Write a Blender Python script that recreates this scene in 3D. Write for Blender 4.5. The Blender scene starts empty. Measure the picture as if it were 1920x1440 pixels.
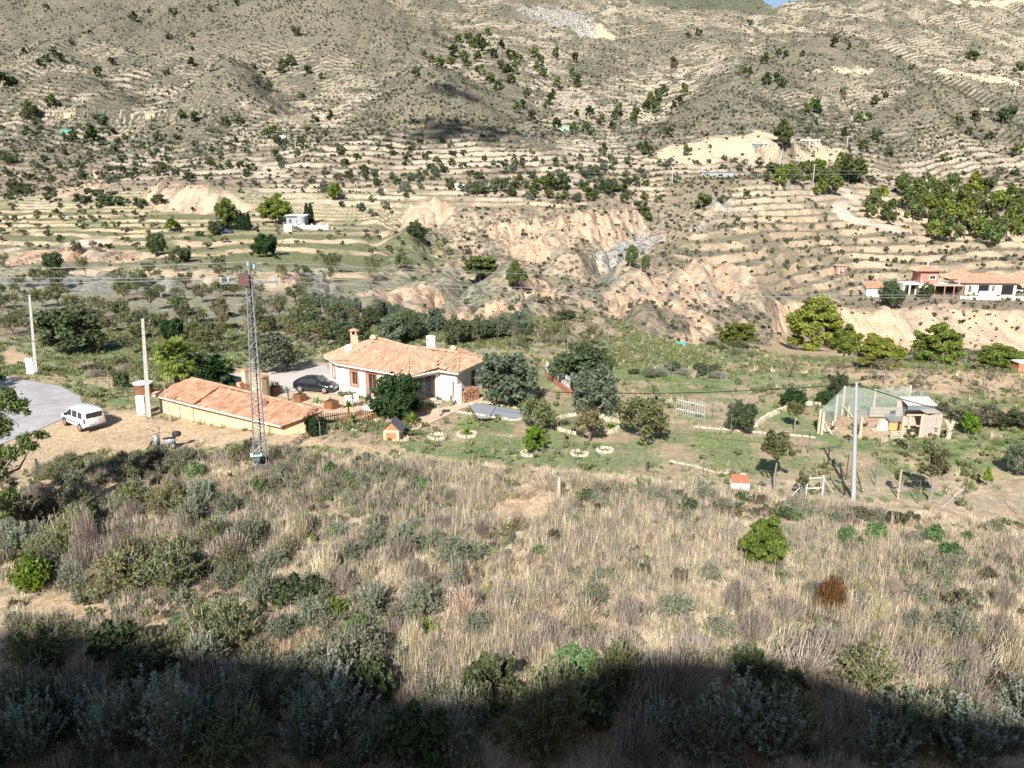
import bpy, bmesh, math, random, colorsys
import numpy as np
from mathutils import Vector, Matrix
from mathutils.geometry import delaunay_2d_cdt

# ------------------------------------------------------------------ camera, world, sun
SC = bpy.context.scene
COL = SC.collection
F, PITCH, CH = 1450.0, math.radians(15), 20.0
cam_d = bpy.data.cameras.new('camera'); cam = bpy.data.objects.new('camera', cam_d); COL.objects.link(cam)
cam.location = (0, 0, CH); cam.rotation_euler = (math.radians(90) - PITCH, 0, 0)
cam_d.sensor_width = 36; cam_d.lens = 36 * F / 1920; cam_d.clip_end = 6000; cam_d.clip_start = 0.1
SC.camera = cam
SUN_AZ, SUN_EL = math.radians(15), math.radians(37)      # heading of the light, height of the sun
world = bpy.data.worlds.new('World'); SC.world = world; world.use_nodes = True
wn = world.node_tree.nodes; wl = world.node_tree.links
sky = wn.new('ShaderNodeTexSky'); sky.sky_type = 'NISHITA'; sky.sun_disc = False
sky.sun_elevation = SUN_EL; sky.sun_rotation = math.pi + SUN_AZ
bg = wn['Background']; bg.inputs[1].default_value = 0.07; wl.new(sky.outputs[0], bg.inputs[0])
sd = bpy.data.lights.new('sun', 'SUN'); sd.energy = 4.9; sd.angle = math.radians(0.53); sd.color = (1, 0.95, 0.88)
sun = bpy.data.objects.new('sun', sd); COL.objects.link(sun)
LDIR = Vector((math.sin(SUN_AZ) * math.cos(SUN_EL), math.cos(SUN_AZ) * math.cos(SUN_EL), -math.sin(SUN_EL)))
sun.rotation_euler = LDIR.to_track_quat('-Z', 'Y').to_euler()
SC.view_settings.view_transform = 'Standard'; SC.view_settings.look = 'None'
SC.view_settings.exposure = 0.80; SC.view_settings.gamma = 1; SC.view_settings.use_curve_mapping = False
SC.cycles.max_bounces = 5; SC.cycles.diffuse_bounces = 3; SC.cycles.transparent_max_bounces = 6

RNG = np.random.default_rng(7)
random.seed(7)

# ------------------------------------------------------------------ noise
def _h(ix, iy, s):
    n = (ix * 374761393 + iy * 668265263 + s * 1442695041) & 0xffffffff
    n = ((n ^ (n >> 13)) * 1274126177) & 0xffffffff
    return ((n ^ (n >> 16)) & 0xffff) / 65535.0
def vn(x, y, s=0):
    x = np.asarray(x, float); y = np.asarray(y, float)
    ix = np.floor(x).astype(np.int64); iy = np.floor(y).astype(np.int64)
    fx = x - ix; fy = y - iy; fx = fx * fx * (3 - 2 * fx); fy = fy * fy * (3 - 2 * fy)
    a = _h(ix, iy, s); b = _h(ix + 1, iy, s); c = _h(ix, iy + 1, s); d = _h(ix + 1, iy + 1, s)
    return (a + (b - a) * fx) * (1 - fy) + (c + (d - c) * fx) * fy
def fbm(x, y, s=0, o=4):
    r = 0; a = .5; t = 0
    for k in range(o):
        r = r + a * vn(x * 2 ** k + 17 * k, y * 2 ** k - 9 * k, s + k); t += a; a *= .5
    return r / t
def ss(x, a, b):
    t = np.clip((x - a) / (b - a), 0, 1); return t * t * (3 - 2 * t)
def inpoly(px, py, poly):
    px = np.asarray(px, float); py = np.asarray(py, float)
    r = np.zeros(px.shape, bool); n = len(poly)
    for i in range(n):
        x0, y0 = poly[i]; x1, y1 = poly[(i + 1) % n]
        if y0 == y1: continue
        c = ((y0 > py) != (y1 > py)) & (px < (x1 - x0) * (py - y0) / (y1 - y0) + x0)
        r ^= c
    return r

# ------------------------------------------------------------------ where the land lies: surveyed profile of the valley
cP, sP = math.cos(PITCH), math.sin(PITCH)
def ray(px, py):
    u = (px - 960) / F; v = (720 - py) / F
    return u, cP + v * sP, -sP + v * cP
def project(x, y, z):
    z = z - CH; f = y * cP - z * sP; v = y * sP + z * cP
    return 960 + F * x / f, 720 - F * v / f, f
TAB = {  # bearing column -> (row, forward distance in metres)
 -60: [(600,110),(550,137),(500,180),(450,228),(400,278),(350,345),(300,405),(250,465),(200,525),(150,590),(100,655),(50,725),(0,800),(-120,960)],
 200: [(600,110),(550,137),(500,180),(450,230),(405,276),(395,290),(365,305),(340,325),(300,385),(250,450),(200,510),(150,580),(100,650),(50,720),(0,800),(-120,960)],
 400: [(600,110),(550,137),(500,178),(450,228),(410,270),(400,292),(352,301),(335,325),(300,385),(250,450),(200,510),(150,580),(100,650),(50,730),(0,810),(-120,960)],
 600: [(600,111),(560,131),(500,178),(450,226),(425,256),(415,275),(385,288),(360,305),(335,335),(300,385),(250,450),(200,515),(150,590),(100,665),(50,740),(0,820),(-120,980)],
 800: [(612,108),(600,114),(585,119),(560,134),(520,165),(480,200),(450,232),(430,262),(378,276),(360,310),(335,345),(300,390),(250,440),(200,500),(150,580),(100,670),(50,760),(0,850),(-120,1010)],
 1000:[(640,95),(620,106),(612,116),(590,120),(560,146),(540,160),(520,184),(500,196),(450,240),(420,256),(400,268),(385,284),(350,325),(330,350),(300,385),(250,440),(200,510),(150,600),(100,700),(50,790),(0,890),(-120,1040)],
 1100:[(640,100),(620,114),(600,124),(560,158),(530,180),(500,210),(460,236),(430,256),(395,266),(385,290),(350,330),(300,380),(250,440),(200,520),(150,620),(100,720),(50,820),(0,920),(-120,1080)],
 1200:[(655,92),(640,104),(620,124),(600,138),(560,162),(530,185),(500,214),(470,240),(445,290),(400,316),(380,335),(350,360),(300,400),(250,470),(200,560),(150,650),(100,740),(50,840),(0,930),(-120,1090)],
 1300:[(660,94),(645,110),(632,140),(600,152),(560,172),(530,190),(500,208),(470,238),(440,262),(400,300),(375,330),(350,350),(320,385),(300,400),(250,470),(200,550),(150,640),(100,730),(50,820),(0,910),(-120,1060)],
 1420:[(665,94),(650,115),(635,168),(600,180),(560,192),(530,206),(500,224),(470,246),(440,270),(400,302),(370,332),(342,356),(332,392),(300,412),(270,424),(250,460),(200,520),(150,600),(100,700),(50,800),(14,900),(-5,990),(-60,1100)],
 1480:[(675,92),(664,120),(650,190),(600,204),(570,212),(545,226),(500,246),(440,286),(400,312),(360,344),(342,358),(330,392),(305,412),(270,424),(250,460),(200,520),(150,600),(100,700),(50,800),(14,900),(-5,990),(-60,1100)],
 1600:[(688,88),(675,106),(668,124),(655,198),(640,205),(600,214),(578,219),(560,234),(545,244),(500,266),(440,306),(400,334),(370,362),(350,384),(330,400),(300,430),(250,490),(200,550),(150,620),(100,710),(50,800),(0,900),(-120,1060)],
 1760:[(692,86),(680,106),(672,124),(660,196),(640,204),(600,213),(580,218),(562,234),(545,245),(500,268),(440,312),(400,342),(350,392),(300,440),(250,500),(200,560),(150,630),(100,710),(50,790),(0,880),(-120,1030)],
 1980:[(694,86),(682,106),(674,124),(662,196),(640,204),(600,214),(580,219),(562,236),(545,247),(500,272),(440,318),(400,350),(350,400),(300,450),(250,510),(200,570),(150,640),(100,720),(50,800),(0,880),(-120,1020)],
}
HILLS = [ # apex x, apex y, base y, half width at base, closer factor : cone-like knolls on the mountain's foot
 (430,126,208,150,.10),(815,128,268,235,.16),(1372,146,278,225,.11),(1745,160,262,175,.10),
 (215,168,205,120,.05),(130,120,190,150,.06),(1165,395,470,75,.02),(1270,490,590,130,.03),(1005,430,520,90,.03),(1560,60,160,260,.07),(600,-40,110,330,.10),(1150,10,60,120,.03)]
GX = np.arange(-60, 1981, 10.0); GY = np.arange(700, -121, -2.0)
cols = sorted(TAB)
Y0 = lambda py: -CH * (cP + (720 - py) / F * sP) / (-sP + (720 - py) / F * cP)
colv = []
for c in cols:
    pts = [(700.0, float(Y0(700)))] + [(a, b) for a, b in TAB[c] if a < 699]
    a = np.array([p[0] for p in pts])[::-1]; b = np.array([p[1] for p in pts])[::-1]
    colv.append(np.interp(GY[::-1], a, b)[::-1])
colv = np.array(colv)                                  # cols x rows
G = np.array([np.interp(GX, cols, colv[:, j]) for j in range(len(GY))])   # rows x GX
for hx, hy, hb, hw, k in HILLS:
    X, Yg = np.meshgrid(GX, GY)
    t = (Yg - hy) / (hb - hy); w = hw * np.clip(t, 0, 1.6) ** .8 + 1e-3
    w = w * (1 + .12 * (fbm(X / 60, Yg / 40, 3) - .5))
    u = np.abs(X - hx) / w
    inside = ss(1 - u, 0, .25) * (t > 0) * (1 - ss(t, .25, 1.9))
    G = G * (1 - 1.05 * k * inside * (.55 + .45 * np.cos(np.clip(u, 0, 1) * math.pi / 2)))
def blur(A, n, ax):
    k = np.ones(n) / n
    pad = [(0, 0), (0, 0)]; pad[ax] = (n // 2, n // 2)
    return np.apply_along_axis(lambda v: np.convolve(v, k, 'valid'), ax, np.pad(A, pad, mode='edge'))
G = blur(blur(G, 5, 1), 3, 1); G = blur(G, 3, 0)
G = np.maximum.accumulate(G + np.arange(len(GY))[:, None] * 1e-3, axis=0)
def depth_of(px, py):
    px = np.clip(px, -60, 1979.9)
    near = Y0(np.maximum(py, 640.0))
    fy = np.clip((700 - py) / 2.0, 0, len(GY) - 1.001); fx = (px + 60) / 10.0
    iy = fy.astype(int); ix = fx.astype(int); ty = fy - iy; tx = fx - ix
    g = (G[iy, ix] * (1 - tx) + G[iy, ix + 1] * tx) * (1 - ty) + (G[iy + 1, ix] * (1 - tx) + G[iy + 1, ix + 1] * tx) * ty
    return np.where(py > 700, near, g)
# polar sheet: bearings (dense in front) by distances
AZ = np.radians(np.concatenate([np.linspace(-180, -40, 56)[:-1], np.linspace(-40, -35.5, 12)[:-1], np.linspace(-35.5, 35.5, 900), np.linspace(35.5, 40, 12)[1:], np.linspace(40, 180, 56)[1:]]))
DD = np.concatenate([[0.5, 3, 6, 9, 12, 15], np.arange(17, 100, .36), np.arange(100, 400, .78), np.arange(400, 1150, 1.75), [1180, 1230, 1300, 1400, 1600]])
NA, ND = len(AZ), len(DD)
el = np.radians(np.linspace(-41.0, 19.5, 1500))
Z = np.zeros((NA, ND))
NOTCH = lambda px: 9 - np.abs(px - 1455) * .33         # the saddle where the sky shows
for i, a in enumerate(AZ):
    aa = float(np.clip(a, math.radians(-36), math.radians(36)))
    x, y, z = math.sin(aa), math.cos(aa), np.tan(el)
    f = y * cP - z * sP; v = y * sP + z * cP
    ok = f > .05
    px = 960 + F * x / f[ok]; py = 720 - F * v[ok] / f[ok]
    dep = depth_of(px, py) / math.cos(aa)
    zz = CH + dep * z[ok]
    top = np.where(py < NOTCH(px))[0]
    ke = len(py) if not len(top) else top[0]
    far = np.where(py < -118)[0]; ke = min(ke, far[0] if len(far) else ke)
    dep = np.maximum.accumulate(dep[:ke] + np.arange(ke) * 1e-4); zz = zz[:ke]
    dd = np.concatenate([[0.], dep, [dep[-1] + 25, dep[-1] + 900]]); z2 = np.concatenate([[0.], zz, [zz[-1] - 4, zz[-1] - 330]])
    Z[i] = np.interp(DD, dd, z2)
A2, D2 = np.meshgrid(AZ, DD, indexing='ij')
XX, YY = D2 * np.sin(A2), D2 * np.cos(A2)
front = (np.abs(A2) < math.radians(40))
Z = np.where(D2 < 60, 0, Z)
fade = 1 - ss(np.abs(A2), math.radians(40), math.radians(90)); Z = Z * fade
ZS = Z.copy()
PXV, PYV, FV = project(XX, YY, ZS)                    # where each vertex shows, used to survey soil types
PXV = np.where(FV < 5, -9999, PXV)
# local ground forms
def bump(x, y, cx, cy, s, a): return a * np.exp(-((x - cx) ** 2 + (y - cy) ** 2) / (2 * s * s))
def near_forms(x, y):
    z = bump(x, y, -17, 56.5, 5.0, 1.0) + bump(x, y, -31, 64.5, 4, .25)
    z = z - .9 * (1 - ss(y + (fbm(x / 3, y / 3, 5) - .5) * 2, 29.6, 31.0)) * (1 - ss(x, -9, -2))
    z = z - .5 * (1 - ss(y + (fbm(x / 4, y / 4, 6) - .5) * 2, 46.5, 48.4)) * (1 - ss(x, -16, -12))
    fld = 1 - ss(y, 44, 52)
    z = z + fld * (fbm(x / 7, y / 7, 8, 3) - .5) * .9
    return z
Z = Z + near_forms(XX, YY) * (D2 < 110) * front
# the slope the viewer stands on, rising behind to the crest that shades the foreground
edge = [(-300,1140),(0,1150),(200,1165),(400,1195),(560,1210),(760,1262),(900,1292),(1000,1272),(1130,1212),(1250,1228),(1370,1188),(1450,1228),(1600,1268),(1750,1310),(1920,1345),(2200,1380)]
CREST = -60.0; prof = []
for px, py in edge:
    u, v, w = ray(px, py + 6); t = (.7 - CH) / w; q = Vector((u * t, v * t, .7)) - LDIR * ((v * t - CREST) / LDIR.y); prof.append((q.x, q.z))
pxs = [-400] + [q[0] for q in prof] + [400]; pzs = [prof[0][1]] + [q[1] for q in prof] + [prof[-1][1]]
zc = np.interp(XX + (YY - CREST) * math.tan(SUN_AZ) * -1, pxs, pzs)
foot = 18.2 * ss(14 - YY, 0, 13); tt = np.clip(-YY / -CREST, 0, 1)
hill = np.where(YY < 14, np.where(YY > 0, foot, np.where(YY > CREST, 18.2 + (zc - 18.2) * tt ** 1.3, zc - (CREST - YY) * .5)), -1e3)
Z = np.where(YY < 14, np.maximum(hill, -60), Z)
PINK = [[(640,548),(760,535),(850,540),(790,560),(880,566),(960,580),(1065,592),(1060,614),(960,608),(880,600),(800,585),(700,565)],
 [(275,350),(330,342),(380,352),(470,380),(480,405),(400,402),(330,395),(280,385)], [(95,360),(130,335),(185,325),(190,350),(150,368)],
 [(735,400),(790,372),(840,385),(835,420),(770,440),(735,425)], [(1060,400),(1120,390),(1190,392),(1215,420),(1180,450),(1130,470),(1075,440)],
 [(905,435),(980,412),(1060,408),(1080,470),(1050,500),(960,470)], [(1150,545),(1240,505),(1330,490),(1400,505),(1420,540),(1350,560),(1250,575),(1170,590),(1130,570)],
 [(1580,590),(1640,575),(1700,580),(1780,566),(1860,580),(1920,590),(1980,600),(1980,650),(1900,660),(1800,655),(1700,660),(1620,650),(1580,625)],
 [(1250,650),(1300,600),(1350,590),(1340,640),(1290,660)], [(1420,610),(1480,600),(1500,640),(1470,650)], [(1130,600),(1180,600),(1210,640),(1150,630)],
 [(880,570),(960,565),(1000,590),(940,600)], [(0,480),(140,468),(280,478),(275,492),(120,488),(0,498)],[(380,520),(560,520),(560,530),(400,534)],[(950,500),(1010,515),(1060,535),(1010,560),(975,545)],
 [(1420,575),(1560,560),(1600,590),(1500,600)]]
MARL = [[(1120,475),(1150,452),(1205,412),(1240,440),(1205,472),(1170,505),(1140,530),(1112,505)], [(1270,432),(1330,400),(1380,370),(1400,372),(1345,415),(1290,438)], [(970,15),(1040,8),(1110,30),(1130,60),(1080,62),(1030,40)],
 [(1190,545),(1290,560),(1240,575),(1170,590)], [(0,515),(240,505),(330,530),(300,555),(150,540),(0,535)],[(540,500),(620,505),(640,545),(560,550)]]
CREAM = [[(1205,300),(1260,270),(1350,262),(1440,254),(1460,268),(1550,270),(1600,280),(1615,300),(1540,302),(1430,292),(1300,306)],
 [(1110,40),(1150,45),(1175,60),(1130,70)], [(1640,-5),(1980,-5),(1980,18),(1880,8)],
 [(80,215),(250,212),(240,225),(90,226)],[(420,205),(520,195),(560,205),(470,220)],[(1520,130),(1660,105),(1640,125),(1500,140)],[(1730,125),(1920,155),(1920,170),(1800,150)]]
ROADP = [[(1690,436),(1640,428),(1590,415),(1560,400),(1545,392),(1555,382),(1600,376),(1560,362),(1575,358),(1612,370),(1620,382),(1585,392),(1590,402),(1630,415),(1690,428)],
 [(648,362),(660,362),(668,384),(655,386)], [(0,468),(120,455),(270,440),(270,445),(120,461),(0,474)]]
GREEN = [[(0,640),(200,600),(480,640),(560,690),(200,700),(60,690)], [(200,720),(300,722),(360,745),(260,770),(160,748)],
 [(1150,680),(1250,700),(1380,710),(1360,740),(1200,735),(1150,715)], [(1420,760),(1530,755),(1600,800),(1760,825),(1920,790),(1980,830),(1900,900),(1700,870),(1560,830),(1430,800)],
 [(700,830),(960,820),(1200,870),(1400,890),(1200,885),(900,870),(700,850)], [(1230,820),(1400,810),(1420,850),(1330,870)], [(1560,870),(1760,910),(1760,940),(1600,930)],
 [(870,775),(960,800),(1000,830),(900,840),(860,800)],[(0,370),(300,390),(650,440),(860,455),(860,480),(500,500),(0,440)],[(1490,900),(1570,890),(1590,925),(1500,930)]]
SAND = [[(-60,832),(120,788),(200,768),(262,784),(300,790),(530,826),(640,840),(860,855),(1100,880),(1240,892),(1240,898),(1000,876),(860,866),(600,858),(380,848),(180,852),(90,866),(-60,900)],
 [(0,890),(90,892),(250,905),(420,925),(400,940),(200,925),(60,915),(0,925)], [(400,700),(470,690),(620,680),(640,760),(700,775),(820,790),(660,800),(560,760),(470,740)], [(0,1105),(120,1100),(420,1150),(400,1185),(200,1165),(0,1140)],
 [(150,722),(235,714),(230,722),(170,730)], [(1290,870),(1400,890),(1440,915),(1400,905)], [(1560,850),(1700,862),(1980,885),(1980,900),(1800,890),(1600,872)],[(1600,935),(1980,975),(1980,995),(1640,960)], [(1530,790),(1600,770),(1760,775),(1760,820),(1540,820)],
 [(1380,650),(1500,640),(1700,690),(1980,700),(1980,740),(1700,735),(1500,690)], [(900,930),(1050,930),(1060,965),(930,975)],[(0,640),(60,650),(50,690),(0,690)]]
ASPH = [(-80,700),(15,706),(60,716),(112,724),(150,745),(156,762),(120,786),(60,812),(0,834),(-80,860)]
jx = PXV + (fbm(XX / 9, YY / 9, 21) - .5) * 46 * np.clip(D2 / 150, .25, 1); jy = PYV + (fbm(XX / 9, YY / 9, 31) - .5) * 16 * np.clip(D2 / 150, .25, 1)
def mask(polys): 
    m = np.zeros(PXV.shape, bool)
    for p in polys: m |= inpoly(jx, jy, p)
    m = soft(m.astype(float), 7, 5)
    return ss(m + (EDGE - .5) * 1.1, .32, .68)
def box1(a, n, ax):
    p = [(0, 0), (0, 0)]; p[ax] = (n + 1, n); q = np.cumsum(np.pad(a, p, mode='edge'), axis=ax)
    return (q[2 * n + 1:] - q[:-2 * n - 1]) / (2 * n + 1) if ax == 0 else (q[:, 2 * n + 1:] - q[:, :-2 * n - 1]) / (2 * n + 1)
def soft(a, n, m=None):
    m = m or n
    for _ in range(2): a = box1(box1(a, n, 0), m, 1)
    return a
EDGE = np.where(D2 < 100, fbm(XX / 1.7, YY / 1.7, 33, 4), fbm(XX / 6, YY / 6, 34, 4))
mP, mM, mC, mR, mG, mS = map(mask, (PINK, MARL, CREAM, ROADP, GREEN, SAND))
mA = inpoly(PXV, PYV, ASPH).astype(float)
# terraces
def stairs(z, step, sharp):
    p = z / step; k = np.floor(p); f = p - k
    g = ss(f, 1 - sharp, 1.0); return (k + g * .86 + f * .14) * step, ss(f, 1 - sharp, 1 - sharp * .7) * (1 - ss(f, .97, 1))
low = ss(fbm(XX / 60, YY / 60, 40), .27, .44)
knoll = np.zeros_like(Z)
for hx, hy, hb, hw, k in HILLS[:4] + HILLS[9:11]:
    t = (PYV - hy) / (hb - hy); u = np.abs(PXV - hx) / (hw * np.clip(t, .01, 1.4) ** .8)
    knoll = np.maximum(knoll, (u < .97) * (t > 0) * (1 - ss(t + (fbm(XX / 25, YY / 25, 44) - .5) * .5, .6, 1.1)))
knoll = soft(knoll, 4, 3); bare_slope = knoll
gent = ((PYV < 330)).astype(float)
m1 = ss(350 - PYV, 0, 30) * (1 - knoll * .93) * (.25 + .75 * low) * (1 - .6 * ss(110 - PYV, 0, 60) * (np.abs(PXV - 330) < 330))
m2 = ((PXV > 1255) & (PYV > 335) & (PYV < 548) & (PXV + (PYV - 440) * 1.0 > 1285)).astype(float) * (1 - mR)
m3 = ((PXV < 860) & (PYV > 352) & (PYV < 545)).astype(float) * (1 - ss(PXV, 780, 860)) * (1 - mP)
m3b = ((PXV > 480) & (PXV < 1250) & (PYV <= 385)).astype(float) * (PYV > 300)
warp = (fbm(XX / 45, YY / 45, 50, 3) - .5) * 4; warp2 = (fbm(XX / 30, YY / 30, 51, 3) - .5) * 2.6
cl = 1 - mP * .85; cl *= 1 - mM; cl *= 1 - mC * .7
m1 *= cl; m2 *= cl; m3 *= cl
m1, m2, m3, m3b = [soft(q, 5, 4) for q in (m1, m2, m3, m3b)]
riser = np.zeros_like(Z)
for m, st, sh, wv in ((m1, 2.3, .42, warp), (m2, 2.3, .42, warp2), (m3, 1.05, .30, warp2 * .5), (m3b * (1 - m1), 1.9, .4, warp2)):
    s, r = stairs(Z + wv, st, sh)
    Z = Z + m * (s - wv - Z); riser = np.maximum(riser, m * r)
brk = ss(fbm(XX / 9, YY / 9, 61, 3), .34, .52) * ss(fbm(XX / 40, YY / 30, 62, 3), .25, .45)
riser = riser * (.2 + .8 * brk) * (D2 > 60)
# badland rills and general roughness
rill = np.abs(fbm(XX / 5.5, YY / 26, 70, 3) - .5) * 2
bad = np.clip(mP + mM, 0, 1) * (D2 > 90)
Z = Z + bad * (rill - .3) * 4.2
rav = soft(((PXV > 700) & (PXV < 1480) & (PYV > 385) & (PYV < 640)).astype(float) * (D2 > 105) * (1 - m2), 16, 10)
Z = Z + rav * ((np.abs(fbm(XX / 16, YY / 34, 71, 4) - .5) * 2) - .25) * 9
Z = Z + (D2 > 300) * ss(D2, 300, 500) * ((fbm(XX / 70, YY / 110, 73, 5) - .5) * 15 + (np.abs(fbm(XX / 38, YY / 120, 74, 3) - .5) - .12) * 22 * (1 - riser * .5))
calm = np.clip(mA + mS * .6, 0, 1)
Z = Z + front * (fbm(XX / .9, YY / .9, 80, 3) - .5) * .22 * (1 - calm) * (D2 < 120) * ss(D2, 16, 20) * np.where(D2 > 52, .45, 1)
Z = Z + (D2 >= 120) * (fbm(XX / 4, YY / 4, 81, 3) - .5) * .8 * (D2 > 150) * front

def ground(x, y):
    a = np.arctan2(x, y); d = np.hypot(x, y)
    i = np.clip(np.searchsorted(AZ, a) - 1, 0, NA - 2); j = np.clip(np.searchsorted(DD, d) - 1, 0, ND - 2)
    s = np.clip((a - AZ[i]) / (AZ[i + 1] - AZ[i]), 0, 1); t = np.clip((d - DD[j]) / (DD[j + 1] - DD[j]), 0, 1)
    return (Z[i, j] * (1 - s) + Z[i + 1, j] * s) * (1 - t) + (Z[i, j + 1] * (1 - s) + Z[i + 1, j + 1] * s) * t
def gz(x, y): return float(ground(np.array([x]), np.array([y]))[0])
def site(px, py):
    """the point of the land that lies on a bearing and elevation"""
    u, v, w = ray(px, py); a = math.atan2(u, v); h = math.hypot(u, v)
    d = DD[5:]; x = d * math.sin(a); y = d * math.cos(a)
    zt = ground(x, y); zr = CH + d * (w / h)
    k = np.where(zt >= zr)[0]
    if not len(k): k = [len(d) - 20]
    k = max(int(k[0]), 1)
    e0 = zr[k - 1] - zt[k - 1]; e1 = zr[k] - zt[k]; t = e0 / (e0 - e1) if e0 > e1 else 1
    dd = d[k - 1] + (d[k] - d[k - 1]) * min(max(t, 0), 1)
    x, y = dd * math.sin(a), dd * math.cos(a)
    return Vector((x, y, gz(x, y)))
def plane(px, py, z):
    u, v, w = ray(px, py); t = (z - CH) / w; return Vector((u * t, v * t, z))
def ppm(p): # picture pixels (of the 1920 wide photo) per metre there
    return F / (p[1] * cP - (p[2] - CH) * sP)
def hgt(p, toppy):
    """height of a vertical thing standing at p whose top lies on row toppy"""
    z = 0.; v = (720 - toppy) / F
    # solve (y sP + z' cP) = v (y cP - z' sP)
    zp = p[1] * (v * cP - sP) / (cP + v * sP)
    return zp + CH - p[2]
# ------------------------------------------------------------------ materials
MATS = {}
def N(nt, t, **k):
    n = nt.nodes.new(t)
    for a, b in k.items(): setattr(n, a, b)
    return n
def mat(name, col, rough=.8, metal=0, var=.0, scale=8, bump=0, spec=.3, tint=0., rnd=0., trans=0., col2=None, coat=0, emit=None):
    if name in MATS: return MATS[name]
    m = bpy.data.materials.new(name); m.use_nodes = True; nt = m.node_tree; L = nt.links
    b = nt.nodes['Principled BSDF']; out = nt.nodes['Material Output']
    b.inputs['Roughness'].default_value = rough; b.inputs['Metallic'].default_value = metal
    b.inputs['Specular IOR Level'].default_value = spec
    if coat: b.inputs['Coat Weight'].default_value = coat
    b.inputs['Base Color'].default_value = (*col, 1)
    cur = None
    if var or col2 or tint or rnd:
        rgb = N(nt, 'ShaderNodeRGB'); rgb.outputs[0].default_value = (*col, 1); cur = rgb.outputs[0]
        tc = N(nt, 'ShaderNodeTexCoord')
        if col2:
            nz = N(nt, 'ShaderNodeTexNoise'); nz.inputs['Scale'].default_value = scale * .3; nz.inputs['Detail'].default_value = 4; L.new(tc.outputs['Object'], nz.inputs['Vector'])
            rp = N(nt, 'ShaderNodeMapRange'); rp.inputs[1].default_value = .4; rp.inputs[2].default_value = .62; L.new(nz.outputs[0], rp.inputs[0])
            mx = N(nt, 'ShaderNodeMix', data_type='RGBA'); L.new(rp.outputs[0], mx.inputs[0]); L.new(cur, mx.inputs[6]); mx.inputs[7].default_value = (*col2, 1); cur = mx.outputs[2]
        fac = None
        def addfac(sock, amp):
            nonlocal fac
            mr = N(nt, 'ShaderNodeMapRange'); mr.inputs[3].default_value = 1 - amp; mr.inputs[4].default_value = 1 + amp; L.new(sock, mr.inputs[0])
            if fac is None: fac = mr.outputs[0]
            else:
                mm = N(nt, 'ShaderNodeMath', operation='MULTIPLY'); L.new(fac, mm.inputs[0]); L.new(mr.outputs[0], mm.inputs[1]); fac = mm.outputs[0]
        if var:
            nz = N(nt, 'ShaderNodeTexNoise'); nz.inputs['Scale'].default_value = scale; nz.inputs['Detail'].default_value = 5; L.new(tc.outputs['Object'], nz.inputs['Vector'])
            mr0 = N(nt, 'ShaderNodeMapRange'); mr0.inputs[1].default_value = .3; mr0.inputs[2].default_value = .7; L.new(nz.outputs[0], mr0.inputs[0])
            addfac(mr0.outputs[0], var)
        if tint:
            at = N(nt, 'ShaderNodeAttribute'); at.attribute_name = 'tint'; addfac(at.outputs['Fac'], tint)
        if rnd:
            oi = N(nt, 'ShaderNodeObjectInfo'); addfac(oi.outputs['Random'], rnd)
        if fac is not None:
            vm = N(nt, 'ShaderNodeVectorMath', operation='SCALE'); L.new(cur, vm.inputs[0]); L.new(fac, vm.inputs['Scale']); cur = vm.outputs[0]
        if rnd:
            hs = N(nt, 'ShaderNodeHueSaturation'); mr = N(nt, 'ShaderNodeMapRange'); mr.inputs[3].default_value = .5 - .035 * min(rnd * 3, 1); mr.inputs[4].default_value = .5 + .03 * min(rnd * 3, 1)
            mm = N(nt, 'ShaderNodeMath', operation='MULTIPLY'); mm.inputs[1].default_value = 7.13; L.new(oi.outputs['Random'], mm.inputs[0])
            fr = N(nt, 'ShaderNodeMath', operation='FRACT'); L.new(mm.outputs[0], fr.inputs[0]); L.new(fr.outputs[0], mr.inputs[0]); L.new(mr.outputs[0], hs.inputs['Hue']); L.new(cur, hs.inputs['Color']); cur = hs.outputs[0]
        L.new(cur, b.inputs['Base Color'])
    if bump:
        tc2 = N(nt, 'ShaderNodeTexCoord'); nz = N(nt, 'ShaderNodeTexNoise'); nz.inputs['Scale'].default_value = scale * 3; nz.inputs['Detail'].default_value = 6
        L.new(tc2.outputs['Object'], nz.inputs['Vector']); bp = N(nt, 'ShaderNodeBump'); bp.inputs['Strength'].default_value = bump; bp.inputs['Distance'].default_value = .05
        L.new(nz.outputs[0], bp.inputs['Height']); L.new(bp.outputs[0], b.inputs['Normal'])
    if trans:
        tr = N(nt, 'ShaderNodeBsdfTranslucent'); ms = N(nt, 'ShaderNodeMixShader'); ms.inputs[0].default_value = trans
        if cur is not None: L.new(cur, tr.inputs[0])
        else: tr.inputs[0].default_value = (*col, 1)
        L.new(b.outputs[0], ms.inputs[1]); L.new(tr.outputs[0], ms.inputs[2]); L.new(ms.outputs[0], out.inputs[0])
    MATS[name] = m
    return m

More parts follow.
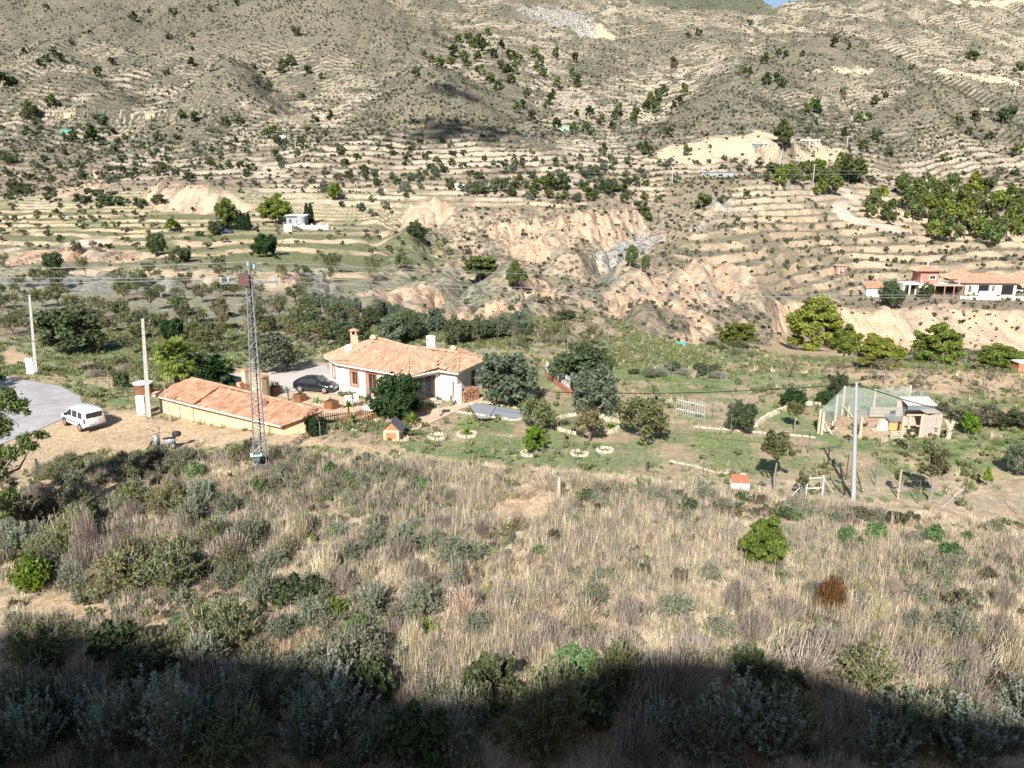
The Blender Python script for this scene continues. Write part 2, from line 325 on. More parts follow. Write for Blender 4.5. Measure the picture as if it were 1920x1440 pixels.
# ------------------------------------------------------------------ mesh building
class MB:
    """collects polygons; build() makes one mesh"""
    def __init__(s): s.v = []; s.f = []; s.m = []; s.t = []; s.n = 0
    def add(s, V, Fc, mi=0, tint=None):
        V = np.asarray(V, float).reshape(-1, 3); s.v.append(V)
        for k, f in enumerate(Fc):
            s.f.append([i + s.n for i in f]); s.m.append(mi); s.t.append(.5 if tint is None else (tint if np.isscalar(tint) else tint[k]))
        s.n += len(V); return s
    def box(s, c, d, rz=0, mi=0, tint=None, M=None, taper=1):
        x, y, z = d[0] / 2, d[1] / 2, d[2] / 2
        V = np.array([(-x,-y,-z),(x,-y,-z),(x,y,-z),(-x,y,-z),(-x*taper,-y*taper,z),(x*taper,-y*taper,z),(x*taper,y*taper,z),(-x*taper,y*taper,z)])
        if M is not None: V = V @ np.array(M).T
        if rz: c_, s_ = math.cos(rz), math.sin(rz); V = V @ np.array([(c_, s_, 0), (-s_, c_, 0), (0, 0, 1)])
        return s.add(V + np.array(c), [(0,3,2,1),(4,5,6,7),(0,1,5,4),(1,2,6,5),(2,3,7,6),(3,0,4,7)], mi, tint)
    def tube(s, pts, rad, n=6, mi=0, cap=True, tint=None):
        pts = np.asarray(pts, float); K = len(pts)
        if np.isscalar(rad): rad = [rad] * K
        T = np.gradient(pts, axis=0); T /= np.linalg.norm(T, axis=1)[:, None] + 1e-9
        up = np.array([0, 0, 1.]) if abs(T[0][2]) < .9 else np.array([1., 0, 0])
        V = []
        for k in range(K):
            a = np.cross(T[k], up); a /= np.linalg.norm(a) + 1e-9; b = np.cross(a, T[k])
            th = np.arange(n) * 2 * math.pi / n
            V.append(pts[k] + rad[k] * (np.cos(th)[:, None] * a + np.sin(th)[:, None] * b))
        Fc = [(k*n+i, k*n+(i+1)%n, (k+1)*n+(i+1)%n, (k+1)*n+i) for k in range(K-1) for i in range(n)]
        if cap: Fc += [tuple(range(n))[::-1], tuple(range((K-1)*n, K*n))]
        return s.add(np.concatenate(V), Fc, mi, tint)
    def lathe(s, c, prof, n=16, mi=0, tint=None):
        V = []; c = np.array(c, float)
        for r, z in prof:
            for i in range(n): V.append(c + (r * math.cos(2*math.pi*i/n), r * math.sin(2*math.pi*i/n), z))
        K = len(prof); Fc = [(k*n+i, k*n+(i+1)%n, (k+1)*n+(i+1)%n, (k+1)*n+i) for k in range(K-1) for i in range(n)]
        if prof[0][0] > .001: Fc.append(tuple(range(n))[::-1])
        if prof[-1][0] > .001: Fc.append(tuple(range((K-1)*n, K*n)))
        return s.add(V, Fc, mi, tint)
    def poly(s, pts, mi=0, tint=None): return s.add(pts, [tuple(range(len(pts)))], mi, tint)
    def prism(s, pts, d, mi=0):
        pts = np.array(pts, float); n = len(pts); V = np.concatenate([pts, pts + np.array(d)])
        return s.add(V, [tuple(range(n))[::-1], tuple(range(n, 2*n))] + [(i, (i+1)%n, n+(i+1)%n, n+i) for i in range(n)], mi)
    def mesh(s, name, mats, smooth=False):
        me = bpy.data.meshes.new(name)
        V = np.concatenate(s.v) if s.v else np.zeros((0, 3))
        me.from_pydata(V.tolist(), [], s.f)
        for m in (mats if isinstance(mats, (list, tuple)) else [mats]): me.materials.append(m)
        me.polygons.foreach_set('material_index', s.m)
        a = me.attributes.new('tint', 'FLOAT', 'FACE'); a.data.foreach_set('value', np.array(s.t, np.float32))
        if smooth: me.polygons.foreach_set('use_smooth', [True] * len(s.f))
        me.update(); return me
def fast_mesh(name, V, Q, mats, tint=None, smooth=False):
    """numpy quads"""
    me = bpy.data.meshes.new(name); V = np.asarray(V, np.float32); Q = np.asarray(Q, np.int32)
    me.vertices.add(len(V)); me.vertices.foreach_set('co', V.ravel())
    me.loops.add(Q.size); me.loops.foreach_set('vertex_index', Q.ravel())
    me.polygons.add(len(Q)); me.polygons.foreach_set('loop_start', np.arange(len(Q), dtype=np.int32) * Q.shape[1])
    me.polygons.foreach_set('loop_total', np.full(len(Q), Q.shape[1], np.int32))
    for m in (mats if isinstance(mats, (list, tuple)) else [mats]): me.materials.append(m)
    if tint is not None:
        a = me.attributes.new('tint', 'FLOAT', 'FACE'); a.data.foreach_set('value', np.asarray(tint, np.float32))
    if smooth: me.polygons.foreach_set('use_smooth', np.ones(len(Q), bool))
    me.update(calc_edges=True); return me
def tag(o, label=None, cat=None, group=None, kind=None):
    if label: o['label'] = label
    if cat: o['category'] = cat
    if group: o['group'] = group
    if kind: o['kind'] = kind
    return o
def obj(name, me, parent=None, loc=None, rz=0, mats=None, smooth=False, **kw):
    if isinstance(me, MB): me = me.mesh(name, mats, smooth)
    o = bpy.data.objects.new(name, me); COL.objects.link(o)
    if parent is not None: o.parent = parent
    if loc is not None: o.location = loc
    if rz: o.rotation_euler = (0, 0, rz)
    return tag(o, **kw)
def thing(name, label, cat, loc=(0, 0, 0), rz=0, group=None, scale=None):
    o = bpy.data.objects.new(name, None); COL.objects.link(o); o.location = loc; o.rotation_euler = (0, 0, rz)
    o.empty_display_size = .2
    if scale is not None: o.scale = scale
    return tag(o, label, cat, group)
def copy_tree(r, loc, rz=0, label=None, group=None, scale=None):
    c = r.copy(); COL.objects.link(c); c.location = loc; c.rotation_euler = (0, 0, rz)
    if scale is not None: c.scale = scale
    if label: c['label'] = label
    if group: c['group'] = group
    for ch in list(r.children):
        d = ch.copy(); COL.objects.link(d); d.parent = c
        for g in list(ch.children):
            e = g.copy(); COL.objects.link(e); e.parent = d
    return c

# ------------------------------------------------------------------ the land as one sheet
def mixc(a, b, m): return a * (1 - m[..., None]) + np.array(b) * m[..., None]
c = np.zeros(Z.shape + (3,)) + np.array((.24, .20, .145))             # scrubby hillside soil
hillc = ss(330 - PYV, 0, 80)
c = mixc(c, (.165, .150, .112), hillc)
c = mixc(c, (.27, .23, .17), bare_slope * .45)
c = mixc(c, (.24, .205, .145), m2); c = c * (1 - .34 * (m1 * (1 - riser) * (D2 > 200)))[..., None]
c = mixc(c, (.42, .33, .235), rav * .75 * ss(fbm(XX / 14, YY / 14, 140, 4), .42, .60))
c = mixc(c, (.185, .19, .115), m3 * .85)
nearf = (D2 < 80).astype(float)
c = mixc(c, (.42, .34, .24), nearf)
fieldn = ss(fbm(XX / 2.2, YY / 2.2, 90, 4), .35, .65)
c = mixc(c, (.33, .27, .19), nearf * fieldn * (PYV > 855))
gar = ((PYV < 900) & (PYV > 640) & (D2 < 120)).astype(float)
c = mixc(c, (.34, .27, .18), gar)
gp = ss(fbm(XX / 3.2, YY / 1.6, 95, 4), .42, .58)
c = mixc(c, (.17, .21, .10), gar * gp * .85)
orch = ((PXV < 1000) & (PYV > 500) & (PYV < 690) & (D2 > 78)).astype(float)
c = mixc(c, (.25, .245, .175), orch * ss(fbm(XX / 6, YY / 6, 97, 4), .3, .6)); 
c = mixc(c, (.25, .25, .22), mM * (PYV > 495) * .9)
c = mixc(c, (.16, .205, .085), mG * (PYV > 500) * ss(fbm(XX / 2, YY / 1.2, 99, 4), .28, .55) * .9)
c = mixc(c, (.155, .17, .08), mG * (PYV <= 500) * .6)
c = mixc(c, (.57, .395, .27), mP); c = mixc(c, (.36, .29, .22), mP * ss(fbm(XX / 3, YY / 9, 131, 4), .5, .66))
c = mixc(c, (.38, .36, .33), mM * (PYV < 495))
c = mixc(c, (.53, .42, .29), mC)
c = mixc(c, (.50, .44, .36), mR)
c = mixc(c, (.46, .345, .225), mS * (PYV > 640))
steep = np.zeros_like(Z); gr = np.abs(np.gradient(Z, axis=1) / np.gradient(D2, axis=1))
steep = ss(gr, .45, .9) * (D2 > 95)
pinkish = ss(PYV, 380, 470)[..., None] * np.array((.52, .36, .25)) + (1 - ss(PYV, 380, 470))[..., None] * np.array((.44, .36, .26))
k = np.clip(steep * .75 * (1 - hillc) * ss(fbm(XX / 7, YY / 7, 98, 3), .3, .55), 0, 1)[..., None]; c = c * (1 - k) + pinkish * k
rc = ss(PYV, 330, 420)[..., None] * np.array((.50, .38, .26)) + (1 - ss(PYV, 330, 420))[..., None] * np.array((.41, .35, .27))
k = np.clip(riser * .95, 0, 1)[..., None]; c = c * (1 - k) + rc * k
c = mixc(c, (.19, .18, .17), mA)
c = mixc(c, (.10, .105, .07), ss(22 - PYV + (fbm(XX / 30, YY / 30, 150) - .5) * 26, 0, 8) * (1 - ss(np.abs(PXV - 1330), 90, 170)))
spk = np.clip(hillc * 1.0 + rav * .8 + bare_slope * .5 + m2 * .4, 0, 1) * (1 - mC) * (1 - mR) * (1 - riser * .7) * (1 - mP * .55)
dryf = nearf * (PYV > 850) * (1 - mS)
V = np.stack([XX, YY, Z], -1).reshape(-1, 3)
ii = (np.arange(NA - 1)[:, None] * ND + np.arange(ND - 1)[None]).ravel()
Q = np.stack([ii, ii + 1, ii + ND + 1, ii + ND], -1)
gm = bpy.data.materials.new('hillside_soil'); gm.use_nodes = True; nt = gm.node_tree; L = nt.links; B = nt.nodes['Principled BSDF']
B.inputs['Roughness'].default_value = .95; B.inputs['Specular IOR Level'].default_value = .1
tc = N(nt, 'ShaderNodeTexCoord'); at = N(nt, 'ShaderNodeAttribute', attribute_name='soil'); mk = N(nt, 'ShaderNodeAttribute', attribute_name='cover')
sep = N(nt, 'ShaderNodeSeparateColor'); L.new(mk.outputs['Color'], sep.inputs[0])
def noise(scale, det=5, stretch=None):
    n = N(nt, 'ShaderNodeTexNoise'); n.inputs['Scale'].default_value = scale; n.inputs['Detail'].default_value = det; n.inputs['Roughness'].default_value = .62
    L.new(tc.outputs['Object'], n.inputs['Vector']); return n.outputs[0]
def mr(s, a, b, c_, d):
    m = N(nt, 'ShaderNodeMapRange'); m.inputs[1].default_value = a; m.inputs[2].default_value = b; m.inputs[3].default_value = c_; m.inputs[4].default_value = d; L.new(s, m.inputs[0]); return m.outputs[0]
def mul(a, b):
    m = N(nt, 'ShaderNodeMath', operation='MULTIPLY'); L.new(a, m.inputs[0])
    if isinstance(b, float): m.inputs[1].default_value = b
    else: L.new(b, m.inputs[1])
    return m.outputs[0]
v1 = mr(noise(2.6), .3, .7, .66, 1.34); v2 = mr(noise(.32), .3, .7, .85, 1.15); v3 = mr(noise(11.), .3, .7, .82, 1.18)
f_ = mul(mul(v1, v2), v3)
vs = N(nt, 'ShaderNodeVectorMath', operation='SCALE'); L.new(at.outputs['Color'], vs.inputs[0]); L.new(f_, vs.inputs['Scale'])
# low thyme and esparto cover seen as dots between pale stones, far up the hill
vo = N(nt, 'ShaderNodeTexVoronoi'); vo.inputs['Scale'].default_value = .62; vo.inputs['Randomness'].default_value = 1; L.new(tc.outputs['Object'], vo.inputs['Vector'])
dots = mul(mr(vo.outputs['Distance'], .34, .60, 1, 0), mr(noise(.16, 3), .3, .55, .55, 1))
mx = N(nt, 'ShaderNodeMix', data_type='RGBA'); L.new(mul(dots, sep.outputs[0]), mx.inputs[0]); L.new(vs.outputs[0], mx.inputs[6]); mx.inputs[7].default_value = (.085, .092, .062, 1)
vo2 = N(nt, 'ShaderNodeTexVoronoi'); vo2.inputs['Scale'].default_value = .5; L.new(tc.outputs['Object'], vo2.inputs['Vector'])
st = mul(mul(mr(vo2.outputs['Distance'], .12, .3, 1, 0), mr(noise(.09, 3), .42, .62, 0, .8)), sep.outputs[0])
mx2 = N(nt, 'ShaderNodeMix', data_type='RGBA'); L.new(st, mx2.inputs[0]); L.new(mx.outputs[2], mx2.inputs[6]); mx2.inputs[7].default_value = (.50, .45, .36, 1)
L.new(mx2.outputs[2], B.inputs['Base Color'])
bp = N(nt, 'ShaderNodeBump'); bp.inputs['Strength'].default_value = .6; bp.inputs['Distance'].default_value = .12
L.new(noise(5., 6), bp.inputs['Height']); bp2 = N(nt, 'ShaderNodeBump'); bp2.inputs['Strength'].default_value = .7; bp2.inputs['Distance'].default_value = 1.1
L.new(noise(.7, 4), bp2.inputs['Height']); L.new(bp.outputs[0], bp2.inputs['Normal']); 
mixn = N(nt, 'ShaderNodeMix', data_type='VECTOR'); L.new(mr(sep.outputs[1], 0, 1, 0, 1), mixn.inputs[0]); L.new(bp.outputs[0], mixn.inputs[4]); L.new(bp2.outputs[0], mixn.inputs[5]); L.new(mixn.outputs[1], B.inputs['Normal'])
me = fast_mesh('hillside_ground', V, Q, gm, smooth=False)
me.polygons.foreach_set('use_smooth', (D2[:-1, :-1] < 100).ravel())
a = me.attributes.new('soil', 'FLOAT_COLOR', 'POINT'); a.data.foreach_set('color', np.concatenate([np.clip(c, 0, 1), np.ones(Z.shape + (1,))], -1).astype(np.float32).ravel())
cv = np.stack([spk, (D2 > 120).astype(float), dryf, np.ones_like(Z)], -1).astype(np.float32)
a = me.attributes.new('cover', 'FLOAT_COLOR', 'POINT'); a.data.foreach_set('color', cv.ravel())
obj('hillside_ground', me, kind='structure')

def sheet(name, poly, m, lift=.035, step=.8, kind='structure', parent=None, world_pts=None, **kw):
    """flat covering draped over the land"""
    P = [plane(px, py, 0)[:2] for px, py in poly] if world_pts is None else [tuple(p[:2]) for p in world_pts]
    B_ = []
    for i in range(len(P)):
        a_, b_ = Vector(P[i]), Vector(P[(i + 1) % len(P)]); n = max(1, int((b_ - a_).length / step))
        B_ += [a_ + (b_ - a_) * k / n for k in range(n)]
    xs = [p[0] for p in B_]; ys = [p[1] for p in B_]
    gx, gy = np.meshgrid(np.arange(min(xs), max(xs), step), np.arange(min(ys), max(ys), step)); gx = gx.ravel(); gy = gy.ravel()
    ins = inpoly(gx, gy, [tuple(p) for p in B_])
    pts = B_ + [Vector((x, y)) for x, y in zip(gx[ins], gy[ins])]
    r = delaunay_2d_cdt(pts, [], [list(range(len(B_)))], 1, 1e-4)
    co = [(p[0], p[1], gz(p[0], p[1]) + lift) for p in r[0]]
    me = bpy.data.meshes.new(name); me.from_pydata(co, [], [list(f) for f in r[2]]); me.materials.append(m); me.update()
    if me.polygons and me.polygons[0].normal.z < 0: me.flip_normals()
    o = obj(name, me, parent); o['kind'] = kind if not kw.get('category') else ''
    if not o['kind']: del o['kind']
    for k_, v_ in kw.items(): o[k_] = v_
    return o
M_asph = mat('asphalt', (.40, .385, .39), .9, var=.14, scale=1.2, bump=.25, col2=(.34, .325, .325))
sheet('asphalt_road', ASPH, M_asph)
ORD = 'first second third fourth fifth sixth seventh eighth ninth tenth eleventh twelfth thirteenth fourteenth fifteenth sixteenth seventeenth eighteenth nineteenth twentieth'.split()
# ------------------------------------------------------------------ plants: leaf clouds, limbs, tufts
M_bark = mat('bark', (.16, .125, .095), .95, var=.3, scale=12)
M_bark_grey = mat('grey_bark', (.26, .23, .20), .95, var=.25, scale=12)
def leafmat(n, col, tr=.25, rnd=.22, tint=.45): return mat(n, col, .6, spec=.25, tint=tint, rnd=rnd, trans=tr)
M_olive = leafmat('olive_leaves', (.135, .17, .11)); M_oliveg = leafmat('silver_olive_leaves', (.15, .19, .125))
M_almond = leafmat('almond_leaves', (.135, .155, .065)); M_alm2 = leafmat('browning_almond_leaves', (.165, .155, .08))
M_pine = leafmat('pine_needles', (.15, .19, .035), .2); M_pined = leafmat('dark_pine_needles', (.055, .085, .025), .15)
M_pineg = leafmat('aleppo_pine_needles', (.11, .145, .045), .2)
M_citrus = leafmat('citrus_leaves', (.035, .07, .02), .2, .12); M_lime = leafmat('fresh_green_leaves', (.16, .27, .025), .35)
M_carob = leafmat('carob_leaves', (.075, .10, .045), .15); M_cyp = leafmat('cypress_needles', (.028, .05, .022), .1)
M_palm = leafmat('palm_fronds', (.20, .26, .05), .3, .1); M_palmd = leafmat('dark_fronds', (.03, .06, .018), .15, .1)
M_cush = leafmat('green_cushion_leaves', (.13, .21, .08)); M_greyg = leafmat('grey_green_leaves', (.20, .23, .15))
M_silver = leafmat('silver_saltbush_leaves', (.30, .34, .28), .3); M_dead = leafmat('dead_grey_stems', (.43, .37, .30), .15)
M_dead2 = leafmat('dead_brown_stems', (.23, .11, .05), .15); M_straw = leafmat('straw_blades', (.66, .56, .41), .3, .25)
M_straw2 = leafmat('green_straw_blades', (.30, .31, .13), .3, .25); M_ogreen = leafmat('olive_green_leaves', (.18, .20, .085))
M_dryleaf = leafmat('brown_green_leaves', (.14, .13, .08)); M_scrub = leafmat('scrub_leaves', (.075, .085, .05), .1, .35)
M_white = leafmat('white_blossom', (.55, .56, .52), .3)

def quads(P, Nn, s, el, rng):
    n = len(P); R = rng.normal(size=(n, 3)); A_ = np.cross(Nn, R); A_ /= np.linalg.norm(A_, axis=1)[:, None] + 1e-9
    B_ = np.cross(Nn, A_); B_ /= np.linalg.norm(B_, axis=1)[:, None] + 1e-9
    A_ = A_ * (s * el)[:, None]; B_ = B_ * s[:, None]
    V = np.stack([P - A_, P - B_ * .8, P + A_, P + B_ * .8], 1).reshape(-1, 3)
    return V, np.arange(4 * n).reshape(n, 4)
def cloud(cen, rad, n, size, rng, el=1.5, shell=.45, outn=.5, flat=1.):
    cen = np.array(cen); rad = np.array(rad, float)
    w = rad ** 2; w /= w.sum(); k = rng.choice(len(cen), n, p=w)
    d = rng.normal(size=(n, 3)); d /= np.linalg.norm(d, axis=1)[:, None]
    r = (shell + (1 - shell) * rng.random(n)) * rad[k]
    r *= 1 + .25 * rng.normal(size=n) * (rng.random(n) < .25)
    P = cen[k] + d * r[:, None] * np.array((1, 1, flat))
    Nn = d * outn + rng.normal(size=(n, 3)) * (1 - outn) + np.array((0, 0, .25)); Nn /= np.linalg.norm(Nn, axis=1)[:, None] + 1e-9
    s = size * (.55 + .9 * rng.random(n))
    V, Q = quads(P, Nn, s, el, rng)
    clump = rng.random(len(cen))
    return V, Q, np.clip(.35 * clump[k] + .65 * rng.random(n), 0, 1)
def envelope(rx, rz, cz, K, rng, fill=.5, low=-1., shape=1.):
    C_, R_ = [], []
    while len(C_) < K:
        d = rng.normal(size=3); d /= np.linalg.norm(d)
        if d[2] < low: continue
        r = fill + (1 - fill) * rng.random() ** .5
        w = 1 - (1 - shape) * max(d[2], 0)
        C_.append((d[0] * rx * r * w, d[1] * rx * r * w, cz + d[2] * rz * r)); R_.append(rx * (.20 + .17 * rng.random()))
    return C_, R_
def limbs(mb, targets, h0, r0, rng, n=5, lean=(0, 0)):
    top = np.array((lean[0], lean[1], h0)); base = np.array((0, 0, -.25))
    mid = (top + base) / 2 + rng.normal(size=3) * (.06 * h0, .06 * h0, 0)
    mb.tube([base, mid, top], [r0 * 1.25, r0, r0 * .85], n, tint=.5)
    for t in targets:
        t = np.array(t); q = top + (t - top) * .5 + np.array((*(rng.normal(size=2) * .12 * np.linalg.norm(t - top)), -.05 * np.linalg.norm(t)))
        mb.tube([top - (0, 0, r0 * .5), q, t], [r0 * .6, r0 * .38, r0 * .12], max(n - 1, 3), tint=float(rng.random()), cap=False)
ARC = {}
def archetype(kind, trunk, crown, H, W): ARC.setdefault(kind, []).append((trunk, crown, H, W))
def make_tree(kind, H, W, K, n, size, lm, bm=None, h0=.3, r0=.13, seed=0, cz=.6, rz=.42, low=-1, fill=.5, shape=1., el=1.5, flat=1., nl=8, drift=.0):
    rng = np.random.default_rng(seed + len(kind) * 31); rx = W / 2 * .78
    C_, R_ = envelope(rx, H * rz * .9, H * cz, K, rng, fill, low, shape)
    C_ = np.array(C_); C_[:, 0] += drift * (C_[:, 2] - H * .5) + rng.normal() * .05 * W
    C_ += rng.normal(size=C_.shape) * .05 * W
    V, Q, t = cloud(C_, R_, n, size, rng, el=el, flat=flat)
    V[:, 2] = np.maximum(V[:, 2], -.1)
    crown = fast_mesh(kind + '_crown', V, Q, lm, t)
    mb = MB(); idx = rng.permutation(len(C_))[:nl]; limbs(mb, [C_[i] for i in idx], H * h0, r0, rng)
    archetype(kind, mb.mesh(kind + '_trunk', bm or M_bark), crown, H, W)
for s_ in range(3):
    make_tree('olive', 4, 5, 46, 4600, .105, M_olive, M_bark_grey, .2, .2, s_, .52, .47, -.75)
    make_tree('almond', 4, 4.4, 30, 1500, .10, M_almond, M_bark, .32, .12, 10 + s_, .64, .34, -.5, .45, nl=12)
    make_tree('brown_almond', 4, 4.4, 30, 1300, .10, M_alm2, M_bark, .32, .12, 20 + s_, .62, .36, -.6, .4, nl=14)
    make_tree('pine', 8, 8, 64, 15000, .125, M_pine, M_bark_grey, .2, .2, 30 + s_, .52, .47, -.75, .45, .8, 2.0, .7, nl=14)
    make_tree('dark_pine', 8, 7, 48, 9500, .15, M_pineg, M_bark_grey, .25, .22, 40 + s_, .56, .45, -.7, .4, .6, 2.0, .8, nl=10)
    make_tree('dark_leafy', 5, 6, 54, 5200, .13, M_carob, M_bark, .2, .18, 50 + s_, .52, .46, -.8)
make_tree('standard', 4, 2.8, 26, 1500, .085, M_almond, M_bark_grey, .52, .07, 48, .74, .24, -.9, .35, nl=10)
make_tree('yellowing', 4, 2.8, 24, 1100, .09, M_alm2, M_bark_grey, .45, .10, 49, .72, .27, -.9, .3, nl=12)
make_tree('tall_pine', 8, 4.5, 30, 7000, .13, M_pineg, M_bark_grey, .42, .2, 47, .68, .32, -.9, .35, .8, 2.0, .8, nl=10)
for s_ in range(2):
    make_tree('silver_olive', 4, 5, 46, 4600, .105, M_oliveg, M_bark_grey, .2, .2, 60 + s_, .52, .47, -.8)
    make_tree('citrus', 4, 5, 60, 6800, .13, M_citrus, M_bark, .22, .14, 70 + s_, .53, .45, -.8)
    make_tree('lime_green', 3, 3, 26, 1500, .12, M_lime, M_bark, .25, .06, 80 + s_, .55, .42, -.8)
    make_tree('spreading_almond', 3.4, 5, 34, 2300, .095, M_almond, M_bark, .18, .12, 90 + s_, .58, .40, -.7, .4, nl=14)
    make_tree('young', 3, 1.6, 16, 500, .08, M_almond, M_bark_grey, .5, .05, 100 + s_, .75, .24, -.9, .3, nl=6)
    make_tree('cypress', 8, 1.5, 10, 10, .1, M_cyp, M_bark, .1, .1, 110 + s_)
    rng = np.random.default_rng(s_ + 5); ARC['cypress'].pop()
    cc = [(rng.normal() * .1, rng.normal() * .1, z) for z in np.linspace(.5, 7.6, 26)]; rr = [.62 * math.sin(math.pi * min(.98, (z / 8.3 * .75 + .22))) + .05 for z in np.linspace(.5, 7.6, 26)]
    V_, Q_, t_ = cloud(cc, rr, 2600, .12, rng, el=2, shell=.7); mb = MB(); mb.tube([(0, 0, -.2), (0, 0, 1)], .12, 6)
    archetype('cypress', mb.mesh('cypress_trunk', M_bark), fast_mesh('cypress_crown', V_, Q_, M_cyp, t_), 8, 1.5)
# leafless and half-leafless almonds: branching twigs
def twigs(H, W, seed, leaves, lm, bm, depth=4, rad=.10):
    rng = np.random.default_rng(seed); mb = MB(); tips = []
    def grow(p, d, l, r, k):
        q = p + d * l; m_ = (p + q) / 2 + rng.normal(size=3) * l * .06
        mb.tube([p, m_, q], [r, r * .8, r * .62], 5 if k == 0 else 3, cap=False, tint=float(rng.random()))
        if k >= depth: tips.append(q); return
        for _ in range(4 if k == 0 else (3 if k < depth - 1 else 4)):
            nd = d * (.35 if k == 0 else .75) + rng.normal(size=3) * .52; nd[2] += .12; nd /= np.linalg.norm(nd)
            grow(q, nd, l * (.72 + .15 * rng.random()) if k else l * .95, r * .58, k + 1)
        if k > 1: tips.append(q)
    grow(np.array((0, 0, -.2)), np.array((0, 0, 1.)), H * .24, rad, 0)
    Vt = np.concatenate(mb.v); sx = (W / 2) / np.percentile(np.hypot(Vt[:, 0], Vt[:, 1]), 97); sz = H / Vt[:, 2].max()
    sx = max(.5, min(sx, 1.6))
    mb.v = [v * np.array((sx, sx, sz)) for v in mb.v]; T = np.array(tips) * np.array((sx, sx, sz))
    P = T[rng.integers(0, len(T), leaves)] + rng.normal(size=(leaves, 3)) * .13
    Nn = rng.normal(size=(leaves, 3)); Nn /= np.linalg.norm(Nn, axis=1)[:, None]
    V, Q = quads(P, Nn, .05 + .05 * rng.random(leaves), 1.5, rng)
    return mb, fast_mesh('crown', V, Q, lm, rng.random(leaves))
for s_ in range(3):
    mb, cr = twigs(3.6, 4.2, s_, 420, M_alm2, M_bark); archetype('bare_almond', mb.mesh('bare_twigs', M_bark_grey), cr, 3.6, 4.2)
    mb, cr = twigs(3.8, 4.4, 30 + s_, 1500, M_almond, M_bark); archetype('half_bare_almond', mb.mesh('half_bare_twigs', M_bark), cr, 3.8, 4.4)
# fan palm
def fan_palm(H, n, fr, m, seed, trunk_r=.28, lo=.45):
    rng = np.random.default_rng(seed); fb = MB()
    for k in range(n):
        a = rng.random() * 6.28; e = rng.uniform(-.5, 1.25); l = fr * rng.uniform(.8, 1.1)
        o = np.array((0, 0, H * lo + (H * (.78 - lo)) * rng.random() ** .6)); d = np.array((math.cos(a) * math.cos(e), math.sin(a) * math.cos(e), math.sin(e)))
        tip = o + d * l * .5; fb.tube([o, (o + tip) / 2 + (0, 0, .05), tip], .02, 3, tint=.4, cap=False)
        side = np.cross(d, (0, 0, 1.)); side /= np.linalg.norm(side); upv = np.cross(side, d)
        for j in range(17):
            th = (j - 8) / 8 * 1.35; dd = d * math.cos(th) + side * math.sin(th); ln = l * .5 * (1 - .25 * abs(th) / 1.3)
            mid = tip + dd * ln * .6 + upv * .03; end = tip + dd * ln - np.array((0, 0, .22 * ln * rng.random() * 2)); w_ = np.cross(dd, upv) * .085
            fb.add([tip, mid - w_, end, mid + w_], [(0, 1, 2, 3)], 0, float(rng.random()))
    tb = MB(); zz = np.linspace(-.2, H * .75, 12); tb.tube([(0, 0, z) for z in zz], [trunk_r * (1.1 - .03 * i + (.06 if i % 2 else 0)) for i in range(12)], 9)
    return tb, fb
# low-detail single-mesh trees for the far slopes
FAR = {}
def far_tree(kind, lm, H, W, n, size, cz, rz, seed, conic=1.):
    rng = np.random.default_rng(seed); C_, R_ = envelope(W / 2 * .75, H * rz * .9, H * cz, 14, rng, .4, -.8, conic)
    V, Q, t = cloud(C_, np.array(R_) * 1.25, n, size, rng, shell=.5)
    tb = MB(); tb.tube([(0, 0, -.3), (.1, 0, H * .3), (0, .1, H * .6)], [.14, .12, .06], 5); Vt = np.concatenate(tb.v)
    Qt = np.array([f for f in tb.f if len(f) == 4])
    me = fast_mesh(kind + '_far', np.concatenate([V, Vt]), np.concatenate([Q, Qt + len(V)]), [lm, M_bark], np.concatenate([t, np.full(len(Qt), .5)]))
    me.polygons.foreach_set('material_index', np.concatenate([np.zeros(len(Q), np.int32), np.ones(len(Qt), np.int32)]).astype(np.int32))
    FAR.setdefault(kind, []).append((me, H, W))
for s_ in range(3):
    far_tree('pine', M_pined, 6, 5, 900, .25, .55, .44, s_, .6)
    far_tree('green_pine', M_pineg, 6, 6, 950, .25, .55, .42, 9 + s_, .8)
    far_tree('bright_pine', M_pine, 6, 6, 950, .25, .55, .42, 19 + s_, .8)
    far_tree('round', M_carob, 4, 4.6, 700, .18, .5, .46, 29 + s_)
    far_tree('olive', M_olive, 4, 5, 700, .18, .5, .46, 39 + s_)
    far_tree('almond', M_almond, 3.4, 3.8, 260, .2, .6, .36, 49 + s_)
    far_tree('brown', M_dryleaf, 3.4, 3.8, 220, .2, .6, .36, 59 + s_)

NM = {'standard': 'young_tree', 'yellowing': 'young_tree', 'olive': 'olive_tree', 'silver_olive': 'olive_tree', 'almond': 'almond_tree', 'brown_almond': 'almond_tree', 'spreading_almond': 'almond_tree', 'bare_almond': 'almond_tree', 'half_bare_almond': 'almond_tree',
      'tall_pine': 'pine_tree', 'pine': 'pine_tree', 'dark_pine': 'pine_tree', 'green_pine': 'pine_tree', 'bright_pine': 'pine_tree', 'dark_leafy': 'broadleaf_tree', 'citrus': 'citrus_tree', 'lime_green': 'fruit_tree', 'young': 'young_tree', 'cypress': 'cypress_tree', 'round': 'round_tree', 'brown': 'almond_tree'}
nplant = 0
def tree(kind, px, py, hp, wp, label, group=None, rz=None, cat='tree', name=None):
    """a tree whose foot stands where the photograph shows it, hp and wp its size there"""
    global nplant; nplant += 1
    p = site(px, py); h = hgt(p, py - hp); w = wp / ppm(p)
    v = ARC[kind][nplant % len(ARC[kind])]; sx = w / v[3]; sz = h / v[2]
    r = thing(name or NM.get(kind, 'tree'), label, cat, p, rz if rz is not None else random.uniform(0, 6.28), group, (sx, sx, sz))
    obj('trunk', v[0], r); obj('crown', v[1], r)
    return r
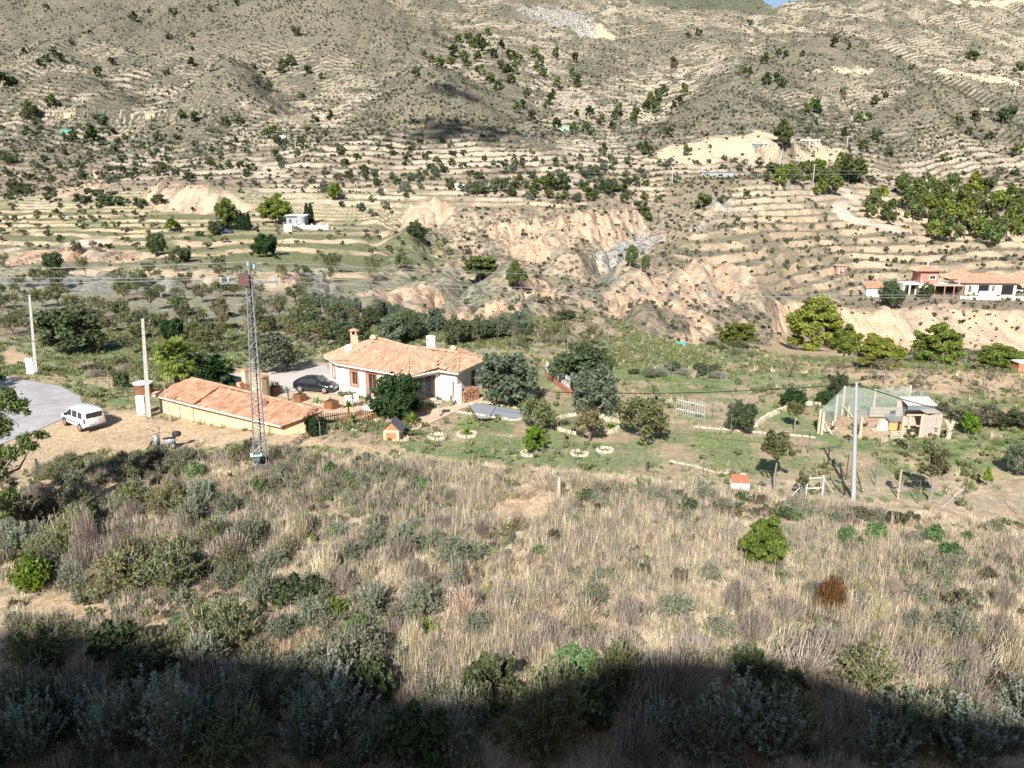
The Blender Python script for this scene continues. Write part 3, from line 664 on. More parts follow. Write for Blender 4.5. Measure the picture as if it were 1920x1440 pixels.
def ftree(kind, px, py, hp, wp, label, group=None):
    global nplant; nplant += 1
    p = site(px, py); h = max(hgt(p, py - hp), .6); w = wp / ppm(p); v = FAR[kind][nplant % 3]
    o = obj(NM[kind], v[0], None, p, random.uniform(0, 6.28)); o.scale = (w / v[2], w / v[2], h / v[1])
    return tag(o, label, 'tree', group)

# ---- trees one can point at
tree('dark_leafy', 128, 664, 92, 132, 'broad dark green tree right behind the left concrete pole')
tree('olive', 528, 697, 66, 90, 'big round olive tree left of the parked black car')
tree('citrus', 752, 784, 82, 108, 'dense dark green orange tree in front of the white house')
tree('olive', 958, 757, 90, 138, 'largest olive tree, at the right end of the house by the firewood')
tree('dark_leafy', 1085, 724, 84, 130, 'tall dark tree with yellowish tips behind the silvery olive')
tree('silver_olive', 1122, 783, 88, 104, 'silvery green olive tree behind the round stone bed')
tree('spreading_almond', 1013, 808, 62, 80, 'small umbrella shaped tree casting shade beside the grey court')
tree('brown_almond', 1106, 828, 62, 76, 'brownish tree standing inside the round stone bed')
tree('spreading_almond', 1212, 824, 78, 114, 'wide spreading brown green tree right of the round stone bed')
tree('lime_green', 1002, 848, 50, 52, 'bright yellow green fruit tree in a small stone ring')
tree('citrus', 585, 818, 36, 36, 'small round citrus tree at the corner of the tiled garage')
tree('citrus', 325, 640, 40, 50, 'bright green fruit tree directly behind the fan palm').children
tree('dark_leafy', 228, 729, 34, 34, 'small dark tree by the brown water tank')
for a in [('pine', 1524, 658, 106, 112, 'tallest pine below the pink cliff, with a full rounded crown'), ('pine', 1582, 672, 62, 62, 'pine leaning right beside the tallest pine below the cliff'),
          ('pine', 1640, 692, 66, 104, 'low wide pine between two taller pines below the cliff'), ('pine', 1752, 686, 82, 92, 'dense round pine below the red house cliff'),
          ('pine', 1868, 694, 48, 92, 'low pine at the right edge below the pink cliff'), ('pine', 1384, 650, 48, 74, 'pair crowned pine above the green bushes left of the cliff'),
          ('dark_pine', 902, 528, 48, 82, 'wide dark pine at the rim of the ravine'), ('dark_pine', 966, 546, 56, 42, 'narrow topped pine beside the wide dark pine at the ravine'),
          ('dark_pine', 1181, 504, 46, 30, 'pine standing at the foot of the grey marl slope'), ('dark_pine', 1210, 514, 36, 20, 'slim pine right of the pine at the grey marl slope'),
          ('pine', 1432, 1066, 92, 88, 'young yellow green pine alone in the dry field'), ('tall_pine', 1465, 296, 66, 40, 'tall two tiered pine on the bare levelled terrace'),
          ('pine', 427, 428, 58, 46, 'rounded pine behind the cypress row'), ('pine', 518, 420, 54, 66, 'wide umbrella pine left of the grey far house'),
          ('pine', 629, 374, 34, 36, 'yellowish pine beside the short grey lane'), ('dark_leafy', 783, 449, 38, 42, 'dark tree alone on the slope left of the ravine'),
          ('citrus', 500, 481, 40, 48, 'bright green round tree below the far grey house'), ('dark_leafy', 296, 479, 46, 44, 'dark brownish tree on the left orchard terrace'),
          ('dark_leafy', 341, 492, 32, 46, 'broad dark bush tree right of the brownish orchard tree'), ('lime_green', 322, 435, 24, 28, 'small yellow green tree above the left orchard'),
          ('dark_leafy', 407, 439, 28, 38, 'dark tree beside the far parked car'), ('dark_leafy', 1670, 578, 56, 50, 'dense green tree left of the red house'),
          ('dark_leafy', 1735, 560, 28, 30, 'small dark tree in front of the red house porch'), ('dark_leafy', 102, 510, 40, 46, 'dark tree on the left orchard under the power lines'),
          ('dark_leafy', 1060, 600, 22, 44, 'dark bush on the pink bank rim')]: tree(*a)
for px, py, h_, w_, lab in [(1452, 922, 116, 76, 'slender grey leaved tree beside the orange brick grill'), (1740, 940, 106, 66, 'yellowing tree with a crooked trunk near the right fence'),
    (1490, 808, 58, 44, 'small tree at the end of the raised stone bed'), (1700, 848, 46, 28, 'sapling in front of the pallet gate of the chicken run'), (1595, 834, 44, 24, 'sapling in front of the chicken run posts'),
    (1816, 816, 46, 34, 'bright sapling right of the chicken shed'), (1848, 916, 40, 18, 'thin yellow green sapling on the grass at the right'), (1683, 928, 50, 30, 'thin sapling left of the yellowing tree'),
    (1226, 762, 42, 18, 'slim upright sapling behind the spreading tree'), (1502, 935, 52, 34, 'bare sapling left of the low white frame')]:
    tree({1740: 'yellowing', 1848: 'lime_green', 1816: 'lime_green', 1452: 'standard', 1490: 'standard'}.get(px, 'young'), px, py, h_, w_, lab)
tree('dark_leafy', 1390, 810, 60, 62, 'rounded grey green tree left of the raised stone bed')
tree('citrus', 1487, 766, 34, 50, 'dark glossy tree at the near end of the raised bed'); tree('citrus', 1545, 757, 22, 46, 'low glossy bush behind the netting corner')
tree('olive', 1908, 892, 58, 54, 'olive tree cut by the right edge of the picture')
tree('dark_leafy', 1570, 740, 44, 36, 'dark young tree behind the chicken run net')
for i, (px, py, h_, w_) in enumerate([(1660, 722, 50, 66), (1738, 736, 56, 56), (1845, 744, 60, 80), (1568, 722, 46, 52), (1906, 744, 48, 56), (1480, 702, 30, 30)]):
    tree('bare_almond', px, py, h_, w_, ['leafless almond tree left of the three behind the chicken run', 'leafless almond tree directly behind the chicken shed roof', 'wide leafless almond tree with black branches at the right', 'leafless almond tree behind the green netting', 'leafless almond tree at the right edge of the picture', 'small leafless tree left of the bare almonds'][i])
# hedge-like rows of clipped olives
for n_, (x0, y0, x1, y1, k_, g_) in enumerate([(578, 575, 668, 586, 8, 'olives in the clipped row left of the pink bank'), (706, 586, 798, 616, 8, 'olives in the clipped row above the house roof')]):
    for i in range(k_):
        t_ = i / (k_ - 1); tree('silver_olive', x0 + (x1 - x0) * t_, y0 + (y1 - y0) * t_, 26, 26, ORD[i] + ' small olive from left ' + ('in the clipped row beside the pink bank' if n_ == 0 else 'in the clipped row above the white house roof'), g_)
for i, (px, h_) in enumerate([(428, 46), (434, 44), (441, 42), (447, 40), (453, 38), (460, 34), (467, 36)]):
    tree('cypress', px, 430 + i * .4, h_, 10, ORD[i] + ' dark cypress from left in the row by the far grey house', 'cypresses in the row by the far grey house')
for i, px in enumerate((576, 584)): tree('cypress', px, 421, 42, 11, ('left' if i == 0 else 'right') + ' cypress of the pair beside the far grey house')
# orchard behind the road: every tree
LOOK = {'almond': 'leafy almond', 'half_bare_almond': 'thinning almond', 'brown_almond': 'browning almond', 'bare_almond': 'leafless almond', 'dark_leafy': 'dark leafy', 'olive': 'grey green olive', 'brown': 'brownish', 'round': 'dark round', 'pine': 'dark pine', 'green_pine': 'green pine', 'bright_pine': 'yellow green pine'}
def relabel(items, where, per=11):
    '''items: (object, px, py, kind); says which one by its look, its row and its place in the row'''
    items = sorted(items, key=lambda t: -t[2]); nb = max(1, round(len(items) / per)); sz = math.ceil(len(items) / nb)
    for b_ in range(nb):
        row = sorted(items[b_ * sz:(b_ + 1) * sz], key=lambda t: t[1])
        for i, (o, x, y, k_) in enumerate(row):
            rw = '' if nb == 1 else (' in nearest row' if b_ == 0 else ' in farthest row' if b_ == nb - 1 else ' in %s row' % ORD[b_])
            o['label'] = '%s %s, %s from left%s %s' % (LOOK.get(k_, k_.replace('_', ' ')), o.name.split('.')[0].split('_')[-1] if 'tree' not in o.name else 'tree', ORD[i], rw, where)
def orchard(poly, n, kinds, hp, wp, label, group, mind=18, seed=1, far=False, row=None, name=None):
    rng = np.random.default_rng(seed); pts = []; xs = [p[0] for p in poly]; ys = [p[1] for p in poly]; tries = 0
    while len(pts) < n and tries < n * 60:
        tries += 1; x = rng.uniform(min(xs), max(xs)); y = rng.uniform(min(ys), max(ys))
        if row: y = round(y / row) * row + rng.normal() * .6
        if not inpoly([x], [y], poly)[0]: continue
        if any(abs(x - a) < mind and abs(y - b) < mind * .42 for a, b in pts + KEEP): continue
        pts.append((x, y))
    its = []
    for x, y in pts:
        k_ = kinds[rng.integers(len(kinds))]; yy = (y - min(ys)) / (max(ys) - min(ys) + 1e-6); s = .75 + .5 * yy
        h_ = hp * s * rng.uniform(.75, 1.25); w_ = wp * s * rng.uniform(.75, 1.25)
        its.append(((ftree if far else tree)(k_, x, y, h_, w_, label, group), x, y, k_))
    relabel(its, label)
KEEP = [(128, 664), (528, 697), (322, 642), (500, 481), (296, 479), (341, 492), (102, 510), (620, 580), (660, 585), (750, 600), (490, 520)]
orchard([(0, 500), (480, 490), (860, 500), (640, 530), (560, 560), (640, 600), (700, 640), (600, 660), (380, 690), (240, 680), (60, 650), (0, 640)], 84, ['almond', 'half_bare_almond', 'brown_almond', 'almond', 'half_bare_almond'], 38, 44, 'of the orchard behind the road', 'almond trees of the orchard behind the road', 24, 3)
orchard([(560, 600), (700, 600), (840, 620), (960, 620), (1000, 650), (840, 650), (620, 660), (540, 640)], 16, ['dark_leafy', 'olive', 'almond'], 44, 56, 'of the belt behind the house', 'trees of the green belt behind the house', 26, 4)
orchard([(820, 628), (1100, 618), (1180, 640), (1100, 660), (900, 650)], 12, ['bare_almond', 'half_bare_almond'], 34, 40, 'below the pink bank', 'half leafless trees below the pink bank', 24, 5)
orchard([(480, 425), (860, 440), (880, 480), (600, 492), (470, 470)], 26, ['almond', 'brown'], 12, 14, 'below the far grey house', 'small almonds on the green terraces', 14, 6, True, 10)
orchard([(0, 375), (300, 392), (420, 440), (460, 470), (0, 470)], 46, ['almond', 'brown', 'round'], 13, 17, 'on the left orchard terraces', 'small almonds on the left terraces', 16, 7, True, 13)
# ---- scattered pines, olives and carobs of the terraced slope
def fgroup(pts, kinds, hp, wp, where, group, seed, per=12, dx=0, sc=1.):
    rng = np.random.default_rng(seed); its = []
    for q in pts:
        x, y = q[0] * sc + dx, q[1] * sc; f = q[2] if len(q) > 2 else rng.uniform(.8, 1.2); k_ = kinds[rng.integers(len(kinds))]
        its.append((ftree(k_, x, y + hp * f * .5, hp * f, wp * f, where, group), x, y, k_))
    relabel(its, where, per); return its
A_ = [(500,60,1.3),(650,40),(790,30),(175,25),(890,10),(1115,115,1.3),(635,135),(725,130,.8),(270,155),(200,195,1.2),(225,210,1.3),(180,215,1.2),(95,190),(420,228,1.2),(370,265,1.3),(715,230,1.2),(625,270),(15,300,2),(50,305,1.3),(340,120,.7),(560,40,.7),(720,180,.6),(830,210,.6),(150,235,1.1)]
fgroup(A_, ['pine', 'round'], 15, 16, 'on the upper left slope', 'trees on the upper left slope', 1, 12, 0, .5)
A_ = [(1055,260,1.2),(1090,225,1.4),(1155,262,1.2),(1060,235),(1205,285),(965,295,1.2),(1010,320),(985,275),(950,245,.8),(110,405,1.8),(130,420,1.7),(95,430,1.3),(195,380,1.8),(140,455,1.3),(275,505,1.2),(340,500,2),(375,445,1.7),(415,490,1.3),(595,510,1.3),(580,570,1.4),(610,625,1.3),(685,428,1.2),(735,437,1.3),(845,455,1.3),(900,450,1.3),(1020,410,.9),(1025,485,1.2),(1045,520,1.3),(1125,530,1.2),(1180,450,1.3),(1235,430,1.2),(1160,490),(1280,560,1.3),(455,635,1.4),(710,660,1.4),(785,665),(1070,530,.9),(1000,500),(510,640,.9),(300,620,1.1),(20,580,1.6),(60,590,1.3),(250,510,1.2),(180,640),(1130,360,1.1)]
fgroup(A_, ['pine', 'green_pine', 'round', 'green_pine'], 16, 17, 'between the left knolls', 'trees around the left knolls', 2, 12, 0, .5)
A_ = [(1590,200),(1620,225,1.2),(1650,235,1.3),(1560,270,1.2),(1720,150,1.3),(1700,190,1.4),(1740,210,1.3),(1780,165,1.6),(1760,140,1.3),(1800,150,1.5),(1820,180,1.5),(1850,200,1.2),(1790,210,1.3),(1750,240,1.2),(1800,260,1.3),(1840,290,1.2),(1870,320,1.3),(1880,240,1.2),(1900,260,1.3),(1910,200),(1920,300,1.2),(1885,165),(1830,120,.9),(1690,230,1.2)]
fgroup(A_, ['green_pine', 'pine', 'green_pine'], 17, 18, 'on the ridge above the central knoll', 'pines on the ridge above the central knoll', 3, 12, 0, .5)
A_ = [(85,195,1.3),(105,225,1.4),(115,270,1.4),(95,250,1.2),(165,195),(235,215,1.2),(5,215,1.5),(8,255,1.5),(30,215),(55,350,1.3),(170,310,1.3),(145,370,1.4),(150,350),(130,390,1.1),(75,435,1.5),(20,400,1.5),(40,390,1.2),(290,420,1.4),(245,425),(400,410,1.4),(460,420,1.5),(455,440,1.4),(385,430,1.3),(500,400,1.4),(520,370,1.6),(545,360,1.5),(540,400,1.4),(570,340,1.5),(645,335,1.4),(625,380,1.3),(600,395,1.1),(335,450,1.3),(165,465,1.5),(230,480,1.5),(275,480,1.5),(240,290,1.3),(245,310,1.2),(225,270,1.1),(590,495,1.2),(495,555,1.6),(520,565,1.2),(480,550,1.1),(340,560,1.5),(375,470,1.2),(300,500,1.2)]
fgroup(A_, ['pine', 'green_pine'], 17, 15, 'in the valley between the two big knolls', 'pines of the valley between the knolls', 4, 12, 960, .5)
A_ = [(945,218,1.5),(605,235,1.4),(700,118),(660,130,.9),(890,82,.8),(1207,158,1.3),(1088,200),(1025,200),(1000,195,.9),(1260,175),(1735,210,1.3),(1715,205,1.2),(955,295,1.6),(1015,305,1.5),(865,265,1.3),(895,265),(990,290,1.3),(1895,255,1.6),(1150,400,1.8),(1105,405,1.2),(1130,385,1.3),(1360,375,1.3),(1735,435,1.5),(1675,450,1.3),(1365,500,1.6),(1840,430,2.2),(1870,410,1.5),(1890,560,1.6),(1105,485,1),(1790,510,1.2),(1665,670,1.2),(1710,490,1.1),(1240,340,.9),(1400,355,.9),(1500,250,.8),(1620,590,1.2),(1250,495,1.3),(1320,545,1.4),(1410,565,1.4),(1300,440,1.3),(1330,440,1.2),(1450,215,.8),(660,560,1.5),(740,550,.6)]
fgroup(A_, ['pine', 'round', 'green_pine'], 16, 16, 'on the right hand slope', 'trees on the right hand slope', 5, 12, 960, .5)
# olive and carob orchard along the foot of the slope
A_ = [(632,330),(655,322),(685,320),(703,325),(708,340,1.2),(735,330),(745,338),(752,352),(762,352),(770,332),(781,325),(790,335),(800,322),(812,330),(820,325),(788,348),(700,372),(715,360),(608,342,.8),(605,350),(476,342,.9),(450,345,.8),(415,342,.8),(354,330,1.2),(540,340,.8),(585,338,.8),(573,348,.7),(507,334,.7),(760,365,.9),(640,382,.9),(678,388,1.3),(700,398,1.1),(722,385,1.2)]
fgroup(A_, ['olive', 'round', 'olive'], 15, 19, 'of the olive grove left of centre', 'olives along the foot of the slope', 6, 11)
A_ = [(843,343,1.4),(870,350,1.3),(884,352,1.6),(898,350,1.7),(911,351,1.6),(937,346,2),(930,340,1.2),(965,345,1.2),(985,345,1.1),(1015,345,1.6),(1030,340,2.2),(1045,336,2.2),(1060,342,1.8),(1085,345,1.3),(1098,350,1.3),(1130,343,2),(1140,350,1.6),(1165,346,2.2),(1120,352,1.2),(1000,362,1.2),(960,360,1.1),(1030,362,1.3),(1060,366,1.2),(1105,362,1.4),(1085,368,1.1),(1170,372,1.2),(1200,385,1.5),(1208,395,1.4),(1215,405,1.2),(1150,300),(1130,312,1.1),(1180,300,1.2),(1100,325,1.2),(1115,318,1.4),(1240,305,1.1),(1255,305,1.2),(1315,376,2.),(1355,374,1.3),(1400,365,1)]
fgroup(A_, ['round', 'green_pine', 'olive', 'round'], 16, 20, 'of the dark grove right of centre', 'trees of the dark grove above the ravine', 7, 13)
# pine wood at the right
A_ = [(1445,322,1.2),(1460,330,1.1),(1480,318,1),(1497,330,1.1),(1520,322,1.1),(1532,310,1),(1545,335,1.2),(1560,345,1.2),(1563,330,1),(1590,315,1.7),(1575,305,1.2),(1605,320,1.3),(1510,312,.8),(1538,350,.9)]
fgroup(A_, ['bright_pine', 'green_pine'], 34, 34, 'of the grove above the track', 'pines of the grove above the track', 8, 14)
A_ = [(1635,378),(1650,365),(1632,395,.7),(1665,395,1.1),(1690,345),(1700,370,1.2),(1720,360,1.3),(1712,395,1.1),(1745,350,1.1),(1760,365,1.3),(1740,385,1.3),(1770,385,1.2),(1755,410,1.2),(1785,400,1.3),(1795,370,1.2),(1820,360,1.3),(1835,380,1.3),(1812,395,1.2),(1850,400,1.2),(1870,375,1.2),(1890,365,1.1),(1910,380,1.3),(1900,405,1.2),(1865,425,1.2),(1835,425,1.3),(1808,425,1.2),(1780,430,1.2),(1750,430,1.1),(1855,440,1.3),(1670,410,.6),(1885,430,1.1),(1915,420,1.2),(1825,340,1.),(1780,345,1.),(1848,350,1.)]
fgroup(A_, ['bright_pine', 'bright_pine', 'green_pine'], 40, 36, 'of the pine wood at the right', 'pines of the wood at the right', 9, 12)
orchard([(0, 225), (300, 245), (620, 250), (980, 275), (1000, 345), (620, 340), (300, 345), (0, 340)], 110, ['round', 'olive', 'green_pine', 'round'], 13, 17, 'of the left terraces at the slope foot', 'small trees of the left terraces at the slope foot', 16, 14, True)
orchard([(1000, 285), (1200, 295), (1240, 330), (1260, 380), (1100, 385), (900, 375), (860, 340)], 46, ['round', 'olive', 'green_pine'], 14, 19, 'of the terraces above the ravine', 'small trees above the ravine', 14, 15, True)
orchard([(0, 345), (200, 370), (300, 385), (280, 395), (0, 375)], 16, ['round'], 17, 30, 'of the dark band at the left edge', 'trees of the dark band at the left edge', 12, 16, True)
orchard([(1240, 300), (1440, 300), (1640, 340), (1920, 320), (1920, 345), (1640, 350), (1420, 335)], 40, ['round', 'olive', 'brown'], 12, 17, 'of the terraces around the grove', 'small trees around the grove', 16, 17, True)
rng = np.random.default_rng(11)
A_ = []
for y, x0, x1 in ((452, 1300, 1900), (470, 1310, 1700), (487, 1330, 1800), (502, 1460, 1560), (520, 1560, 1640), (425, 1350, 1620), (408, 1370, 1560)):
    A_ += [(x + rng.normal() * 6, y + rng.normal() * 1.5) for x in np.arange(x0, x1, 34) if rng.random() < .8]
fgroup(A_, ['olive', 'round', 'almond'], 10, 12, 'on the terraces below the pine wood', 'small trees on the terraces below the pine wood', 12, 14)

# ------------------------------------------------------------------ scattered cover that nobody could count
def src(name, me): return bpy.data.objects.new(name, me)
def scatter(name, pts, scl, rot, idx, sources, kind='stuff', sz=None):
    me = bpy.data.meshes.new(name); me.vertices.add(len(pts)); me.vertices.foreach_set('co', np.asarray(pts, np.float32).ravel())
    a = me.attributes.new('scl', 'FLOAT_VECTOR', 'POINT'); S = np.stack([scl, scl, scl * (sz if sz is not None else 1)], -1).astype(np.float32); a.data.foreach_set('vector', S.ravel())
    R = np.zeros((len(pts), 3), np.float32); R[:, 2] = rot; a = me.attributes.new('rot', 'FLOAT_VECTOR', 'POINT'); a.data.foreach_set('vector', R.ravel())
    a = me.attributes.new('idx', 'INT', 'POINT'); a.data.foreach_set('value', np.asarray(idx, np.int32))
    o = obj(name, me, kind=kind)
    g = bpy.data.node_groups.new(name, 'GeometryNodeTree'); g.interface.new_socket('Geometry', in_out='INPUT', socket_type='NodeSocketGeometry'); g.interface.new_socket('Geometry', in_out='OUTPUT', socket_type='NodeSocketGeometry')
    gi = g.nodes.new('NodeGroupInput'); go = g.nodes.new('NodeGroupOutput'); ip = g.nodes.new('GeometryNodeInstanceOnPoints'); jn = g.nodes.new('GeometryNodeJoinGeometry')
    for s in sources:
        oi = g.nodes.new('GeometryNodeObjectInfo'); oi.inputs['Object'].default_value = s; oi.inputs['As Instance'].default_value = True; g.links.new(oi.outputs['Geometry'], jn.inputs[0])
    g.links.new(gi.outputs[0], ip.inputs['Points']); g.links.new(jn.outputs[0], ip.inputs['Instance']); ip.inputs['Pick Instance'].default_value = True
    for nm, ty, sk in (('idx', 'INT', 'Instance Index'), ('rot', 'FLOAT_VECTOR', 'Rotation'), ('scl', 'FLOAT_VECTOR', 'Scale')):
        na = g.nodes.new('GeometryNodeInputNamedAttribute'); na.data_type = ty; na.inputs[0].default_value = nm
        out = [q for q in na.outputs if q.enabled and q.name == 'Attribute'][0]
        if sk == 'Rotation':
            er = g.nodes.new('FunctionNodeEulerToRotation'); g.links.new(out, er.inputs[0]); out = er.outputs[0]
        g.links.new(out, ip.inputs[sk])
    g.links.new(ip.outputs[0], go.inputs[0]); md = o.modifiers.new('scatter', 'NODES'); md.node_group = g
    return o
def tuft(n, h, r, w, m, seed, lean=.35, name='tuft'):
    rng = np.random.default_rng(seed); V, Q = [], []
    for k in range(n):
        a = rng.random() * 6.28; b = rng.random() ** .5 * r; o = np.array((b * math.cos(a), b * math.sin(a), -.03)); hh = h * rng.uniform(.5, 1.1)
        a2 = a + rng.normal() * .8; d = np.array((math.cos(a2), math.sin(a2), 0)) * hh * lean * rng.uniform(.2, 1.4)
        s = np.array((-math.sin(a2), math.cos(a2), 0)) * w * rng.uniform(.6, 1.2)
        p1 = o + (0, 0, hh * .55) + d * .35; p2 = o + (0, 0, hh) + d
        i = len(V) * 1; V += [o - s, o + s, p1 + s * .8, p1 - s * .8, p2 + s * .25, p2 - s * .25]; Q += [(i, i+1, i+2, i+3), (i+3, i+2, i+4, i+5)]
    return fast_mesh(name, V, Q, m, rng.random(len(Q)))
def shrub(n, W, H, size, m, seed, K=12, el=1.6, spike=0, name='shrub', low=-.2, shell=.3, rr=1.):
    rng = np.random.default_rng(seed); C_, R_ = envelope(W / 2 * .7, H * .38, H * .42, K, rng, .3, low)
    R_ = np.array(R_) * rr
    V, Q, t = cloud(C_, R_, n, size, rng, el=el, shell=shell, outn=.3, flat=min(1.2, H / W + .3))
    V[:, 2] = np.maximum(V[:, 2], -.05)
    return fast_mesh(name, V, Q, m, t)
def spray(n, W, H, w, m, seed, leaf=None, name='shrub', curl=.3, base=.12, flower=None, arch=0):
    """many stems fanning out of one root, with or without leaves along them"""
    rng = np.random.default_rng(seed); V, Q, T, MI = [], [], [], []
    for k in range(n):
        a = rng.random() * 6.28; e = rng.random() ** .7; r = W / 2 * e; hh = H * math.sqrt(max(.05, 1 - (e * .85) ** 2)) * rng.uniform(.6, 1.08)
        o = np.array((math.cos(a), math.sin(a), 0)) * base * rng.random(); tip = np.array((math.cos(a) * r, math.sin(a) * r, hh)); tip[:2] += rng.normal(size=2) * W * .04
        mid = o + (tip - o) * .5 + np.array((math.cos(a), math.sin(a), 0)) * curl * r * .4 + (0, 0, hh * .08)
        if arch:
            mid = mid + np.array((0, 0, hh * (.25 + .35 * arch))) + rng.normal(size=3) * W * .07; tip = np.array((tip[0] * 1.1, tip[1] * 1.1, tip[2] * (1 - arch * rng.random() * .9)))
        s = np.array((-math.sin(a + 1), math.cos(a + 1), 0)) * w; tt = rng.random(); i = len(V)
        V += [o - s, o + s, mid + s * .8, mid - s * .8, tip + s * .4, tip - s * .4]; Q += [(i, i+1, i+2, i+3), (i+3, i+2, i+4, i+5)]; T += [tt, tt]; MI += [0, 0]
        if leaf:
            ls, lk = leaf
            for j in range(lk):
                u = rng.uniform(.3, 1.02); p = o * (1-u)**2 + 2*u*(1-u)*mid + u*u*tip + rng.normal(size=3) * ls * .8; nrm = rng.normal(size=3); nrm /= np.linalg.norm(nrm)
                v_, q_ = quads(p[None], nrm[None], np.array([ls * rng.uniform(.5, 1.1)]), 1.7, rng); i = len(V); V += list(v_); Q.append((i, i+1, i+2, i+3)); T.append(rng.random()); MI.append(2 if (flower and u > .86) else 1)
    mm = m if isinstance(m, list) else [m]
    me = fast_mesh(name, V, Q, mm, T)
    if len(mm) > 1: me.polygons.foreach_set('material_index', np.array(MI, np.int32))
    return me
# points over the land, weighted by a density grid (per square metre)
cell = (D2[:, 1:] - D2[:, :-1])[:-1] * (A2[1:] - A2[:-1])[:, 1:] * D2[:-1, 1:]
def pick(dens, n, seed):
    w = (dens[:-1, 1:] * cell); w[(D2[:-1, 1:] < 17)] = 0; w = np.maximum(w, 0).ravel(); w = w / w.sum(); rng = np.random.default_rng(seed); k = rng.choice(len(w), n, p=w)
    i, j = np.unravel_index(k, (NA - 1, ND - 1)); a = AZ[i] + (AZ[i+1] - AZ[i]) * rng.random(n); d = DD[j] + (DD[j+1] - DD[j]) * rng.random(n)
    x, y = d * np.sin(a), d * np.cos(a); return x, y, ground(x, y), rng
vis = (np.abs(A2) < math.radians(36.5)).astype(float)
hard = np.clip(mA + mR + mC * .8 + mS, 0, 1)
sl = [src('scrub', shrub(26, 1.5, 1.0, .24, M_scrub, 200 + i, 6)) for i in range(3)] + [src('scrub', shrub(26, 1.5, 1.1, .22, M_dryleaf, 210 + i, 6)) for i in range(2)] + [src('scrub', shrub(24, 1.6, 1., .24, M_greyg, 215, 6))]
pat = ss(fbm(XX / 22, YY / 22, 300, 4), .38, .6)
d1 = vis * (D2 > 108) * (1 - hard) * (1 - riser * .85) * (.35 + pat) * np.where((PYV > 215) & (PYV < 350), 1.7, 1.0) * (1 - mP * .4) * (1 - mM * .75) * (1 - ((PYV > 360) & (PXV < 860)) * .8) * np.clip(2.2 - D2 / 700, .8, 2) * (PYV > -40)
x, y, z, rng = pick(d1, 95000, 1)
far_s = np.clip(.6 + np.hypot(x, y) / 700, .6, 1.3)
scatter('hillside_scrub', np.stack([x, y, z], -1), far_s * (.35 + 1.0 * rng.random(len(x)) ** 2.2), rng.random(len(x)) * 6.28, rng.integers(0, 6, len(x)), sl)
FLINE = np.interp(PXV, [0, 600, 850, 1100, 1250, 1500, 1720, 1920], [868, 862, 876, 894, 912, 938, 980, 992])
# weeds and low herbs of orchards, gardens and verges
wl_ = [src('weeds', tuft(26, .42, .3, .02, M_cush, 230, .6)), src('weeds', tuft(22, .5, .25, .02, M_straw2, 231, .5)), src('weeds', tuft(24, .45, .25, .02, M_straw, 232, .5)), src('weeds', shrub(60, .8, .5, .07, M_greyg, 233, 6)), src('weeds', shrub(60, .8, .5, .07, M_ogreen, 234, 6))]
clear = np.zeros(PXV.shape, bool)
for q_ in ([(420,700),(620,680),(640,745),(780,770),(905,745),(860,775),(800,800),(690,790),(640,812),(606,800),(530,822),(285,785),(285,740)], [(860,762),(905,752),(985,768),(1005,782),(965,792),(890,780)], [(1534,812),(1578,776),(1750,776),(1760,822),(1600,822)]): clear |= inpoly(PXV, PYV, q_)
hard2 = np.clip(mA + mR + mC * .8 + mS * np.where(PXV > 1250, .35, 1), 0, 1)
dg = vis * (D2 > 45) * (D2 < 118) * (1 - hard2) * (PYV < FLINE + 12) * (1 - clear) * np.where((PXV > 820) & (PYV > 690), .16, .8) * (.15 + ss(fbm(XX / 5, YY / 5, 310, 4), .42, .62)) * np.clip(1.6 - D2 / 130, .3, 1)
x, y, z, rng = pick(dg, 17000, 2); idx = rng.choice([0, 1, 2, 3, 4], len(x), p=[.28, .05, .07, .34, .26])
gg = ground(x, y); scatter('orchard_weeds', np.stack([x, y, z], -1), .45 + .8 * rng.random(len(x)) ** 1.5, rng.random(len(x)) * 6.28, idx, wl_)

# ---- foreground field
def mixedtuft(n, h, r, w, seed, frac):
    return tuft(n, h, r, w, M_straw, seed)
gs = [src('dry_grass', tuft(46, .42, .34, .011, M_straw, 240 + i, .8)) for i in range(3)] + [src('dry_grass', tuft(40, .42, .3, .011, M_straw2, 244, .7)), src('dry_grass', tuft(30, .8, .2, .009, M_straw, 245, .4)), src('dry_grass', spray(60, .8, .5, .006, M_dead, 246, arch=.8, base=.3))]
fm = vis * (D2 < 62) * ((PYV > FLINE) | (D2 < 40)) * (1 - np.clip(mS * 1.2, 0, 1)) * (1 - mA)
fp = fbm(XX / 2.6, YY / 2.6, 320, 4)
df = fm * (.12 + ss(fp, .40, .56)) * np.where((PXV < 760) & (PYV < 1240), .55, 1) * np.clip(40 / D2, .6, 1.5)
x, y, z, rng = pick(df, 46000, 3); n = len(x)
gn = fbm(x / 4, y / 4, 333, 3) + rng.normal(size=n) * .07 + np.where(y < 29.5, .1, 0); idx = np.where(gn > .58, 3, np.where(rng.random(n) < .09, 4, np.where(rng.random(n) < .05, 5, rng.integers(0, 3, n))))
scatter('dry_grass', np.stack([x, y, z], -1), .5 + .75 * rng.random(n), rng.random(n) * 6.28, idx, gs, sz=.7 + .6 * rng.random(n))
hs_ = [src('low_herbs', shrub(110, .7, .45, .04, M_greyg, 250, 8)), src('low_herbs', shrub(110, .7, .5, .045, M_ogreen, 251, 8)), src('low_herbs', shrub(110, .7, .4, .035, M_cush, 252, 8)), src('low_herbs', shrub(110, .8, .6, .04, M_dryleaf, 253, 8)), src('low_herbs', spray(40, .6, .8, .008, [M_dead, M_greyg], 254, (.03, 6)))]
dh = np.where(D2 < 30, 2.0, 1) * fm * (.1 + ss(fbm(XX / 3.1, YY / 3.1, 340, 4), .46, .62)) * np.where(PXV < 800, 1.6, .8)
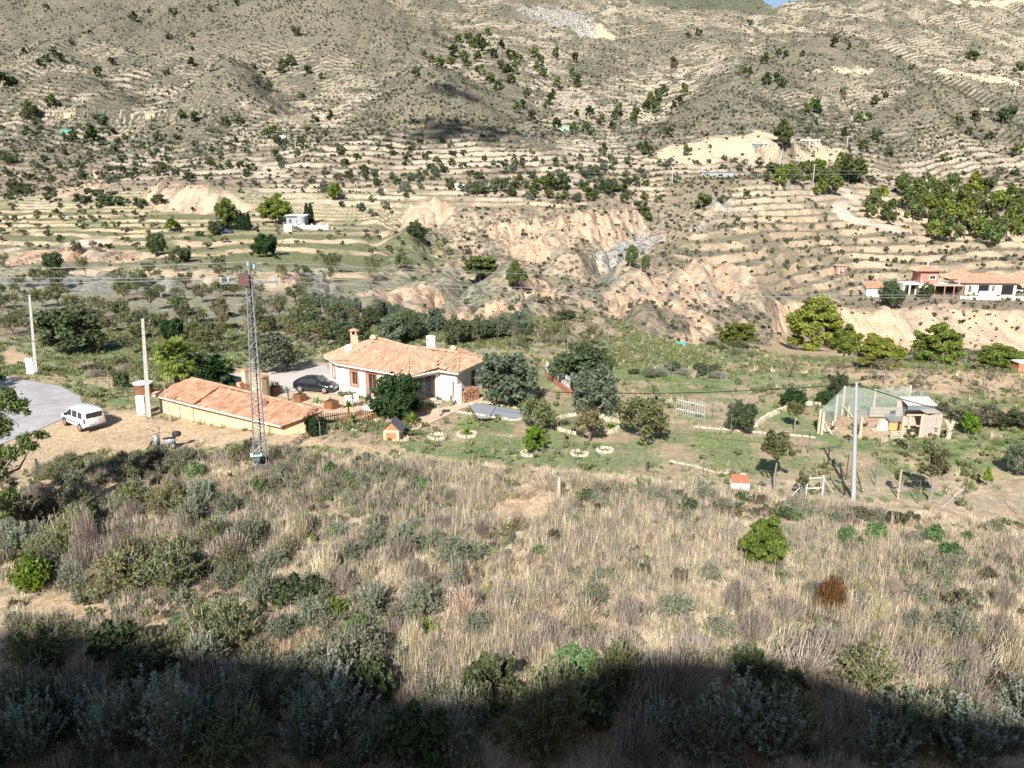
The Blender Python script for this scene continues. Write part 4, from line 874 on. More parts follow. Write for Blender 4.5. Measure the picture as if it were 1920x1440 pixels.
x, y, z, rng = pick(dh, 9500, 4); n = len(x)
scatter('low_herbs', np.stack([x, y, z], -1), .5 + .8 * rng.random(n), rng.random(n) * 6.28, rng.integers(0, 5, n), hs_)
# small stones on bare earth
st_ = []
for i in range(3):
    bm = bmesh.new(); bmesh.ops.create_icosphere(bm, subdivisions=1, radius=.1)
    for v in bm.verts: v.co *= random.uniform(.7, 1.25); v.co.z *= .6
    me_ = bpy.data.meshes.new('stone'); bm.to_mesh(me_); bm.free(); me_.materials.append(mat('pale_stone', (.42, .36, .28), .9, rnd=.2)); st_.append(src('pebbles', me_))
x, y, z, rng = pick(vis * (D2 < 75) * (.08 + mS + np.where((PYV > 900), .25, 0)) * (1 - mA), 5000, 5); n = len(x)
scatter('pebbles', np.stack([x, y, z], -1), .25 + .8 * rng.random(n) ** 3, rng.random(n) * 6.28, rng.integers(0, 3, n), st_)

# ---- foreground shrubs, each a thing
SH = {'cushion': [shrub(2600, 1.8, 1.25, .045, M_cush, 260 + i, 34, low=-.5, shell=.6) for i in range(2)],
 'grey': [spray(170, 1.8, 1.25, .008, [M_dead, M_greyg], 270 + i, (.030, 24), arch=.3) for i in range(3)],
 'olivey': [spray(170, 2.0, 1.45, .009, [M_dead, M_ogreen], 280 + i, (.032, 26), arch=.2) for i in range(3)],
 'silver': [spray(80, 1.5, 1.9, .010, [M_dead, M_greyg, M_silver], 290 + i, (.027, 50), curl=.15, flower=True) for i in range(3)],
 'dead': [spray(620, 1.7, 1.1, .0065, M_dead, 300 + i, curl=.5, base=.3, arch=.8) for i in range(4)],
 'tussock': [spray(420, 1.5, .95, .008, M_straw, 305 + i, curl=.5, base=.35, arch=.7) for i in range(2)],
 'brown': [spray(620, 1.5, 1.2, .008, M_dead2, 310, curl=.5, base=.3, arch=.8)],
 'dark': [shrub(2600, 2.2, 1.7, .055, M_carob, 320 + i, 26, low=-.4) for i in range(2)],
 'green': [spray(130, 1.9, 1.3, .012, [M_dead, M_lime], 330 + i, (.06, 14)) for i in range(2)],
 'brush': [shrub(1500, 2.2, 1.2, .05, M_dryleaf, 340 + i, 18) for i in range(2)]}
SIZE = {'cushion': (1.8, 1.35), 'grey': (1.9, 1.35), 'olivey': (2.1, 1.5), 'silver': (1.6, 1.95), 'dead': (1.8, 1.25), 'brown': (1.6, 1.25), 'tussock': (1.6, 1.0), 'dark': (2.2, 1.8), 'green': (2.0, 1.35), 'brush': (2.3, 1.25)}
WORD = {'cushion': ('green_cushion_shrub', 'bright green cushion shrub'), 'grey': ('grey_shrub', 'grey green shrub'), 'olivey': ('leafy_shrub', 'olive green leafy shrub'), 'silver': ('saltbush', 'tall silvery leaved shrub'),
 'dead': ('dry_bush', 'dry grey stemmed bush'), 'brown': ('dry_bush', 'rust brown dry bush'), 'tussock': ('straw_tussock', 'pale straw coloured grass tussock'), 'dark': ('dark_shrub', 'dark green dense shrub'), 'green': ('leafy_shrub', 'fresh green leafy shrub'), 'brush': ('brown_shrub', 'brownish green low shrub')}
def bush(k_, px, py, w, h, label=None, group=None):
    p = site(px, py); s = ppm(p); v = SH[k_][random.randrange(len(SH[k_]))]; W_, H_ = SIZE[k_]
    o = obj(WORD[k_][0], v, None, p, random.uniform(0, 6.28)); sx = w / s / W_; o.scale = (sx, sx * random.uniform(.85, 1.15), max(hgt(p, py - h) * (.8 if k_ == 'dead' else 1), .3) / H_)
    return tag(o, label or WORD[k_][1], 'shrub', group)
NAMED = [('cushion',377,936,54,42,'green cushion shrub with dark shade beside it below the scooter'),('cushion',368,896,54,38,'green cushion shrub just below the parked scooter'),('cushion',1587,1020,40,42,'left of three green cushion shrubs huddled together at the right'),
 ('cushion',1641,1020,50,50,'largest of three green cushion shrubs huddled together'),('cushion',1613,1030,34,28,'smallest front one of three green cushion shrubs huddled together'),('cushion',1750,1018,50,42,'lone round green cushion shrub near the right edge'),
 ('cushion',1494,978,28,26,'small cushion shrub above the young yellow green pine'),('cushion',1522,1008,28,28,'small grey green cushion right of the young pine'),('grey',1865,996,44,24,'flat grey shrub at the right edge of the field'),('cushion',1782,1048,52,36,'grey cushion shrub below the lone green one'),
 ('dark',770,898,38,22,'small dark shrub alone in the dry grass below the garden fence'),('cushion',633,1004,42,28,'dark green cushion shrub in the middle of the dry field left'),('cushion',618,892,34,32,'cushion shrub right of the pylon foot'),('cushion',655,906,30,26,'paler cushion shrub further right of the pylon foot'),
 ('grey',1310,925,60,24,'grey green bush below the round stone ring'),('brown',1555,1150,66,66,'rust brown dry bush among grey ones at the right'),('dead',1525,1120,50,40,'pale grey dry bush touching the rust brown one'),('dead',1380,1150,60,80,'tall pale dry bush below the young pine'),
 ('dead',1180,1170,80,60,'round dry bush with drooping grey stems in the middle of the field'),('dead',1410,1200,90,70,'dry bush with arching stems above the shadow edge'),('dead',1300,1230,90,60,'purplish dry bush at the peak of the foreground shadow'),('dead',1110,1225,60,50,'dry bush left of the shadow peak'),
 ('dead',780,1130,70,60,'round grey tumbleweed like bush left of centre'),('dead',165,1050,60,115,'tall pale grey dead bush at the left'),('dead',200,1070,60,50,'lower dead bush leaning on the tall pale one'),('dead',345,1010,40,60,'upright dead bush beside the leafy shrubs at left'),
 ('dead',1880,1150,40,70,'upright pale dead bush near the right edge'),('dead',1830,1280,60,60,'grey dead bush at the lower right'),('brush',1800,1150,90,50,'brownish green mound near the right edge'),('dead',900,1010,36,46,'grey dry bush in the upper middle of the field'),
 ('dead',1145,1000,36,34,'grey dry bush right of the wooden post'),('cushion',670,1200,62,56,'blue green cushion shrub at the edge of the foreground shadow'),('green',800,1195,50,34,'small bright green shrub right of the blue green cushion'),('green',60,1110,80,76,'bright green leafy shrub at the left edge'),
 ('silver',140,1115,60,70,'pale silvery shrub right of the bright green one'),('silver',700,1150,70,70,'pale saltbush with upright spikes left of centre'),('silver',855,1115,36,90,'thin upright silvery plant in the middle of the field'),('olivey',230,1110,130,80,'wide yellowish green mound at the left'),
 ('olivey',330,1110,120,100,'tall green shrub with yellow tips at the left'),('dark',560,1140,110,80,'dark spiky shrub below the field middle'),('olivey',440,1220,110,110,'tall light green shrub on the lit edge of the shadow'),('grey',530,1200,60,60,'small grey green shrub right of the tall light green one'),
 ('brush',75,990,120,70,'dark shaded bush in the hollow at the left'),('dark',150,985,90,56,'black green bush in the hollow beside the pine branches'),('dead',640,1110,70,60,'brown grey dry bush right of the dark spiky shrub'),('green',620,1155,60,34,'light green low shrub beside the silvery spikes'),
 ('cushion',1085,1260,110,54,'flat green shrub crossing into the foreground shadow'),('dead',1000,1180,60,40,'sprawl of dry brown stalks in the field'),('silver',640,1010,36,30,'small silvery shrub below the pylon foot shrubs'),
 ('silver',340,1440,140,190,'tall silver leaved shrub with white tips in the bottom left shade'),('silver',210,1425,120,150,'silver leaved shrub at the left of the bottom shade'),('silver',70,1440,120,150,'silvery shrub in the bottom left corner'),('silver',440,1380,110,130,'shaded silvery shrub right of the tallest one'),
 ('dark',290,1300,150,110,'dark leafy shrub in the shade at left'),('dark',700,1330,130,110,'dark bush in the shade below the blue green cushion'),('silver',1800,1430,170,120,'silvery shrub in the bottom right shade'),('grey',880,1370,120,90,'grey shrub in the bottom shade near the middle'),
 ('green',270,1240,60,40,'yellow green lit leaves at the left shadow edge'),('olivey',80,1250,140,90,'leafy shrub just inside the shade at the far left'),('grey',480,1300,120,80,'blue grey shrub in the shade left of centre')]
for a in NAMED: bush(*a)
NB = [(a[1], a[2]) for a in NAMED]
def bushes(poly, n, kinds, w, h, where, group, seed, mind=22, per=12):
    rng = np.random.default_rng(seed); xs = [p[0] for p in poly]; ys = [p[1] for p in poly]; k = 0; t = 0; its = []
    while k < n and t < n * 50:
        t += 1; x, y = rng.uniform(min(xs), max(xs)), rng.uniform(min(ys), max(ys))
        if not inpoly([x], [y], poly)[0] or any(abs(x-a) < mind and abs(y-b) < mind * .5 for a, b in NB): continue
        NB.append((x, y)); k += 1; sc = .55 + .6 * (y - 840) / 400; kk = kinds[rng.integers(len(kinds))]
        f = rng.uniform(.7, 1.3); its.append((bush(kk, x, y, w * sc * f, h * sc * f * rng.uniform(.8, 1.2), None, group), x, y, kk))
    its.sort(key=lambda q: -q[2]); nb = max(1, round(len(its) / per)); sz = math.ceil(len(its) / nb)
    for b_ in range(nb):
        for i, (o, x, y, kk) in enumerate(sorted(its[b_*sz:(b_+1)*sz], key=lambda q: q[1])):
            o['label'] = '%s, %s from left%s %s' % (WORD[kk][1], ORD[i], '' if nb == 1 else ' in %s band' % (['nearest'] + ORD[1:])[b_], where)
bushes([(80,905),(120,865),(330,860),(470,850),(600,870),(620,900),(400,890),(240,915)], 34, ['grey', 'grey', 'olivey', 'brush'], 56, 44, 'along the roadside verge', 'shrubs along the roadside verge', 21, 18)
bushes([(460,870),(760,890),(900,940),(700,980),(480,930)], 30, ['grey', 'cushion', 'dead', 'grey'], 40, 32, 'right of the pylon foot', 'shrubs right of the pylon foot', 22, 22)
bushes([(0,950),(120,930),(420,950),(500,1040),(480,1120),(300,1090),(60,1090),(0,1080)], 34, ['grey', 'olivey', 'olivey', 'dead', 'silver'], 84, 76, 'of the dense left thicket', 'shrubs of the dense left thicket', 23, 34)
bushes([(440,980),(900,1000),(960,1120),(900,1220),(640,1230),(440,1120)], 28, ['grey', 'olivey', 'dead', 'tussock', 'grey'], 66, 56, 'in the left half of the field', 'shrubs in the left half of the field', 24, 36)
bushes([(1100,930),(1300,932),(1500,958),(1720,978),(1700,995),(1500,985),(1250,960),(1100,950)], 36, ['brush', 'brush', 'grey', 'dark'], 64, 30, 'of the dark strip below the garden fence', 'shrubs of the dark strip below the garden fence', 25, 22)
bushes([(960,980),(1400,970),(1900,1010),(1920,1180),(1500,1120),(1000,1090)], 32, ['grey', 'dead', 'tussock', 'cushion', 'brush'], 48, 36, 'in the right half of the field', 'shrubs in the right half of the field', 26, 40)
bushes([(1000,1100),(1500,1130),(1920,1190),(1920,1330),(1500,1260),(1050,1240)], 22, ['dead', 'tussock', 'grey', 'tussock'], 70, 52, 'above the right shadow edge', 'dry bushes above the right shadow edge', 27, 60)
bushes([(0,1180),(400,1210),(900,1290),(1400,1240),(1920,1360),(1920,1440),(0,1440)], 54, ['grey', 'dark', 'olivey', 'silver', 'dead'], 100, 80, 'in the foreground shade', 'shrubs in the foreground shade', 28, 50)
# tangles on the garden side and on the ravine rim
bushes([(1180,700),(1340,690),(1345,712),(1240,712)], 9, ['dark', 'grey'], 110, 50, 'of the green clump behind the lawn', 'shrubs behind the lawn', 29, 16)
bushes([(1330,650),(1420,655),(1430,672),(1340,665)], 7, ['dark', 'grey'], 100, 50, 'of the hedge under the pair crowned pine', 'shrubs under the pine', 30, 14)
bushes([(1750,770),(1920,790),(1960,815),(1800,800)], 12, ['dark', 'brush'], 120, 60, 'of the hedge behind the chicken run', 'hedge shrubs behind the chicken run', 31, 16)
bushes([(150,690),(230,680),(240,705),(180,712)], 8, ['brush', 'dead'], 110, 50, 'on the heap beside the road fork', 'shrubs beside the road fork', 32, 14)

# a small cloud out of the picture, shading the central knoll
def cloud_at(px, py, dist, w, seed):
    c0 = site(px, py) - LDIR * dist; rng = np.random.default_rng(seed); bm = bmesh.new()
    for k in range(120):
        r = w * rng.uniform(.02, .055); m4 = Matrix.Translation((rng.normal() * w * .26, rng.normal() * w * .13, rng.normal() * w * .1)) @ Matrix.Diagonal((r, r, r * .6, 1)); bmesh.ops.create_icosphere(bm, subdivisions=2, radius=1, matrix=m4)
    me = bpy.data.meshes.new('cloud'); bm.to_mesh(me); bm.free(); me.materials.append(mat('cloud_white', (.8, .8, .8), 1)); obj('cloud', me, None, c0, kind='structure')
cloud_at(845, 170, 620, 46, 3); cloud_at(850, 244, 600, 58, 4)
# ------------------------------------------------------------------ buildings
M_white = mat('white_render', (.78, .75, .70), .9, var=.05, scale=3, bump=.1)
M_ochre = mat('ochre_render', (.64, .49, .32), .9, var=.14, scale=2.5, bump=.15, col2=(.56, .43, .29))
M_tile = mat('clay_roof_tile', (.50, .28, .18), .85, tint=.28, var=.2, scale=1.2)
M_tile2 = mat('old_clay_tile', (.50, .31, .21), .85, tint=.20, var=.15, scale=2)
M_under = mat('roof_mortar', (.30, .18, .12), .95)
M_wood = mat('brown_wood', (.25, .11, .055), .7, var=.2, scale=9); M_greywood = mat('weathered_wood', (.42, .36, .31), .9, var=.2, scale=9)
M_pale = mat('pale_timber', (.50, .42, .32), .9, var=.15, scale=6)
M_glass = mat('dark_glass', (.03, .035, .04), .08, spec=.6); M_black = mat('black_plastic', (.02, .02, .022), .5)
M_conc = mat('concrete', (.46, .45, .42), .9, var=.12, scale=3, bump=.1); M_galv = mat('galvanised_steel', (.36, .37, .38), .5, .5, var=.08, scale=3)
M_iron = mat('dark_iron', (.06, .045, .04), .6, .3); M_stone = mat('cream_stone', (.55, .47, .35), .9, var=.2, scale=5, bump=.3, rnd=.15)
M_pave = mat('patio_paving', (.56, .42, .30), .9, var=.1, scale=2); M_gravel = mat('pale_gravel', (.52, .47, .43), .95, var=.15, scale=9, bump=.3)
M_court = mat('blue_grey_gravel', (.25, .27, .30), .95, var=.12, scale=8)
M_terra = mat('terracotta', (.48, .20, .10), .8, var=.15, scale=6); M_rub = mat('rubber', (.02, .02, .02), .9)
def v3(p): return np.array((p[0], p[1], p[2]), float)
def tiled(parent, faces, mt, ds=.26, dl=.40, name='roof_tiles', seed=0):
    """faces: (eave a, eave b, rest of the polygon...) ; courses of half-round tiles laid up from the eave"""
    rng = np.random.default_rng(seed); mb = MB(); under = MB()
    for fc in faces:
        P = [v3(p) for p in fc]; under.poly([p - (0, 0, .13) for p in P])
        a, b = P[0], P[1]; u = (b - a); L_ = np.linalg.norm(u[:2]); u = u / L_
        cen = np.mean(P, axis=0); v = np.array((-u[1], u[0], 0.))
        if np.dot((cen - a)[:2], v[:2]) < 0: v = -v
        uv = [(np.dot((p - a)[:2], u[:2]), np.dot((p - a)[:2], v[:2])) for p in P]
        Mx = np.array([[*q, 1] for q in uv]); zc, *_ = np.linalg.lstsq(Mx, np.array([p[2] for p in P]), rcond=None)
        sl = zc[1]; us = [q[0] for q in uv]; vs = [q[1] for q in uv]; k = 0
        for su in np.arange(min(us) + ds / 2, max(us), ds):
            for sv in np.arange(min(vs) - .06, max(vs), dl):
                if not inpoly([su], [sv + dl * .5], uv)[0]: continue
                t0 = rng.uniform(0, 1); w = ds * .40; tw = rng.normal() * .012
                V = []
                for (q, zz) in ((sv, .035), (sv + dl * 1.08, .0)):
                    for th in (0, .33, .67, 1):
                        an = math.pi * th; X_ = su - w * math.cos(an) + tw; hz = w * .75 * math.sin(an)
                        p = a + u * X_ + v * q; p[2] = zc[0] * X_ + zc[1] * q + zc[2] + hz + zz; V.append(p)
                mb.add(V, [(0, 1, 5, 4), (1, 2, 6, 5), (2, 3, 7, 6), (0, 1, 2, 3)], 0, t0)
    r = obj('roof', under.mesh('roof_deck', M_under), parent)
    o = obj('roof_tiles', mb.mesh(name, mt), r); o['kind'] = 'stuff'
    return r
def ridge(parent, pts, mt, r=.13):
    mb = MB(); rng = np.random.default_rng(3)
    for a, b in zip(pts[:-1], pts[1:]):
        a, b = v3(a), v3(b); n = max(1, int(np.linalg.norm(b - a) / .42))
        for k in range(n):
            p, q = a + (b - a) * k / n, a + (b - a) * (k + 1.08) / n; mb.tube([p + (0, 0, .04), q + (0, 0, .07)], [r, r * .85], 7, tint=float(rng.random()))
    o = obj('ridge_tiles', mb.mesh('ridge_tiles', mt), parent); o['kind'] = 'stuff'
def wall(parent, p0, p1, z0, z1, mt, ops=(), th=.25, name='wall', back=M_glass, zt1=None):
    """wall from p0 to p1 with recessed openings (u0,u1,za,zb[,frame material[,shutter]])"""
    p0 = np.array(p0[:2], float); p1 = np.array(p1[:2], float); L_ = np.linalg.norm(p1 - p0); u = (p1 - p0) / L_; n = np.array((u[1], -u[0]))
    us = sorted({0, L_} | {o[0] for o in ops} | {o[1] for o in ops}); zs = sorted({z0, z1} | {o[2] for o in ops} | {o[3] for o in ops})
    mb = MB(); P = lambda a, z, d=0: (*(p0 + u * a - n * d), z)
    def inside(a, z): return any(o[0] < a < o[1] and o[2] < z < o[3] for o in ops)
    for i in range(len(us) - 1):
        for j in range(len(zs) - 1):
            if inside((us[i] + us[i+1]) / 2, (zs[j] + zs[j+1]) / 2): continue
            mb.poly([P(us[i], zs[j]), P(us[i+1], zs[j]), P(us[i+1], zs[j+1]), P(us[i], zs[j+1])])
            mb.poly([P(us[i], zs[j], th), P(us[i], zs[j+1], th), P(us[i+1], zs[j+1], th), P(us[i+1], zs[j], th)])
    for o in ops:
        a, b, c_, d_ = o[:4]; q = [(a, c_), (b, c_), (b, d_), (a, d_)]
        for k in range(4):
            (x0, y0), (x1, y1) = q[k], q[(k+1) % 4]; mb.poly([P(x0, y0), P(x0, y0, th), P(x1, y1, th), P(x1, y1)])
    mb.poly([P(0, z1), P(L_, z1), P(L_, z1, th), P(0, z1, th)]); mb.poly([P(0, z0), P(0, z1), P(0, z1, th), P(0, z0, th)]); mb.poly([P(L_, z0), P(L_, z0, th), P(L_, z1, th), P(L_, z1)])
    w = obj('wall', mb.mesh('wall', mt), parent); rz = math.atan2(u[1], u[0])
    for o in ops:
        a, b, c_, d_ = o[:4]; fm_ = o[4] if len(o) > 4 else M_wood; kind = o[5] if len(o) > 5 else 'window'
        f = MB(); C = lambda x, z, d: (*(p0 + u * x - n * d), z); t = .09; m_ = (a + b) / 2
        for x in (a + t / 2, b - t / 2): f.box(C(x, (c_ + d_) / 2, th * .6), (t, .08, d_ - c_), rz)
        for z in (c_ + t / 2, d_ - t / 2): f.box(C(m_, z, th * .6), (b - a - 2 * t, .078, t), rz)
        if kind == 'window': f.box(C(m_, (c_ + d_) / 2, th * .6), (.05, .06, d_ - c_ - 2 * t), rz)
        fr = obj(kind, f.mesh(kind, fm_), w)
        g = MB(); g.box(C(m_, (c_ + d_) / 2, th * .75), (b - a - .02, .02, d_ - c_ - .02), rz); obj('pane' if kind != 'opening' else 'dark_interior', g.mesh('pane', back), w)
        if kind == 'window' and len(o) > 6:   # raised surround
            s = MB(); e = .16
            for x in (a - e / 2, b + e / 2): s.box(C(x, (c_ + d_) / 2, -.02), (e, .06, d_ - c_ + 2 * e), rz)
            for z in (c_ - e / 2, d_ + e / 2): s.box(C(m_, z, -.02), (b - a, .058, e), rz)
            obj('window_surround', s.mesh('window_surround', o[6]), w)
    return w
def inset(P, d):
    n = len(P); out = []; A_ = sum(P[i][0] * P[(i+1) % n][1] - P[(i+1) % n][0] * P[i][1] for i in range(n)); sg = 1 if A_ > 0 else -1
    for i in range(n):
        a, b, c_ = (np.array(P[(i + k) % n][:2], float) for k in (-1, 0, 1)); e1 = (b - a) / np.linalg.norm(b - a); e2 = (c_ - b) / np.linalg.norm(c_ - b)
        n1 = sg * np.array((-e1[1], e1[0])); n2 = sg * np.array((-e2[1], e2[0])); bis = n1 + n2; bis /= np.linalg.norm(bis); out.append(b + bis * d / max(.4, np.dot(bis, n1)))
    return out
# ---- the white house
H_ = thing('white_house', 'white rendered house with a hipped clay tile roof and four chimneys', 'house', (0, 0, 0))
E0, E1, E2, E3, E4, E5 = [plane(*p, 3.0) for p in [(606.6, 666.7), (629, 680), (765, 704), (822.6, 693), (859, 698.5), (914.7, 673)]]
E6 = Vector((-5.5, 77.6, 3)); E7 = Vector((-16.8, 80.2, 3))
R1, Hh, Vv, R2 = plane(711, 635, 4.9), plane(767.7, 650.7, 4.62), plane(823.5, 656, 4.35), plane(859, 661, 4.15)
rf = tiled(H_, [(E1, E2, Hh, R1), (E2, E3, Vv, Hh), (E3, E4, R2, Vv), (E4, E5, R2), (E0, E1, R1), (E7, E0, R1), (E6, E7, R1, Hh, Vv, R2), (E5, E6, R2)], M_tile2, seed=1)
ridge(rf, [R1, Hh, Vv, R2], M_tile2); ridge(rf, [E2, Hh], M_tile2, .1); ridge(rf, [E4, R2], M_tile2, .1); ridge(rf, [E1, R1], M_tile2, .1); ridge(rf, [R2, E5], M_tile2, .1)
mb = MB(); ev = [E0, E1, E2, E3, E4, E5, E6, E7]
for a, b in zip(ev, ev[1:] + ev[:1]):
    a, b = v3(a), v3(b); mb.add([a - (0, 0, .22), b - (0, 0, .22), b - (0, 0, .06), a - (0, 0, .06)], [(0, 1, 2, 3)])
obj('fascia', mb.mesh('fascia', M_white), H_)
mb = MB(); mb.poly([v3(p) - (0, 0, .2) for p in ev][::-1]); obj('soffit', mb.mesh('soffit', M_white), H_)
W = inset([tuple(p) for p in ev], .5); z0 = -.3
fr = mat('terracotta_frame', (.42, .17, .10), .7)
L12 = np.linalg.norm(W[2] - W[1])
wall(H_, W[0], W[1], z0, 2.8, M_white, [(.9, 1.5, 1.1, 2.2, fr, 'window', fr)])
wall(H_, W[1], W[2], z0, 2.8, M_white, [(L12*.155, L12*.155 + .85, .95, 2.25, fr, 'window', fr), (L12*.40, L12*.40 + 1.15, .35, 2.35, fr, 'window', fr), (L12*.66, L12*.66 + 1.0, .3, 2.3, M_ochre, 'opening')])
L23 = np.linalg.norm(W[3] - W[2]); wall(H_, W[2], W[3], z0, 2.8, M_white, [(.5, L23 - .35, .2, 2.45, M_wood, 'opening')])
L34 = np.linalg.norm(W[4] - W[3]); wall(H_, W[3], W[4], z0, 2.8, M_white, [(L34 * .72, L34 * .72 + .45, .3, 1.9, M_greywood, 'door')])
L45 = np.linalg.norm(W[5] - W[4]); wall(H_, W[4], W[5], z0, 2.8, M_white, [(L45 * .55, L45 * .55 + 1., .2, 2.3, M_wood, 'door')])
wall(H_, W[5], W[6], z0, 2.8, M_white); wall(H_, W[6], W[7], z0, 2.8, M_white); wall(H_, W[7], W[0], z0, 2.8, M_white)
def chimney(px, py, w, h, zb, kind):
    p = plane(px, py, zb); mb = MB(); mb.box((p.x, p.y, zb + h / 2), (w, w, h), .5); o = obj('chimney', mb.mesh('chimney', M_ochre if kind != 'tall' else M_white), rf)
    if kind == 'lantern':
        m2_ = MB()
        for dx, dy in ((-1, -1), (1, -1), (1, 1), (-1, 1)): m2_.box((p.x + dx * w * .4, p.y + dy * w * .4, zb + h + .2), (.12, .12, .4))
        m2_.box((p.x, p.y, zb + h + .2), (w * .5, w * .5, .38), 0, 1); m2_.box((p.x, p.y, zb + h + .5), (w * 1.5, w * 1.5, .2), .5, 2, taper=.3)
        o2 = obj('chimney_cap', m2_.mesh('chimney_cap', [M_ochre, M_iron, M_tile]), rf)
    elif kind == 'dome':
        m2_ = MB(); m2_.lathe((p.x, p.y, zb + h), [(w * .75, 0), (w * .7, .15), (w * .45, .32), (.0, .42)], 10); obj('chimney_cap', m2_.mesh('chimney_cap', M_ochre, True), rf)
    else:
        m2_ = MB(); m2_.box((p.x, p.y, zb + h - .25), (w * 1.04, .14, .2), .5, 1); m2_.box((p.x, p.y, zb + h + .04), (w * 1.15, w * 1.15, .08), .5); obj('chimney_cap', m2_.mesh('chimney_cap', [M_white, M_black]), rf)
chimney(665, 652, .58, 1.35, 3.45, 'lantern'); chimney(700, 640, .5, .25, 4.7, 'dome'); chimney(808, 654, .62, 1.15, 4.3, 'tall'); chimney(850, 660, .5, .25, 4.1, 'dome')
p = plane(655, 652, 4.0); mb = MB(); mb.lathe((0, 0, 0), [(.0, .08), (.28, .04), (.42, -.06), (.40, -.08), (.0, .05)], 16); mb.tube([(0, 0, 0), (.0, .1, -.5)], .025, 5)
o = obj('satellite_dish', mb.mesh('satellite_dish', mat('white_plastic', (.75, .75, .75), .4)), None, p - Vector((.1, .3, 0))); o.rotation_euler = (1.2, 0, -.3); tag(o, 'round white satellite dish fixed to the left chimney of the house', 'satellite dish')
# terrace wall under the porch, pale pillar with firewood
t = thing('firewood_stack', 'long stack of split firewood between the pale post and the big olive', 'firewood', (0, 0, 0))
a, b = np.array(plane(866, 757, 0)[:2]), np.array(plane(905, 744, 0)[:2]); u = (b - a) / np.linalg.norm(b - a); n_ = np.array((u[1], -u[0])); rng = np.random.default_rng(4); mb = MB()
for i in range(17):
    for j in range(11):
        r = rng.uniform(.05, .085); c0 = a + u * (.1 + i * .125 + rng.normal() * .015); zz = .08 + j * .125 + rng.normal() * .012
        if zz > 1.35 - .2 * abs(i - 8) / 8: continue
        e0 = (*(c0 + n_ * (.25 + rng.normal() * .04)), zz); e1 = (*(c0 - n_ * .3), zz); mb.tube([e0, e1], r, 6, tint=float(rng.random()))
o = obj('log', mb.mesh('logs', mat('split_logs', (.40, .22, .14), .9, tint=.5)), t); o['kind'] = 'stuff'
mb = MB(); q = a - u * .25; mb.box((*q, .95), (.28, .28, 1.9), math.atan2(u[1], u[0])); obj('post', mb.mesh('post', M_white), t)
# paved yard and gravel drive
sheet('patio', [(440, 745), (560, 735), (640, 745), (780, 775), (850, 762), (880, 750), (906, 745), (906, 752), (860, 770), (800, 800), (690, 790), (640, 812), (606, 800), (606, 770), (520, 742)], M_pave, .05)
sheet('gravel_drive', [(425, 700), (500, 697), (560, 690), (610, 680), (650, 742), (560, 734), (440, 744), (420, 722)], M_gravel, .04)
sheet('play_court', [(866, 764), (900, 757), (978, 772), (1000, 780), (965, 788), (900, 778)], M_court, .05)
def kerb(name, pts, w, h, m, label=None, cat=None, kind=None, bricks=.5, group=None, rootz=0):
    """a line of separate edging stones"""
    P = [np.array(plane(*p, 0)[:2]) for p in pts]; t = thing(name, label, cat, (float(P[0][0]), float(P[0][1]), 0), group=group); n = 0
    rng = np.random.default_rng(len(pts) + int(pts[0][0])); 
    for a, b in zip(P[:-1], P[1:]):
        L_ = np.linalg.norm(b - a); k = max(1, int(L_ / bricks)); u = (b - a) / L_; rz = math.atan2(u[1], u[0])
        for i in range(k):
            c0 = a + u * (i + .5) * L_ / k; mb = MB(); mb.box((0, 0, 0), (L_ / k * rng.uniform(.86, .96), w * rng.uniform(.8, 1.1), h * rng.uniform(.8, 1.2)), 0, taper=.86)
            o = obj('stone', mb.mesh('stone', m), t, (c0[0] - P[0][0], c0[1] - P[0][1], gz(*c0) + h * .35), rz + rng.normal() * .05)
    return t
kerb('court_edging', [(845, 772), (900, 779), (965, 789), (1000, 781)], .22, .16, M_stone, 'pale stone edging along the near side of the grey court', 'edging')
kerb('court_edging', [(868, 760), (905, 754), (980, 768), (1005, 778)], .18, .14, M_stone, 'pale stone edging along the far side of the grey court', 'edging')
def ring(px, py, wpx, h, label, group=None, bricks=.32, sq=1.):
    p = plane(px, py, 0); r = wpx / 2 / ppm(p); n = max(8, int(2 * math.pi * r / bricks)); t = thing('stone_ring', label, 'stone ring', (p.x, p.y, gz(p.x, p.y)), group=group); rng = np.random.default_rng(int(px))
    for i in range(n):
        th = 2 * math.pi * i / n; mb = MB(); mb.box((0, 0, 0), (2 * math.pi * r / n * .92, .2 * rng.uniform(.8, 1.2), h * rng.uniform(.8, 1.2)), 0, taper=.8); obj('stone', mb.mesh('stone', M_stone), t, (r * math.cos(th), r * sq * math.sin(th), h * .35), th + math.pi / 2 + rng.normal() * .08)
    return p
ring(1100, 797, 122, .34, 'large round bed edged with cream stones around the brownish tree', bricks=.5)
for a in [(585, 818, 44, 'stone ring round the citrus tree at the garage corner'), (666, 815, 36, 'stone ring round the spiky plant below the patio fence'), (772, 805, 34, 'stone ring round the small palm right of the brick hutch'), (876, 816, 34, 'stone ring round the spiky plant right of the raked soil'),
          (820, 822, 32, 'stone ring round the dry lavender between hutch and spiky plant'), (752, 829, 26, 'empty stone ring right below the brick hutch'), (992, 851, 28, 'stone ring round the yellow green fruit tree'), (1087, 851, 30, 'stone ring round the first small staked tree'), (1134, 845, 28, 'stone ring round the second small staked tree'), (700, 790, 34, 'stone ring round the agave by the picket fence')]:
    ring(a[0], a[1], a[2], .2, a[3], 'stone rings in the garden')
kerb('bed_edging', [(1416, 800), (1440, 782), (1480, 765), (1510, 758), (1540, 762)], .35, .4, M_stone, 'raised stone bed wall climbing towards the glossy bushes', 'garden wall')
kerb('bed_edging', [(1150, 762), (1118, 782), (1140, 790), (1165, 775)], .25, .3, M_stone, 'cream stones under the silvery olive tree', 'garden wall')
